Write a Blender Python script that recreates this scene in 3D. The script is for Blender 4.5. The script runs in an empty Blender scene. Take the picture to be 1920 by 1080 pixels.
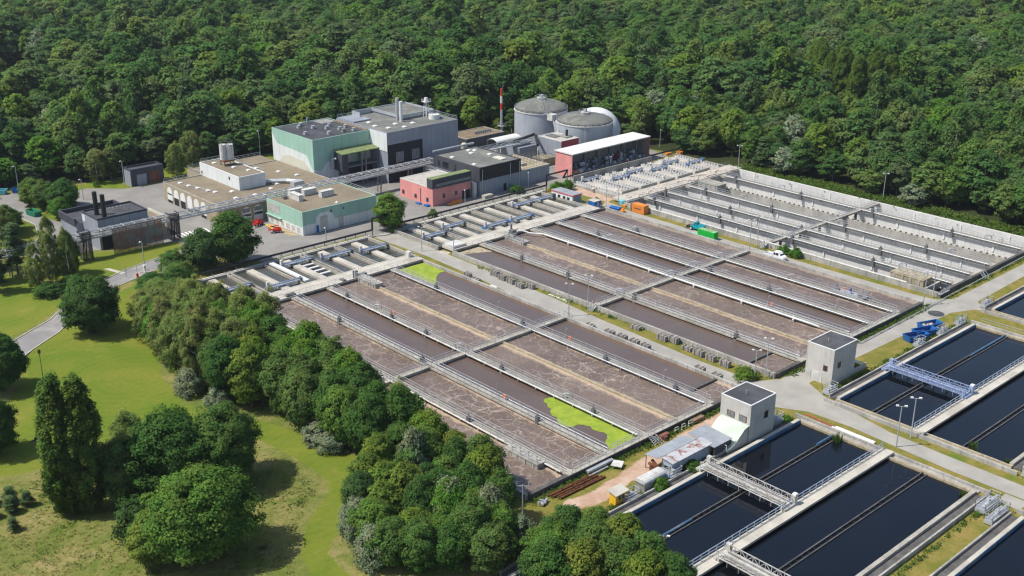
import bpy, math, random
import numpy as np
from mathutils import Matrix, Vector
random.seed(7)
R = math.radians
scene = bpy.context.scene
col = scene.collection

# ------------------------------------------------------------------ camera
PITCH, YAW, ROLL = R(21.0331), R(42.638), R(0.18)
cp, sp, cy, sy = math.cos(PITCH), math.sin(PITCH), math.cos(YAW), math.sin(YAW)
fw = Vector((cp * sy, cp * cy, -sp)); rt = Vector((cy, -sy, 0)); up = rt.cross(fw)
rt, up = math.cos(ROLL) * rt + math.sin(ROLL) * up, -math.sin(ROLL) * rt + math.cos(ROLL) * up
cam = bpy.data.cameras.new('Camera'); cam.sensor_width = 36; cam.lens = 40.02
cam.clip_start = 1; cam.clip_end = 6000
camo = bpy.data.objects.new('Camera', cam); col.objects.link(camo)
camo.matrix_world = Matrix(((rt.x, up.x, -fw.x, 0), (rt.y, up.y, -fw.y, 0), (rt.z, up.z, -fw.z, 101.2), (0, 0, 0, 1)))
scene.camera = camo

# ------------------------------------------------------------------ sky and sun
SUN_AZ, SUN_EL = 148.0, 56.0          # where the sun stands: degrees from +X, elevation
world = bpy.data.worlds.new('World'); scene.world = world; world.use_nodes = True
wn = world.node_tree.nodes; wl = world.node_tree.links
sky = wn.new('ShaderNodeTexSky'); sky.sky_type = 'NISHITA'; sky.sun_disc = False
sky.sun_elevation = R(SUN_EL); sky.sun_rotation = R(90 - SUN_AZ); sky.altitude = 200
sky.air_density = 1.0; sky.dust_density = 1.2; sky.ozone_density = 1.0
bg = wn['Background']; bg.inputs['Strength'].default_value = 0.12
wl.new(sky.outputs[0], bg.inputs[0])
sl = bpy.data.lights.new('sun', 'SUN'); sl.energy = 4.3; sl.angle = R(0.55); sl.color = (1.0, 0.95, 0.86)
so = bpy.data.objects.new('sun', sl); col.objects.link(so)
so.location = (60, 250, 250)
dv = Vector((-math.cos(R(SUN_AZ)) * math.cos(R(SUN_EL)), -math.sin(R(SUN_AZ)) * math.cos(R(SUN_EL)), -math.sin(R(SUN_EL))))
so.rotation_euler = dv.to_track_quat('-Z', 'Y').to_euler()
vs = scene.view_settings
vs.view_transform = 'Standard'; vs.look = 'None'; vs.exposure = 0.32; vs.gamma = 1.0; vs.use_curve_mapping = False
scene.cycles.use_denoising = True; scene.cycles.filter_width = 1.3
scene.cycles.max_bounces = 5; scene.cycles.transparent_max_bounces = 4
scene.cycles.diffuse_bounces = 3; scene.cycles.glossy_bounces = 2; scene.cycles.transmission_bounces = 2

# ------------------------------------------------------------------ materials
def nt_new(name):
    m = bpy.data.materials.new(name); m.use_nodes = True
    nt = m.node_tree; b = nt.nodes['Principled BSDF']
    return m, nt, b
def N(nt, t, **kw):
    n = nt.nodes.new(t)
    for k, v in kw.items(): setattr(n, k, v)
    return n
def noise(nt, vec, scale, detail=4, rough=.55, dist=0):
    n = N(nt, 'ShaderNodeTexNoise'); n.inputs['Scale'].default_value = scale; n.inputs['Detail'].default_value = detail
    n.inputs['Roughness'].default_value = rough; n.inputs['Distortion'].default_value = dist
    nt.links.new(vec, n.inputs['Vector']); return n.outputs[0]
def ramp(nt, fac, a, b, lo=0., hi=1.):
    n = N(nt, 'ShaderNodeMapRange'); n.interpolation_type = 'SMOOTHSTEP'
    n.inputs[1].default_value = a; n.inputs[2].default_value = b; n.inputs[3].default_value = lo; n.inputs[4].default_value = hi
    nt.links.new(fac, n.inputs[0]); return n.outputs[0]
def mix(nt, fac, a, b, mode='MIX'):
    n = N(nt, 'ShaderNodeMix', data_type='RGBA', blend_type=mode)
    for s, v in ((0, fac), (6, a), (7, b)):
        if hasattr(v, 'links') or isinstance(v, bpy.types.NodeSocket): nt.links.new(v, n.inputs[s])
        elif s == 0: n.inputs[0].default_value = v
        else: n.inputs[s].default_value = (*v[:3], 1)
    return n.outputs[2]
def math_(nt, op, a, b=0.):
    n = N(nt, 'ShaderNodeMath', operation=op)
    for i, v in ((0, a), (1, b)):
        if isinstance(v, bpy.types.NodeSocket): nt.links.new(v, n.inputs[i])
        else: n.inputs[i].default_value = v
    return n.outputs[0]
def posn(nt, sx=1, sy=1, sz=1):
    g = N(nt, 'ShaderNodeNewGeometry'); mp = N(nt, 'ShaderNodeMapping'); mp.inputs['Scale'].default_value = (sx, sy, sz)
    nt.links.new(g.outputs['Position'], mp.inputs[0]); return mp.outputs[0]
def sc(c, k): return tuple(min(1, x * k) for x in c)
MATS = {}
def mat(name, c, rough=.8, var=.18, scale=.35, streak=0., metal=0., spec=.3, stain=None, stain_amt=.5, stain_scale=.25, fine=0, ribs=0):
    if name in MATS: return MATS[name]
    m, nt, b = nt_new(name); p = posn(nt)
    n1 = noise(nt, p, scale, 6, .6)
    cc = mix(nt, ramp(nt, n1, .3, .7), sc(c, 1 - var), sc(c, 1 + var))
    if fine:
        n2 = noise(nt, p, 6, 3, .6); cc = mix(nt, ramp(nt, n2, .3, .7, 1 - fine, 1), (0, 0, 0), cc)
    if streak:
        s = noise(nt, posn(nt, 1.7, 1.7, .12), 1.0, 4, .65)
        cc = mix(nt, ramp(nt, s, .48, .72, 0, streak), cc, sc(c, .35))
    if stain:
        s = noise(nt, p, stain_scale, 7, .65, .6)
        cc = mix(nt, ramp(nt, s, .5, .62, 0, stain_amt), cc, stain)
    if ribs:
        s = N(nt, 'ShaderNodeSeparateXYZ'); nt.links.new(p, s.inputs[0])
        w = math_(nt, 'FRACT', math_(nt, 'MULTIPLY', math_(nt, 'ADD', s.outputs[0], s.outputs[1]), 1.0 / ribs))
        cc = mix(nt, ramp(nt, w, .0, .12, .22, 0), cc, (0, 0, 0))
    nt.links.new(cc, b.inputs['Base Color'])
    b.inputs['Roughness'].default_value = rough; b.inputs['Metallic'].default_value = metal
    b.inputs['Specular IOR Level'].default_value = spec
    MATS[name] = m; return m
def M(n): return MATS[n]
mat('concrete', (0.396, 0.370, 0.318), .9, .2, .3, streak=.45, fine=.2)
mat('concrete_pale', (0.496, 0.464, 0.400), .9, .13, .25, stain=(.33, .30, .25), stain_amt=.55, stain_scale=.12, fine=.18)
mat('concrete_white', (0.608, 0.600, 0.578), .9, .08, .3, streak=.22, fine=.1)
mat('concrete_wall', (0.378, 0.361, 0.328), .92, .25, .25, streak=.65, fine=.2)
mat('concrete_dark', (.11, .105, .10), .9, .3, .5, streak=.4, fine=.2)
mat('concrete_tan', (0.357, 0.306, 0.212), .9, .22, .5, stain=(.20, .15, .09), stain_amt=.6, stain_scale=.5)
mat('concrete_mud', (.155, .14, .12), .85, .3, .15, stain=(.28, .26, .23), stain_amt=.5, stain_scale=.08)
mat('slab_grey', (0.297, 0.288, 0.270), .9, .22, 1.2, streak=.3, fine=.25)
mat('galv', (0.442, 0.459, 0.476), .5, .12, .8, metal=.35, spec=.5)
mat('galv_dark', (.16, .165, .17), .6, .2, .8, metal=.3)
mat('white_paint', (0.679, 0.679, 0.670), .55, .07, .5, streak=.12)
mat('white_dirty', (0.539, 0.531, 0.505), .75, .15, .6, streak=.5)
mat('black_pipe', (.022, .022, .025), .5, .2, 1)
mat('rust', (.16, .06, .028), .9, .45, 1.5, fine=.3)
mat('blue_paint', (0.013, 0.117, 0.378), .5, .15, 1.0, stain=(.05, .07, .12), stain_amt=.5, stain_scale=1.5)
mat('blue_steel', (.25, .31, .46), .5, .2, 1, spec=.5)
mat('blue_motor', (.02, .16, .48), .4, .1, 1)
mat('blue_trim', (.05, .13, .24), .6, .25, .4, stain=(.25, .25, .24), stain_amt=.5, stain_scale=.3)
mat('steel_blue', (.34, .40, .49), .5, .15, .8, metal=.2)
mat('asphalt', (0.252, 0.239, 0.223), .92, .13, .12, stain=(.20, .185, .17), stain_amt=.5, stain_scale=.07, fine=.15)
mat('road_pale', (0.344, 0.328, 0.295), .92, .12, .2, stain=(.31, .29, .25), stain_amt=.6, stain_scale=.15, fine=.15)
mat('road_grey', (0.249, 0.237, 0.232), .92, .12, .2, stain=(.36, .34, .31), stain_amt=.5, stain_scale=.1, fine=.12)
mat('kerb', (.45, .43, .39), .9, .15, .5)
mat('line_white', (.72, .71, .68), .8, .1, 1); mat('line_yellow', (.70, .47, .06), .8, .15, 1)
mat('grey_clad', (0.255, 0.277, 0.317), .6, .08, .2, ribs=2.4, streak=.12)
mat('dark_clad', (.055, .058, .07), .6, .12, .3, ribs=2.4)
mat('black_clad', (.012, .014, .02), .5, .2, .3)
mat('green_clad', (0.310, 0.490, 0.396), .6, .06, .15, streak=.1, ribs=3)
mat('white_clad', (0.651, 0.669, 0.660), .6, .05, .15, streak=.1, ribs=3)
mat('cream_clad', (0.561, 0.544, 0.451), .65, .07, .2, streak=.15)
mat('pink_wall', (.66, .27, .25), .75, .1, .25, streak=.15)
mat('red_wall', (.42, .075, .085), .7, .1, .3, streak=.1)
mat('beige_wall', (0.340, 0.285, 0.191), .85, .12, .4, streak=.2)
mat('roof_brown', (0.242, 0.200, 0.140), .95, .16, .15, stain=(.19, .155, .11), stain_amt=.6, stain_scale=.15, fine=.25)
mat('roof_grey', (0.159, 0.163, 0.150), .95, .14, .15, stain=(.26, .25, .21), stain_amt=.5, stain_scale=.12, fine=.2)
mat('roof_dark', (.06, .062, .07), .92, .2, .2, stain=(.10, .10, .105), stain_amt=.6, stain_scale=.2)
mat('roof_green', (.20, .25, .11), .95, .25, .8, fine=.3)
mat('roof_gravel', (0.425, 0.399, 0.357), .95, .12, .3, stain=(.30, .28, .25), stain_amt=.6, stain_scale=.3)
mat('roof_white', (0.626, 0.616, 0.589), .75, .06, .2, stain=(.52, .50, .45), stain_amt=.5, stain_scale=.35)
mat('tin_roof', (0.374, 0.399, 0.425), .45, .12, .5, metal=.3, ribs=.9)
mat('tin_rust', (.42, .42, .44), .7, .15, .5, stain=(.22, .075, .03), stain_amt=.95, stain_scale=.7)
mat('tin_wall', (.34, .39, .46), .6, .15, .4, ribs=.5, stain=(.2, .16, .13), stain_amt=.4, stain_scale=.5)
mat('mint', (0.480, 0.576, 0.480), .7, .1, .3, stain=(.40, .45, .33), stain_amt=.6, stain_scale=.5)
mat('pump_wall', (0.458, 0.440, 0.405), .85, .1, .3, streak=.3)
mat('brick_red', (.30, .10, .055), .9, .2, 1)
mat('glass_dark', (.02, .024, .03), .12, .3, .4, spec=.6)
mat('glass_grey', (.18, .19, .20), .3, .3, 1.2, spec=.5)
mat('pane_pale', (.45, .43, .40), .4, .15, 1.0, spec=.4)
mat('timber', (.22, .15, .10), .9, .25, 1.2)
mat('timber_red', (.17, .07, .05), .9, .3, 1.2)
mat('yellow_paint', (.72, .42, .03), .6, .12, .6, streak=.15)
mat('orange_paint', (0.663, 0.230, 0.043), .6, .1, .5, streak=.15)
mat('green_paint', (0.016, 0.400, 0.056), .5, .1, .5)
mat('green_top', (.22, .45, .20), .8, .2, .5, stain=(.22, .12, .05), stain_amt=.7, stain_scale=.6)
mat('green_skip', (.03, .22, .13), .6, .2, .8)
mat('teal_paint', (.0, .28, .34), .4, .12, 1)
mat('red_paint', (.55, .025, .02), .5, .12, 1)
mat('rubber', (.02, .02, .02), .9, .2, 2); mat('rim', (.5, .5, .5), .5, .1, 2)
mat('carwhite', (.80, .80, .79), .25, .03, 1, spec=.6)
mat('skin', (.55, .33, .24), .6, .05, 1); mat('cloth_blue', (.03, .09, .35), .85, .15, 3); mat('cloth_dark', (.03, .035, .06), .85, .15, 3)
mat('hair', (.05, .03, .02), .9, .1, 2); mat('orange_ring', (.85, .22, .07), .6, .05, 1)
mat('bark', (.10, .08, .06), .95, .3, 1.2); mat('bark_pale', (.42, .40, .36), .9, .3, 1.5)
mat('digester', (0.352, 0.378, 0.414), .6, .06, .2, ribs=3, streak=.12)
mat('dome_white', (0.686, 0.695, 0.704), .45, .03, .2)
mat('bag_white', (.58, .60, .63), .8, .15, 1.2); mat('bag_grey', (.26, .29, .33), .85, .25, 1.2); mat('bag_red', (.40, .05, .05), .8, .2, 1.2)
mat('cardboard', (.42, .24, .11), .9, .15, 1); mat('rubble', (.55, .46, .40), .95, .25, 2)
mat('mesh_black', (.012, .012, .014), .7, .2, 1); mat('soil', (.20, .15, .10), .95, .25, .4)
mat('stack_red', (.62, .05, .03), .6, .08, 1); mat('plastic_cyan', (.15, .5, .55), .6, .1, 1)

def mat_mesh(name, c, dens=.55, rusty=False):
    # woven expanded-metal screen: holes through it
    m, nt, b = nt_new(name); p = posn(nt); out = nt.nodes['Material Output']
    n = noise(nt, p, .35, 6, .65); cc = mix(nt, ramp(nt, n, .42, .58), c, (.17, .18, .19)) if rusty else mix(nt, n, sc(c, .7), sc(c, 1.3))
    nt.links.new(cc, b.inputs['Base Color']); b.inputs['Roughness'].default_value = .85
    v = N(nt, 'ShaderNodeTexVoronoi', feature='DISTANCE_TO_EDGE'); v.inputs['Scale'].default_value = 4; nt.links.new(p, v.inputs[0])
    hole = ramp(nt, v.outputs[0], .1, .14, 0, 1 - dens + .35)
    tr = N(nt, 'ShaderNodeBsdfTransparent'); ms = N(nt, 'ShaderNodeMixShader')
    nt.links.new(hole, ms.inputs[0]); nt.links.new(b.outputs[0], ms.inputs[1]); nt.links.new(tr.outputs[0], ms.inputs[2])
    nt.links.new(ms.outputs[0], out.inputs[0]); MATS[name] = m
mat_mesh('screen_rust', (.20, .075, .035), .75, True); mat_mesh('screen_black', (.014, .014, .016), .8)

def mat_water(name, c, c2, rough=.08, foam=0., spec=.5, bump=.03, bscale=1.2, edge=None):
    # UV: u = metres from the lane's left wall, v = metres along it
    m, nt, b = nt_new(name); p = posn(nt)
    n1 = noise(nt, p, .08, 5, .6, .5)
    cc = mix(nt, ramp(nt, n1, .35, .65), c, c2)
    rf = None
    if foam:
        wv = N(nt, 'ShaderNodeTexNoise'); wv.inputs['Scale'].default_value = .55; wv.inputs['Detail'].default_value = 4; nt.links.new(p, wv.inputs[0])
        ad = N(nt, 'ShaderNodeVectorMath', operation='MULTIPLY_ADD'); ad.inputs[1].default_value = (2.6, 2.6, 0)
        nt.links.new(wv.outputs['Color'], ad.inputs[0]); nt.links.new(p, ad.inputs[2])
        def veins(scale, w):
            v = N(nt, 'ShaderNodeTexVoronoi', feature='DISTANCE_TO_EDGE'); v.inputs['Scale'].default_value = scale
            nt.links.new(ad.outputs[0], v.inputs[0]); return ramp(nt, v.outputs[0], 0, w, 1, 0)
        a = veins(.33, .045); a2 = veins(.75, .04)
        rg = lambda sc_, w, d_: ramp(nt, math_(nt, 'ABSOLUTE', math_(nt, 'SUBTRACT', noise(nt, ad.outputs[0], sc_, 3, .55, d_), .5)), 0, w, 1, 0)
        r1, r2 = rg(.26, .018, 1.2), rg(.6, .02, .8)
        msk = ramp(nt, noise(nt, p, .11, 4, .6), .30, .62, .25, 1)
        msk2 = ramp(nt, noise(nt, p, .25, 4, .6), .4, .66)
        f = math_(nt, 'MAXIMUM', math_(nt, 'MULTIPLY', a, msk), math_(nt, 'MULTIPLY', math_(nt, 'MULTIPLY', a2, msk2), .55))
        f = math_(nt, 'MAXIMUM', math_(nt, 'MULTIPLY', f, .95), math_(nt, 'MAXIMUM', math_(nt, 'MULTIPLY', r1, msk2), math_(nt, 'MULTIPLY', math_(nt, 'MULTIPLY', r2, msk), .35)))
        f = math_(nt, 'MULTIPLY', f, foam)
        cc = mix(nt, math_(nt, 'MULTIPLY', math_(nt, 'MULTIPLY', f, ramp(nt, noise(nt, p, .045, 4, .6, .6), .34, .6, .3, 1)), .78), cc, (.47, .395, .335))
        big = ramp(nt, noise(nt, p, .09, 5, .65, 1.6), .60, .72, 0, .5)
        cc = mix(nt, big, cc, (.34, .26, .205))
    if edge:
        uv = N(nt, 'ShaderNodeUVMap'); s = N(nt, 'ShaderNodeSeparateXYZ'); nt.links.new(uv.outputs[0], s.inputs[0])
        wob = math_(nt, 'MULTIPLY', math_(nt, 'SUBTRACT', noise(nt, p, .35, 4, .6), .5), 2.6)
        d = math_(nt, 'MINIMUM', s.outputs[0], math_(nt, 'SUBTRACT', edge[0], s.outputs[0]))
        d = math_(nt, 'ADD', d, wob)
        cc = mix(nt, ramp(nt, d, .2, edge[2], edge[3], 0), cc, edge[1])
    nt.links.new(cc, b.inputs['Base Color']); b.inputs['Roughness'].default_value = rough; b.inputs['Specular IOR Level'].default_value = spec
    bp = N(nt, 'ShaderNodeBump'); bp.inputs['Strength'].default_value = bump; bp.inputs['Distance'].default_value = 1
    nt.links.new(noise(nt, p, bscale, 3, .6), bp.inputs['Height']); nt.links.new(bp.outputs[0], b.inputs['Normal'])
    MATS[name] = m
FOAMC = (.50, .385, .28)
mat_water('water_foam', (.130, .096, .078), (.172, .128, .106), .35, 1.0, .3, .25, 1.5, (9.2, FOAMC, 1.0, .75))
mat_water('water_foam_b', (.140, .102, .082), (.185, .138, .112), .35, .75, .3, .25, 1.5, (9.2, FOAMC, 1.6, .85))
mat_water('water_foam2', (.126, .095, .084), (.156, .117, .104), .35, .7, .3, .25, 1.5, (9.2, FOAMC, .7, .4))
mat_water('water_calm', (.106, .078, .066), (.122, .090, .076), .2, 0, .4, .01, .8, (9.2, (.15, .085, .045), .9, .6))
mat_water('water_dark', (.0022, .0032, .006), (.0034, .0046, .0075), .035, 0, .5, .006, .5)
mat_water('water_primary', (.045, .048, .040), (.085, .085, .070), .12, 0, .5, .05, 2.2)
mat_water('pond_water', (.02, .03, .03), (.03, .04, .04), .05)

def mat_weed():
    m, nt, b = nt_new('duckweed'); p = posn(nt)
    cc = mix(nt, ramp(nt, noise(nt, p, .5, 5, .7), .35, .65), (.185, .265, .018), (.27, .34, .026))
    nt.links.new(cc, b.inputs['Base Color']); b.inputs['Roughness'].default_value = .9; MATS['duckweed'] = m
mat_weed()

def mat_ground():
    m, nt, b = nt_new('ground'); p = posn(nt)
    at = N(nt, 'ShaderNodeAttribute', attribute_name='mask'); s = N(nt, 'ShaderNodeSeparateColor'); nt.links.new(at.outputs[0], s.inputs[0])
    wob = math_(nt, 'MULTIPLY', math_(nt, 'SUBTRACT', noise(nt, p, .35, 5, .65), .5), .7)
    def msk(sock, k=.6): return ramp(nt, math_(nt, 'ADD', sock, math_(nt, 'MULTIPLY', wob, k)), .38, .62)
    # meadow: green to straw patches
    mead = mix(nt, ramp(nt, noise(nt, p, .12, 7, .68, .8), .36, .64), (.110, .150, .024), (.270, .225, .085))
    mead = mix(nt, ramp(nt, noise(nt, p, 1.6, 5, .7), .34, .7, 0, .5), mead, (.075, .105, .020))
    mead = mix(nt, ramp(nt, noise(nt, p, .06, 4, .6), .56, .68, 0, .7), mead, (.32, .25, .12))
    mead = mix(nt, ramp(nt, noise(nt, posn(nt, 1, 1.6, 1), .45, 6, .75, 1.5), .52, .66, 0, .7), mead, (.075, .115, .018))
    mead = mix(nt, ramp(nt, noise(nt, posn(nt, 1, .5, 1), 3.2, 5, .75, .8), .46, .66, 0, .3), mead, (.27, .25, .09))
    mead = mix(nt, ramp(nt, noise(nt, posn(nt, .6, 1, 1), 2.4, 5, .75, .8), .52, .68, 0, .6), mead, (.06, .085, .018))
    # mown lawn
    lawn = mix(nt, ramp(nt, noise(nt, p, .06, 5, .6, .5), .35, .65), (.115, .175, .018), (.190, .205, .030))
    lawn = mix(nt, ramp(nt, noise(nt, p, 1.2, 4, .7), .3, .75, 0, .35), lawn, (.075, .115, .008))
    lawn = mix(nt, ramp(nt, noise(nt, p, .09, 6, .7, 1.0), .56, .7, 0, .55), lawn, (.25, .22, .06))
    lawn = mix(nt, ramp(nt, noise(nt, p, 5, 4, .7), .3, .75, 0, .3), lawn, (.08, .12, .012))
    wv = N(nt, 'ShaderNodeTexWave', wave_type='RINGS', rings_direction='Z'); wv.inputs['Scale'].default_value = .16; wv.inputs['Distortion'].default_value = 6
    wv.inputs['Detail'].default_value = 1; wv.inputs['Detail Scale'].default_value = .12
    mp = N(nt, 'ShaderNodeMapping'); mp.inputs['Location'].default_value = (-86, -208, 0); nt.links.new(p, mp.inputs[0]); nt.links.new(mp.outputs[0], wv.inputs[0])
    lawn = mix(nt, ramp(nt, wv.outputs['Fac'], .25, .75, 0, .13), lawn, (.20, .20, .035))
    # verge of the works: short yellowing grass
    verge = mix(nt, ramp(nt, noise(nt, p, .25, 6, .68, .4), .36, .66), (.145, .150, .026), (.265, .205, .060))
    verge = mix(nt, ramp(nt, noise(nt, p, .13, 4, .6), .55, .68, 0, .8), verge, (.085, .155, .018))
    verge = mix(nt, ramp(nt, noise(nt, p, 2.2, 4, .7), .35, .75, 0, .4), verge, (.10, .10, .03))
    dirt = mix(nt, ramp(nt, noise(nt, p, .3, 6, .65), .35, .65), (.40, .26, .185), (.50, .37, .285))
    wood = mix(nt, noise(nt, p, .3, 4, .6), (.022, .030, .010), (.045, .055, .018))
    cc = mix(nt, msk(s.outputs[0]), mead, lawn)
    cc = mix(nt, msk(s.outputs[1]), cc, verge)
    cc = mix(nt, msk(s.outputs[2], 1.1), cc, dirt)
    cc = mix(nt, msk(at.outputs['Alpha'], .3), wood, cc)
    nt.links.new(cc, b.inputs['Base Color']); b.inputs['Roughness'].default_value = 1; b.inputs['Specular IOR Level'].default_value = .1
    bp = N(nt, 'ShaderNodeBump'); bp.inputs['Strength'].default_value = .35; bp.inputs['Distance'].default_value = .3
    nt.links.new(noise(nt, p, 2.5, 5, .7), bp.inputs['Height']); nt.links.new(bp.outputs[0], b.inputs['Normal'])
    MATS['ground'] = m
mat_ground()

def mat_leaf(name, cols, trans=.42, rough=.7, soft=True):
    m, nt, b = nt_new(name); out = nt.nodes['Material Output']
    oi = N(nt, 'ShaderNodeObjectInfo'); at = N(nt, 'ShaderNodeAttribute', attribute_name='tint')
    r = N(nt, 'ShaderNodeValToRGB'); e = r.color_ramp.elements
    e[0].color = (*cols[0], 1); e[1].color = (*cols[-1], 1)
    for q in range(1, len(cols) - 1): k = e.new(q / (len(cols) - 1)); k.color = (*cols[q], 1)
    nt.links.new(oi.outputs['Random'], r.inputs[0])
    cc = mix(nt, 1.0, r.outputs[0], at.outputs[0], 'MULTIPLY')
    nt.links.new(cc, b.inputs['Base Color']); b.inputs['Roughness'].default_value = rough; b.inputs['Specular IOR Level'].default_value = .12
    na = N(nt, 'ShaderNodeAttribute', attribute_name='nrm'); vt = N(nt, 'ShaderNodeVectorTransform', vector_type='NORMAL', convert_from='OBJECT', convert_to='WORLD')
    nt.links.new(na.outputs['Vector'], vt.inputs[0])
    if soft: nt.links.new(vt.outputs[0], b.inputs['Normal'])
    t = N(nt, 'ShaderNodeBsdfTranslucent'); nt.links.new(mix(nt, 1.0, cc, (1.0, 1.1, .35), 'MULTIPLY'), t.inputs[0])
    ms = N(nt, 'ShaderNodeMixShader'); ms.inputs[0].default_value = trans
    nt.links.new(b.outputs[0], ms.inputs[1]); nt.links.new(t.outputs[0], ms.inputs[2]); nt.links.new(ms.outputs[0], out.inputs[0])
    MATS[name] = m
mat_leaf('leaf_green', [(0.103, 0.205, 0.034), (0.125, 0.228, 0.039), (0.112, 0.188, 0.048), (0.093, 0.185, 0.039)])
mat_leaf('leaf_dark', [(0.058, 0.139, 0.029), (0.072, 0.157, 0.029), (0.065, 0.132, 0.038)])
mat_leaf('leaf_bright', [(.085, .215, .026), (.105, .235, .028), (.140, .230, .030)])
mat_leaf('leaf_yellow', [(0.151, 0.232, 0.032), (0.130, 0.214, 0.035), (0.167, 0.221, 0.037)])
mat_leaf('leaf_birch', [(0.140, 0.216, 0.058), (0.167, 0.238, 0.065), (0.181, 0.221, 0.076), (0.149, 0.225, 0.060)])
mat_leaf('leaf_silver', [(0.173, 0.226, 0.131), (0.200, 0.247, 0.152), (0.158, 0.205, 0.110)], .2)
mat_leaf('leaf_poplar', [(0.101, 0.179, 0.031), (0.118, 0.193, 0.034)])
mat_leaf('leaf_pine', [(0.061, 0.116, 0.040), (0.075, 0.132, 0.046), (0.084, 0.132, 0.044)], .15)
mat_leaf('leaf_forest', [(0.055, 0.130, 0.034), (0.094, 0.192, 0.038), (0.072, 0.154, 0.048), (0.125, 0.223, 0.041), (0.096, 0.174, 0.060), (0.158, 0.230, 0.053), (0.113, 0.170, 0.074), (0.079, 0.178, 0.036)])
mat_leaf('leaf_brown', [(.18, .13, .06), (.19, .14, .06)])
mat_leaf('leaf_weed', [(.09, .17, .03), (.12, .19, .032)])
mat_leaf('leaf_grass', [(.19, .22, .05), (.27, .24, .085), (.34, .28, .13)], .45)

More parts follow.
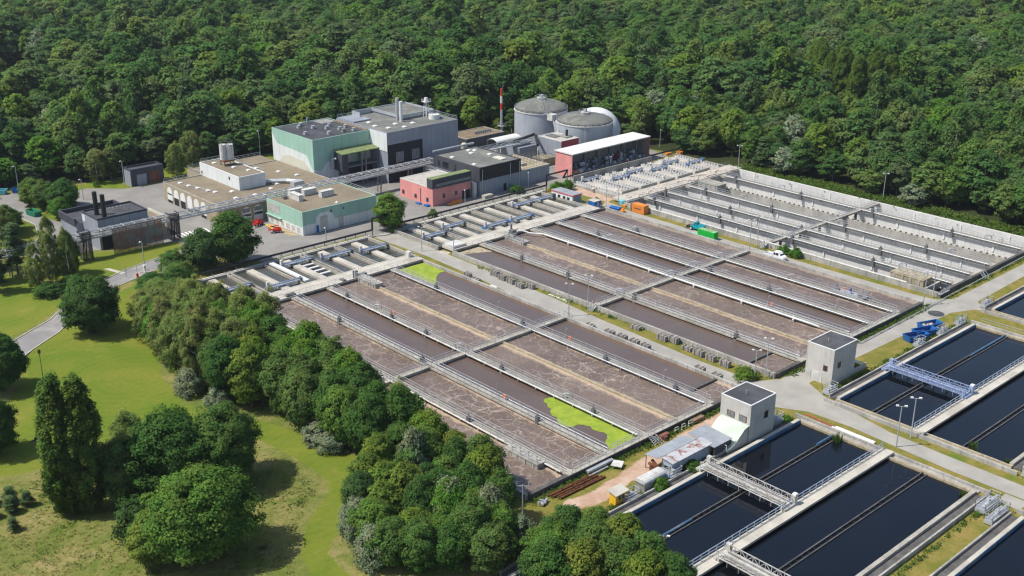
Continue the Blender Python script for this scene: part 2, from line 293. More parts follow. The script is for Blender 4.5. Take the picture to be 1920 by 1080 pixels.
# ------------------------------------------------------------------ mesh builder
ORG = {}
class MB:
    def __init__(s): s.v = []; s.f = []
    def add(s, vs, fs):
        o = len(s.v); s.v += [tuple(v) for v in vs]; s.f += [tuple(i + o for i in f) for f in fs]; return s
    def box(s, x0, x1, y0, y1, z0, z1):
        return s.add([(x0, y0, z0), (x1, y0, z0), (x1, y1, z0), (x0, y1, z0), (x0, y0, z1), (x1, y0, z1), (x1, y1, z1), (x0, y1, z1)],
                     [(3, 2, 1, 0), (4, 5, 6, 7), (0, 1, 5, 4), (1, 2, 6, 5), (2, 3, 7, 6), (3, 0, 4, 7)])
    def cbox(s, x, y, z, sx, sy, sz): return s.box(x - sx / 2, x + sx / 2, y - sy / 2, y + sy / 2, z, z + sz)
    def tube(s, p, q, r, n=4, r2=None, cap=True):
        p, q = Vector(p), Vector(q); d = q - p
        if d.length < 1e-6: return s
        d.normalize(); a = Vector((0, 0, 1)) if abs(d.z) < .9 else Vector((1, 0, 0))
        u = d.cross(a).normalized(); w = d.cross(u); r2 = r if r2 is None else r2
        vs = []
        for k in range(n):
            t = 2 * math.pi * (k + .5) / n; e = u * math.cos(t) + w * math.sin(t); vs += [p + e * r, q + e * r2]
        fs = [(2 * k, 2 * k + 1, (2 * k + 3) % (2 * n), (2 * k + 2) % (2 * n)) for k in range(n)]
        if cap: fs += [tuple(2 * k for k in range(n)), tuple(2 * k + 1 for k in reversed(range(n)))]
        return s.add(vs, fs)
    def path(s, pts, r, n=6):
        for a, b in zip(pts, pts[1:]): s.tube(a, b, r, n)
        return s
    def cyl(s, x, y, z0, z1, r, n=16, r2=None): return s.tube((x, y, z0), (x, y, z1), r, n, r2)
    def prism(s, poly, z0, z1):
        n = len(poly); a = sum(poly[i][0] * poly[(i + 1) % n][1] - poly[(i + 1) % n][0] * poly[i][1] for i in range(n))
        if a < 0: poly = poly[::-1]
        vs = [(x, y, z0) for x, y in poly] + [(x, y, z1) for x, y in poly]
        return s.add(vs, [tuple(range(n - 1, -1, -1)), tuple(range(n, 2 * n))] + [(i, (i + 1) % n, n + (i + 1) % n, n + i) for i in range(n)])
    def sheet(s, poly, z):
        n = len(poly); a = sum(poly[i][0] * poly[(i + 1) % n][1] - poly[(i + 1) % n][0] * poly[i][1] for i in range(n))
        if a < 0: poly = poly[::-1]
        return s.add([(x, y, z) for x, y in poly], [tuple(range(n))])
    def lathe(s, x, y, prof, n=32):
        o = len(s.v)
        for r, z in prof:
            for k in range(n): t = 2 * math.pi * k / n; s.v.append((x + r * math.cos(t), y + r * math.sin(t), z))
        for i in range(len(prof) - 1):
            for k in range(n): s.f.append((o + i * n + k, o + i * n + (k + 1) % n, o + (i + 1) * n + (k + 1) % n, o + (i + 1) * n + k))
        return s
    def rail(s, p, q, h=1.1, step=2.1, r=.055, mid=1):
        p, q = Vector(p), Vector(q); L = (q - p).length; k = max(1, round(L / step)); Z = Vector((0, 0, 1))
        for i in range(k + 1):
            a = p.lerp(q, i / k); s.tube(a, a + Z * h, r * .8, 4, cap=False)
        s.tube(p + Z * h, q + Z * h, r, 4, cap=False)
        for j in range(mid): zz = h * (j + 1) / (mid + 1); s.tube(p + Z * zz, q + Z * zz, r * .7, 4, cap=False)
        return s
    def truss(s, p, q, h, n, r=.06):
        # flat lattice girder in a vertical plane
        p, q = Vector(p), Vector(q); Z = Vector((0, 0, h))
        s.tube(p, q, r, 4); s.tube(p + Z, q + Z, r, 4)
        for i in range(n):
            a, b = p.lerp(q, i / n), p.lerp(q, (i + 1) / n)
            s.tube(a, a + Z, r * .7, 4, cap=False); s.tube(a + (Z if i % 2 else Z * 0), b + (Z * 0 if i % 2 else Z), r * .6, 4, cap=False)
        s.tube(q, q + Z, r * .7, 4, cap=False); return s
    def build(s, name, m, parent=None, local=False, smooth=False, loc=None):
        me = bpy.data.meshes.new(name)
        L = Vector((0, 0, 0))
        if parent is not None and not local: L = ORG.get(parent.name, Vector((0, 0, 0)))
        elif loc is not None: L = Vector(loc)
        vs = s.v if (L.length == 0 or (local and loc is not None)) else [(a - L.x, b - L.y, c - L.z) for a, b, c in s.v]
        me.from_pydata(vs, [], s.f); me.update()
        ms = m if isinstance(m, (list, tuple)) else [m]
        for x in ms: me.materials.append(M(x) if isinstance(x, str) else x)
        if smooth:
            for p in me.polygons: p.use_smooth = True
        o = bpy.data.objects.new(name, me); col.objects.link(o)
        if parent is not None: o.parent = parent; ORG[o.name] = ORG.get(parent.name, Vector((0, 0, 0)))
        elif loc is not None: o.location = loc
        return o
def tag(o, label=None, cat=None, group=None, kind=None):
    if label: o['label'] = label
    if cat: o['category'] = cat
    if group: o['group'] = group
    if kind: o['kind'] = kind
    return o
def thing(name, label, cat, loc=(0, 0, 0), rz=0, group=None):
    o = bpy.data.objects.new(name, None); col.objects.link(o); o.empty_display_size = .5
    o.location = loc; o.rotation_euler = (0, 0, rz); ORG[o.name] = Vector(loc)
    return tag(o, label, cat, group)
def struct(name, mb, m, **k): return tag(mb.build(name, m, **k), kind='structure')
def share(src, parent, loc=(0, 0, 0), rot=(0, 0, 0), scale=None, name=None):
    o = bpy.data.objects.new(name or src.name.split('.')[0], src.data); col.objects.link(o); o.parent = parent
    o.location = loc; o.rotation_euler = rot
    if scale: o.scale = scale
    return o
def copy_tree(src, loc, rz=0, scale=None, label=None, group=None):
    r = src.copy(); col.objects.link(r); r.location = loc; r.rotation_euler = (0, 0, rz)
    if scale: r.scale = scale if hasattr(scale, '__len__') else (scale,) * 3
    if label: r['label'] = label
    if group: r['group'] = group
    for ch in list(src.children):
        c = ch.copy(); col.objects.link(c); c.parent = r
        for g in list(ch.children):
            d = g.copy(); col.objects.link(d); d.parent = c
    return r

# ------------------------------------------------------------------ the ground
LAWN = [[(48.2, 187.4), (58.8, 206.8), (76.7, 237.5), (84.3, 241.8), (91.1, 249.2), (106.1, 256.4), (117.3, 262.0), (118.0, 241.4), (98.6, 221.5), (91.0, 206.2), (87.7, 189.6), (92.9, 183.3), (95.2, 175.3), (99.5, 160.0), (101.4, 144.8), (95.1, 138.9), (85.7, 133.2), (80.2, 129.2), (79.3, 122.5), (83.7, 108.8), (73.8, 118.3), (76.2, 130.3), (82.0, 137.7), (90.2, 143.6), (92.6, 147.2), (92.4, 157.6), (91.0, 169.0), (87.8, 174.8), (78.4, 190.0), (70.1, 184.3), (56.0, 184.0)],
        [(70, 300), (90.6, 285), (94, 268), (91.6, 256.9), (81.0, 248.8), (72.6, 245.1), (50.4, 236)],
        [(97, 298), (97, 268), (108.4, 265.9), (131.6, 276.7), (133.2, 281.4), (113.6, 287.3)],
        [(117, 375), (136.7, 356), (170, 352), (205, 346), (205, 338), (160, 339), (146, 342), (136, 346), (120, 362)],
        [(114.6, 342.0), (123.0, 357.6), (128.1, 341.1), (126.0, 324.4), (117.1, 318.4)], [(86, 325), (99.9, 335), (108.8, 332.8), (109.3, 322.1), (106.1, 312.0), (97.0, 300.0)]]
VERGE = [[(108, 118), (108, 60), (330, 60), (330, 256), (172, 256), (172, 121.5), (113, 119)], [(104, 250), (116, 262), (126, 259), (150, 252), (118, 246)]]
DIRT = [[(116.3, 115.0), (116.8, 111.8), (123, 110.2), (131, 111.6), (138, 112.0), (145, 113.2), (156, 113.6), (170, 113.4), (174.5, 113.1), (176, 119), (160, 117.4), (150, 116.8), (140, 116.0), (131, 114.6), (123, 113.8)],

        [(250, 247), (256, 247), (254, 229), (243, 227), (243, 222), (250, 222)]]
CLEAR = [[(30, 60), (30, 300), (85, 330), (112, 372), (138, 357), (205, 350), (280, 332), (311.5, 262), (313, 200), (316, 60), (330, -40), (30, -40)]]
def inside(px, py, poly):
    r = np.zeros(px.shape, bool); n = len(poly); d2 = np.full(px.shape, 1e9)
    for i in range(n):
        x0, y0 = poly[i]; x1, y1 = poly[(i + 1) % n]
        c = ((y0 > py) != (y1 > py)) & (px < (x1 - x0) * (py - y0) / ((y1 - y0) or 1e-9) + x0); r ^= c
        dx, dy = x1 - x0, y1 - y0; t = np.clip(((px - x0) * dx + (py - y0) * dy) / (dx * dx + dy * dy + 1e-9), 0, 1)
        d2 = np.minimum(d2, (px - x0 - t * dx) ** 2 + (py - y0 - t * dy) ** 2)
    return np.where(r, np.sqrt(d2), -np.sqrt(d2))
def mask(px, py, polys, soft=1.5):
    return np.clip(.5 + .5 * np.max([inside(px, py, p) for p in polys], 0) / soft, 0, 1)
HOLES = []        # boxes cut out of the ground sheet where basins go below it
gx = np.unique(np.concatenate([[-3000, -1200, -400, -100], np.arange(20, 331, 1.5), [251.2, 308.1, 345, 400, 600, 1200, 3000]]))
gy = np.unique(np.concatenate([[-1500, -500, -100, 0], np.arange(30, 381, 1.5), [119.7, 221.9, 400, 450, 600, 900, 1500, 4000]]))
GX, GY = np.meshgrid(gx, gy); px, py = GX.ravel(), GY.ravel()
gz = np.where((px > 20) & (px < 112) & (py < 235), .18 * np.sin(px * .21 + 1) * np.sin(py * .17), 0) * np.clip((112 - px) / 8, 0, 1) - .0
nx, ny = len(gx), len(gy)
idx = np.arange(nx * ny).reshape(ny, nx)
quads = np.stack([idx[:-1, :-1], idx[:-1, 1:], idx[1:, 1:], idx[1:, :-1]], -1)
mx = (GX[:-1, :-1] + GX[1:, 1:]) / 2; my = (GY[:-1, :-1] + GY[1:, 1:]) / 2
hole = ((mx > 251.2) & (mx < 308.1) & (my > 119.7) & (my < 221.9)) | ((mx > 120.5) & (mx < 172) & (my > 229.5) & (my < 246)) | ((mx > 184) & (mx < 239) & (my > 229.5) & (my < 246))
me = bpy.data.meshes.new('ground'); me.from_pydata(np.stack([px, py, gz], -1).tolist(), [], quads[~hole].tolist()); me.update()
ca = me.color_attributes.new('mask', 'FLOAT_COLOR', 'POINT')
cols = np.stack([mask(px, py, LAWN), mask(px, py, VERGE, 1), mask(px, py, DIRT, 1.2), mask(px, py, CLEAR, 4)], -1).astype(np.float32)
ca.data.foreach_set('color', cols.ravel()); me.materials.append(M('ground'))
g = bpy.data.objects.new('ground', me); col.objects.link(g); tag(g, kind='structure')

def strip(L, Rr): return L + Rr[::-1]
struct('yard', MB().sheet([(143, 251.6), (175.5, 252.3), (175.5, 250), (185, 250), (185, 251.5), (256, 251.5), (308, 252.5), (310, 262), (300, 300), (262, 330), (205, 338), (160, 340.5), (146, 341.5), (137.5, 350), (133, 349), (121.0, 361.0), (112.9, 359), (95, 352), (98.3, 335), (104, 337), (110, 333), (110.6, 323), (107, 311), (98, 300), (100, 292), (114, 290), (134, 282), (133, 273), (136, 262)], .02), 'asphalt')
yi = struct('yard_island', MB().prism([(114.6, 340), (119, 350), (123.0, 355.6), (127, 349), (128.1, 341.1), (126.0, 326), (121, 320), (117.1, 320.4), (115, 330)], .0, .12), 'ground')
yi.data.color_attributes.new('mask', 'FLOAT_COLOR', 'POINT').data.foreach_set('color', [1.0, 0.0, 0.0, 1.0] * len(yi.data.vertices))
RO = [(40, 222), (62.6, 236.5), (76.9, 244.3), (85.7, 249.7), (92.1, 256.3), (96.9, 261.4), (105.0, 266.0), (113.9, 270.0), (124.2, 272.9), (134.9, 275.5), (144, 275)]
RI = [(46, 210), (65, 226.6), (76.1, 236.1), (84.3, 241.8), (90.9, 249.3), (96.9, 255.2), (105.0, 259.9), (115.1, 263.5), (128.1, 267.1), (136.4, 266.5), (144, 264.6)]
struct('road', MB().sheet(strip(RO, RI), .028), 'road_grey')
def kerb(pts, w=.22, h=.14):
    b = MB()
    for (x0, y0), (x1, y1) in zip(pts, pts[1:]):
        d = Vector((x1 - x0, y1 - y0, 0)).normalized(); n = Vector((-d.y, d.x, 0)) * w / 2
        b.prism([(x0 + n.x, y0 + n.y), (x1 + n.x, y1 + n.y), (x1 - n.x, y1 - n.y), (x0 - n.x, y0 - n.y)], 0, h)
    return struct('kerb', b, 'kerb')
kerb([(x - .1, y + .25) for x, y in RO[:9]]); kerb([(x + .1, y - .25) for x, y in RI[:8]]); kerb([(110, 333), (110.6, 323), (107, 311), (98, 300)])
struct('path', MB().sheet([(109.3, 274.5), (110.6, 274.0), (112.4, 268.2), (111, 267.6)], .03), 'concrete_pale')
# road between the basin blocks, and the cross road at their end
struct('road', MB().sheet([(176.3, 250), (177.4, 226), (176.6, 204), (174.6, 185), (174.1, 160), (173.9, 140), (173.6, 121.5), (172.5, 119.4), (170, 118.6), (172, 112.5), (175.6, 106), (176.2, 97), (175.6, 88), (174.9, 76), (175.0, 60), (179.2, 60), (179.4, 80), (179.8, 91), (181.6, 99), (183.6, 107.5), (186.6, 113.2), (200, 113.6), (243.6, 112.4), (250, 109.6), (251.2, 98), (252, 60), (257, 60), (254.5, 97), (252.5, 107), (255, 111.5), (290, 112.2), (330, 112.6), (330, 116.2), (252.6, 116.3), (249.3, 118.8), (248.4, 122.4), (247.9, 150), (248, 180), (248, 215), (249, 227), (244.5, 226), (243.5, 222.5), (243.5, 119.4), (240, 117.6), (205, 117.8), (184, 118.2), (179.2, 121), (178.6, 135), (179.8, 165), (181.0, 180), (182, 200), (182.6, 226), (182.6, 250)], .024), 'road_pale')
struct('patch', MB().lathe(240.7, 114.5, [(0, .036), (1.9, .036)], 20), 'roof_dark')
struct('path', MB().sheet([(183.2, 227.4), (181.6, 226.4), (182.2, 223.6), (184, 224.2)], .034), 'concrete_pale')
struct('path', MB().sheet([(171.4, 66.4), (174.6, 66.4), (174.6, 62.4), (171, 62.4)], .034), 'road_pale')
for k in range(9):           # zebra crossing
    struct('crossing_stripe', MB().prism([(135.6 + k * 1.15, 288.0), (136.2 + k * 1.15, 288.0), (135.9 + k * 1.15, 283.2), (135.3 + k * 1.15, 283.2)], .026, .03), 'line_white')
for k in range(9):           # yellow bay marks beside the green workshop
    struct('bay_marking', MB().prism([(159.6, 266 + k * 1.6), (162.0, 264.9 + k * 1.6), (162.0, 265.3 + k * 1.6), (159.6, 266.4 + k * 1.6)], .026, .03), 'line_yellow')
struct('pond', MB().sheet([(166, 488), (180, 488), (198, 540), (200, 572), (186, 574), (168, 520)], .05), 'pond_water')

# ------------------------------------------------------------------ aeration basins
YE, YM, YS = 119.5, 169.9, 221.8
def lane_water(x0, x1, y0, y1, z, m):
    w = MB().sheet([(x0, y0), (x1, y0), (x1, y1), (x0, y1)], z); o = struct('water', w, m)
    uv = o.data.uv_layers.new(name='UVMap')
    for l in o.data.loops: v = o.data.vertices[l.vertex_index].co; uv.data[l.index].uv = (v.x - x0, v.y - y0)
    return o
def walkway(par, x, y0, y1, z=1.2, pipe=None, wide=1.7, wallz=-1.2, beam=.35, m='concrete', side=-1, wm='concrete_tan'):
    d = MB().box(x - wide / 2, x + wide / 2, y0, y1, z - beam, z).build('walkway', m, par)
    MB().box(x - .25, x + .25, y0, y1, wallz, z - beam).build('divider_wall', wm, par)
    for s in (-1, 1): MB().rail((x + s * (wide / 2 - .08), y0 + .9, z), (x + s * (wide / 2 - .08), y1 - .9, z)).build('railing', 'galv', d)
    if pipe:
        b = MB(); xx = x + side * (wide / 2 + .28); b.tube((xx, y0 + 1, z + .12), (xx, y1 - 2, z + .12), pipe, 8)
        k = int((y1 - y0) / 5)
        for i in range(k): yy = y0 + 2 + i * (y1 - y0 - 4) / (k - 1); b.cbox(xx - side * .1, yy, z - .25, .5, .14, .42)
        b.build('air_pipe', 'white_dirty' if pipe > .14 else 'galv', d)
        dk = MB().tube((x - side * .3, y0 + 1, z + .1), (x - side * .3, y1 - 1, z + .1), .07, 5).build('cable_duct', 'galv_dark', d)
    return d
def riser(par, x, y, z=1.2, big=False):
    b = MB(); b.cbox(x, y, z - 1.2, .7, .8, 2.2); b.tube((x, y, z + 1), (x, y, z + 1.9), .06, 5); b.cyl(x, y, z + 1.0, z + 1.25, .3, 8)
    b.build('valve', 'galv_dark' if not big else 'galv', par)
def gooseneck(par, x, y, z=1.25, dx=.9, r=.16):
    pts = [(x, y, z), (x, y, z + .7), (x + dx * .25, y - .5, z + 1.05), (x + dx * .7, y - 1.1, z + 1.05), (x + dx, y - 1.5, z + .7), (x + dx, y - 1.5, z)]
    MB().path(pts, r, 6).build('pipe_bend', 'galv', par)
def pole(par, x, y, z=1.2, h=2.6, lamp=True):
    b = MB().tube((x, y, z), (x, y, z + h), .05, 5)
    if lamp: b.tube((x, y, z + h), (x + .2, y - .45, z + h + .25), .05, 5); b.cbox(x, y, z + h * .3, .22, .22, .3)
    b.build('probe_pole', 'galv', par)
def block(label, xs, kinds, lanes, zf=-1.2):
    x0, x1 = xs[0], xs[-1]
    t = thing('aeration_basin', label, 'basin', ((x0 + x1) / 2, YE, 0))
    wm = 'concrete_wall'
    MB().box(x0 - .35, x0 + .25, YE - .3, YS + .5, zf, 1.2).build('outer_wall', wm, t)
    MB().box(x1 - .25, x1 + .35, YE - .3, YS + .5, zf, 1.2).build('outer_wall', wm, t)
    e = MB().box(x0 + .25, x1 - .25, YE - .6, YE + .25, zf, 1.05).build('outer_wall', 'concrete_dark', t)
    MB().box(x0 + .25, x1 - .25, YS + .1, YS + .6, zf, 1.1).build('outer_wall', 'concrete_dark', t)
    first = xs[0] if kinds[0] == 'walk' else xs[1]
    ew = MB().box(first - .8, x1 - (10.6 if lanes[-1] == 'cells' or True else 0), YE - .75, YE + .65, 1.06, 1.22).build('end_walkway', 'concrete', t)
    xe = x1 - 10.6
    MB().rail((first, YE - .65, 1.22), (xe, YE - .65, 1.22)).build('railing', 'galv', ew)
    for a, b in zip(xs[:-1], xs[1:]):
        if a >= first - .1 and b <= xe + 1: MB().rail((a + 1, YE + .55, 1.22), (b - 1, YE + .55, 1.22)).build('railing', 'galv', ew)
    for a, b, k in zip(xs[:-1], xs[1:], lanes):
        lane_water(a + .2, b - .2, YE + .2, YS + .15, .52 if k != 'water_calm' else .5, k)
    return t, ew
def crosswalk(par, xa, xb, z=1.2, w=1.5):
    d = MB().box(xa, xb, YM - w / 2, YM + w / 2, z - .55, z - .02).build('cross_walkway', 'concrete', par)
    return d
def cross_rails(d, xs, z=1.2, w=1.5):
    for a, b in zip(xs[:-1], xs[1:]):
        for s in (-1, 1): MB().rail((a + 1.0, YM + s * (w / 2 - .08), z - .02), (b - 1.0, YM + s * (w / 2 - .08), z - .02)).build('railing', 'galv', d)

# left block
X1 = [113.3, 123.6, 133.4, 143.4, 153.1, 162.8, 173.0]
t1, _ = block('long brown aeration basin on the left with green duckweed in two lanes', X1, ['wall'] + ['walk'] * 5, ['water_foam', 'water_foam', 'water_calm', 'water_foam_b', 'water_foam', 'water_calm'])
walkway(t1, X1[1], YE, YS, pipe=.15, side=-1); walkway(t1, X1[2], YE, YS, pipe=.12, side=1)
walkway(t1, X1[3], YE, YS, pipe=.15, side=-1); walkway(t1, X1[5], YE, YS, pipe=.13, side=-1)
MB().box(X1[4] - .3, X1[4] + .3, YE, YS, -1.2, .92).build('baffle_wall', 'concrete_tan', t1)
cw = crosswalk(t1, X1[0], X1[-1]); cross_rails(cw, [X1[0], X1[1], X1[2], X1[3], X1[5], X1[-1]])
for x, y in ((123.0, 186), (123.0, 145.5), (132.8, 202), (133.2, 172.3), (132.8, 137), (142.6, 213), (142.7, 195.5), (142.7, 183), (142.7, 158), (142.7, 132), (162.2, 203.5), (162.2, 172.5), (162.2, 147), (162.2, 128)): riser(t1, x, y)
for x, y in ((143.2, 203), (143.0, 173.2), (143.0, 140.5)): gooseneck(t1, x, y)
for x, y in ((171, 201), (163.2, 182), (163.2, 160), (163.2, 132), (144, 190), (134, 150), (124, 160)): pole(t1, x, y, lamp=(int(x) % 2 == 1))
def sump(par, x0, x1, y0, y1, z0, z1, m='concrete_wall'):
    b = MB().box(x0, x1, y0, y1, z0, z1 - .25); b.box(x0 - .1, x1 + .1, y0 - .1, y1 + .1, z1 - .25, z1)
    o = b.build('sluice_chamber', m, par)
    q = MB()
    for k in range(4): yy = y0 + (k + .5) * (y1 - y0) / 4; q.cbox(x0 - .06, yy, z0 + .3, .16, .35, z1 - z0 - .6); q.tube(((x0 + x1) / 2, yy, z1), ((x0 + x1) / 2, yy, z1 + 1.1), .07, 5); q.cbox((x0 + x1) / 2, yy, z1 + .9, .5, .18, .1)
    q.rail((x0, y0, z1), (x0, y1, z1)).build('sluice_gear', 'galv', o)
sump(t1, 120.9, 122.6, 124.6, 133.2, -.5, 1.6); sump(t1, 152.0, 154.3, 214.6, 222.4, -.3, 1.7); 
MB().box(162.8 + .9, 172.7, 125.9, 126.5, -1, 1.0).build('baffle_wall', 'concrete_dark', t1)
lane_water(163.1, 172.75, YE + .3, 125.9, .54, 'water_foam')
def stairs(par, x, y, dx, dy, z=1.2, n=5, w=1.0):
    b = MB(); d = Vector((dx, dy, 0)); nrm = Vector((-dy, dx, 0)) * w / 2
    L = 1.6
    for k in range(n):
        c = Vector((x, y, z - (k + 1) * z / (n + 1))) + d * (L * (k + .5) / n)
        b.tube(c - nrm, c + nrm, .09, 4)
    for s in (-1, 1):
        a = Vector((x, y, z)) + nrm * s; e = a + d * L - Vector((0, 0, z))
        b.tube(a, e, .07, 4); b.tube(a + Vector((0, 0, 1)), e + Vector((0, 0, 1)), .05, 4); b.tube(e, e + Vector((0, 0, 1)), .05, 4); b.tube(a, a + Vector((0, 0, 1)), .05, 4)
    b.build('stairs', 'galv', par)
stairs(t1, 173.4, YM, 1, 0); stairs(t1, 143.8, YE - .8, .1, -1); 
def ragged(poly, seed, amp=.07, step=.35):
    rr = random.Random(seed); out = []
    for (x0, y0), (x1, y1) in zip(poly, poly[1:] + poly[:1]):
        n = max(1, int(math.hypot(x1 - x0, y1 - y0) / step))
        for k in range(n): t = k / n; out.append((x0 + (x1 - x0) * t + rr.gauss(0, amp) * (k > 0), y0 + (y1 - y0) * t + rr.gauss(0, amp) * (k > 0)))
    return [(min(max(x, 134.6 if x < 150 else 163.8), 143.05 if x < 150 else 172.7), min(max(y, 119.85), 221.7)) for x, y in out]
WS_ = [(163.75, 221.7), (172.7, 221.7), (172.7, 212.9), (170.9, 212.9), (169.2, 211.9), (167.6, 210.2), (166.4, 208.6), (165.6, 207.6), (163.75, 206.6)]
tag(MB().sheet(ragged(WS_, 1), .545).build('duckweed', 'duckweed', loc=(168, 215, 0)), 'bright green duckweed mat at the upper end of the left block, beside the road', 'duckweed', kind='stuff')
WE_ = [(140.0, 142.8), (140.9, 143.6), (141.8, 143.4), (142.9, 143.3), (143.1, 140.2), (143.1, 136.2), (143.1, 129.6), (143.1, 124.2), (143.1, 120.0), (134.5, 119.9), (134.7, 120.8), (135.9, 121.8), (137.0, 123.5), (138.4, 124.3), (139.3, 125.3), (139.5, 126.2), (138.9, 127.6), (138.9, 128.8), (139.3, 129.7), (138.7, 131), (138.0, 131.7), (137, 131.6), (136.2, 132.1), (135.6, 133.5), (136.0, 135), (137.3, 136.3), (137.1, 137.6), (137.7, 138.6), (138.9, 139.6), (139.1, 140.9), (139.9, 141.8)]
tag(MB().sheet(ragged(WE_, 2), .545).build('duckweed', 'duckweed', loc=(140, 130, 0)), 'ragged lime green duckweed patch at the near end of the third lane', 'duckweed', kind='stuff')

# middle block
X2 = [183.3, 192.9, 202.5, 212.0, 221.9, 232.3, 242.5]
t2, _ = block('long brown aeration basin in the middle, between the two roads', X2, ['wall'] + ['walk'] * 5, ['water_calm', 'water_foam', 'water_foam_b', 'water_calm', 'water_foam2', 'water_foam2'])
walkway(t2, X2[1], YE, YS, pipe=.12, side=1); w2 = walkway(t2, X2[3], YE, YS, pipe=.12, side=1)
walkway(t2, X2[4], YE, YS, pipe=.12, side=-1); walkway(t2, X2[5], YE, YS, pipe=.13, side=-1)
MB().path([(205.5, 222.5, 1.9), (207.4, 220.8, 1.9), (208.2, 219, 1.5), (210.6, 215.5, 1.45), (210.7, 208, 1.45), (210.7, 129, 1.45), (211.4, 127, 1.0)], .21, 8).build('main_air_pipe', 'white_paint', t2)
pb = MB()
for k in range(6): pb.tube((210.7, 206 - k * 14.5, 0), (210.7, 206 - k * 14.5, 2.0), .16, 5); pb.cbox(210.7, 206 - k * 14.5, 1.0, .95, .3, .25)
tag(pb.build('pipe_support', 'white_paint', t2), kind='stuff')
MB().box(X2[2] - .3, X2[2] + .3, YE, YS, -1.2, .92).build('baffle_wall', 'concrete_tan', t2)
cw = crosswalk(t2, X2[0] - .6, X2[-1] + .3); cross_rails(cw, [X2[0], X2[1], X2[3], X2[4], X2[5], X2[-1]])
for x, y in ((192.3, 205), (192.3, 188), (192.5, 166), (192.4, 136), (221.3, 205), (221.4, 148), (231.7, 200), (221.4, 166)): riser(t2, x, y)
for x, y in ((192.7, 172), (221.7, 202), (221.7, 172.4), (232.1, 202), (232.1, 172), (232.1, 150), (221.7, 146), (211.8, 172)): gooseneck(t2, x, y)
for x, y in ((212.5, 204), (212.5, 188), (212.5, 160), (212.5, 142), (193.4, 160), (222.4, 130), (232.7, 158), (232.7, 129)): pole(t2, x, y)
sump(t2, 201.4, 203.6, 214.2, 222.4, -.3, 1.4)
pk = MB(); pk.cbox(204.2, 221.6, 1.2, 1.4, 1.6, 1.5); pk.cbox(203.2, 219.4, 1.4, .8, .9, 1.0); pk.tube((204.6, 222.6, 1), (204.6, 222.6, 4), .3, 8); pk.tube((203.4, 222.4, 1.5), (207, 222.4, 2.2), .14, 6); pk.rail((201.6, 214.3, 1.4), (201.6, 222, 1.4)); pk.build('valve_station', 'galv_dark', t2)
MB().box(183.5, 192.0, 126.2, 126.8, -1, .95).build('baffle_wall', 'concrete_dark', t2); lane_water(183.55, 192.2, YE + .3, 126.2, .54, 'water_foam')
stairs(t2, 182.9, YM, -1, 0); stairs(t2, 209.5, YE - .8, 0, -1)
tag(MB().sheet([(184, 221.6), (191.8, 221.6), (191.9, 216.2), (190, 217.2), (187.5, 218.4), (185.2, 219.6), (184, 219.9)], .54).build('scum', 'concrete_tan', loc=(188, 219, 0)), 'thin grey-green scum film at the upper left corner of the middle block', 'scum', kind='stuff')

# right block: drained, so its walls and floor show
X3 = [251.0, 260.4, 269.9, 280.4, 289.5, 298.7, 308.3]; ZF = -2.9
t3 = thing('empty_basin', 'drained concrete basin on the right with bare white inner walls', 'basin', (280, YE, 0))
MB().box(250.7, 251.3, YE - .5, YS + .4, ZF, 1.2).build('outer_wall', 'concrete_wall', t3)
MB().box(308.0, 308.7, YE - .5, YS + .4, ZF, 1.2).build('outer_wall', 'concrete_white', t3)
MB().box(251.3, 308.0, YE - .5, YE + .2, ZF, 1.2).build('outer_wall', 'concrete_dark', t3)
MB().box(251.3, 308.0, YS, YS + .4, ZF, 1.1).build('outer_wall', 'concrete_wall', t3)
MB().box(251.0, 308.3, YE, YS, ZF - .4, ZF).build('floor', 'concrete_wall', t3); MB().box(251.3, 260.1, YE + .2, YS, ZF, ZF + .05).build('mud_bed', 'concrete_mud', t3)
MB().tube((251.0, 128, 1.45), (251.0, 215.5, 1.45), .22, 8).build('capping_pipe', 'white_dirty', t3)
for k, x in enumerate(X3):
    if k in (0, 4, 6): continue
    walkway(t3, x, YE + .2, YS, pipe=.12, wide=2.0, wallz=ZF, beam=.75, m='concrete', side=-1, wm='concrete_white')
MB().box(X3[4] - .3, X3[4] + .3, YE + .2, YS, ZF, .4).build('baffle_wall', 'concrete', t3)
q = MB()
for i in range(60): q.cbox(X3[4], YE + 1.5 + i * 1.7, .4, .4, .5, .3)
tag(q.build('baffle_crest', 'concrete_dark', t3), kind='stuff')
cw = crosswalk(t3, 250.2, 308.6, w=1.4); cross_rails(cw, [X3[0], X3[1], X3[2], X3[3], X3[5], X3[-1]], w=1.4)
b = MB()
for k in range(12): b.box(252.6 + k * 4.8, 253.1 + k * 4.8, YM - .3, YM + .3, ZF, .64)
tag(b.build('walkway_pier', 'concrete_dark', t3), kind='stuff')
for x in X3[1:6]:
    if x == X3[4]: continue
    for k in range(4): riser(t3, x - 1.1, YE + 18 + k * 25 + (x * 7) % 9, z=.9)
for x in (260.4, 280.4, 298.7):
    for k in range(3): gooseneck(t3, x + .4, YE + 12 + k * 34 + (x * 3) % 7)
wm_ = MB()
for x in X3[1:]:
    if x == X3[4]: continue
    for k in range(7): wm_.cbox(x - .42, YE + 9 + k * 14.5, -1.6, .12, .5, 2.3)
tag(wm_.build('wall_rib', 'white_paint', t3), kind='stuff')
ladders = MB()
for x in (270, 280, 298.7, 308):
    for k in range(5):
        y = YE + 11 + k * 19.5
        for j in range(5): ladders.tube((x - 1.0 if x < 308 else 307.8, y, -2.6 + j * .6), (x - 1.3 if x < 308 else 307.5, y, -2.6 + j * .6), .08, 4)
tag(ladders.build('rung', 'galv_dark', t3), kind='stuff')
sump(t3, 252.4, 256.4, 124.4, 133.4, ZF, 2.6, 'concrete_tan'); sump(t3, 283.5, 288.0, 212.0, 219.8, ZF, 2.2, 'concrete')
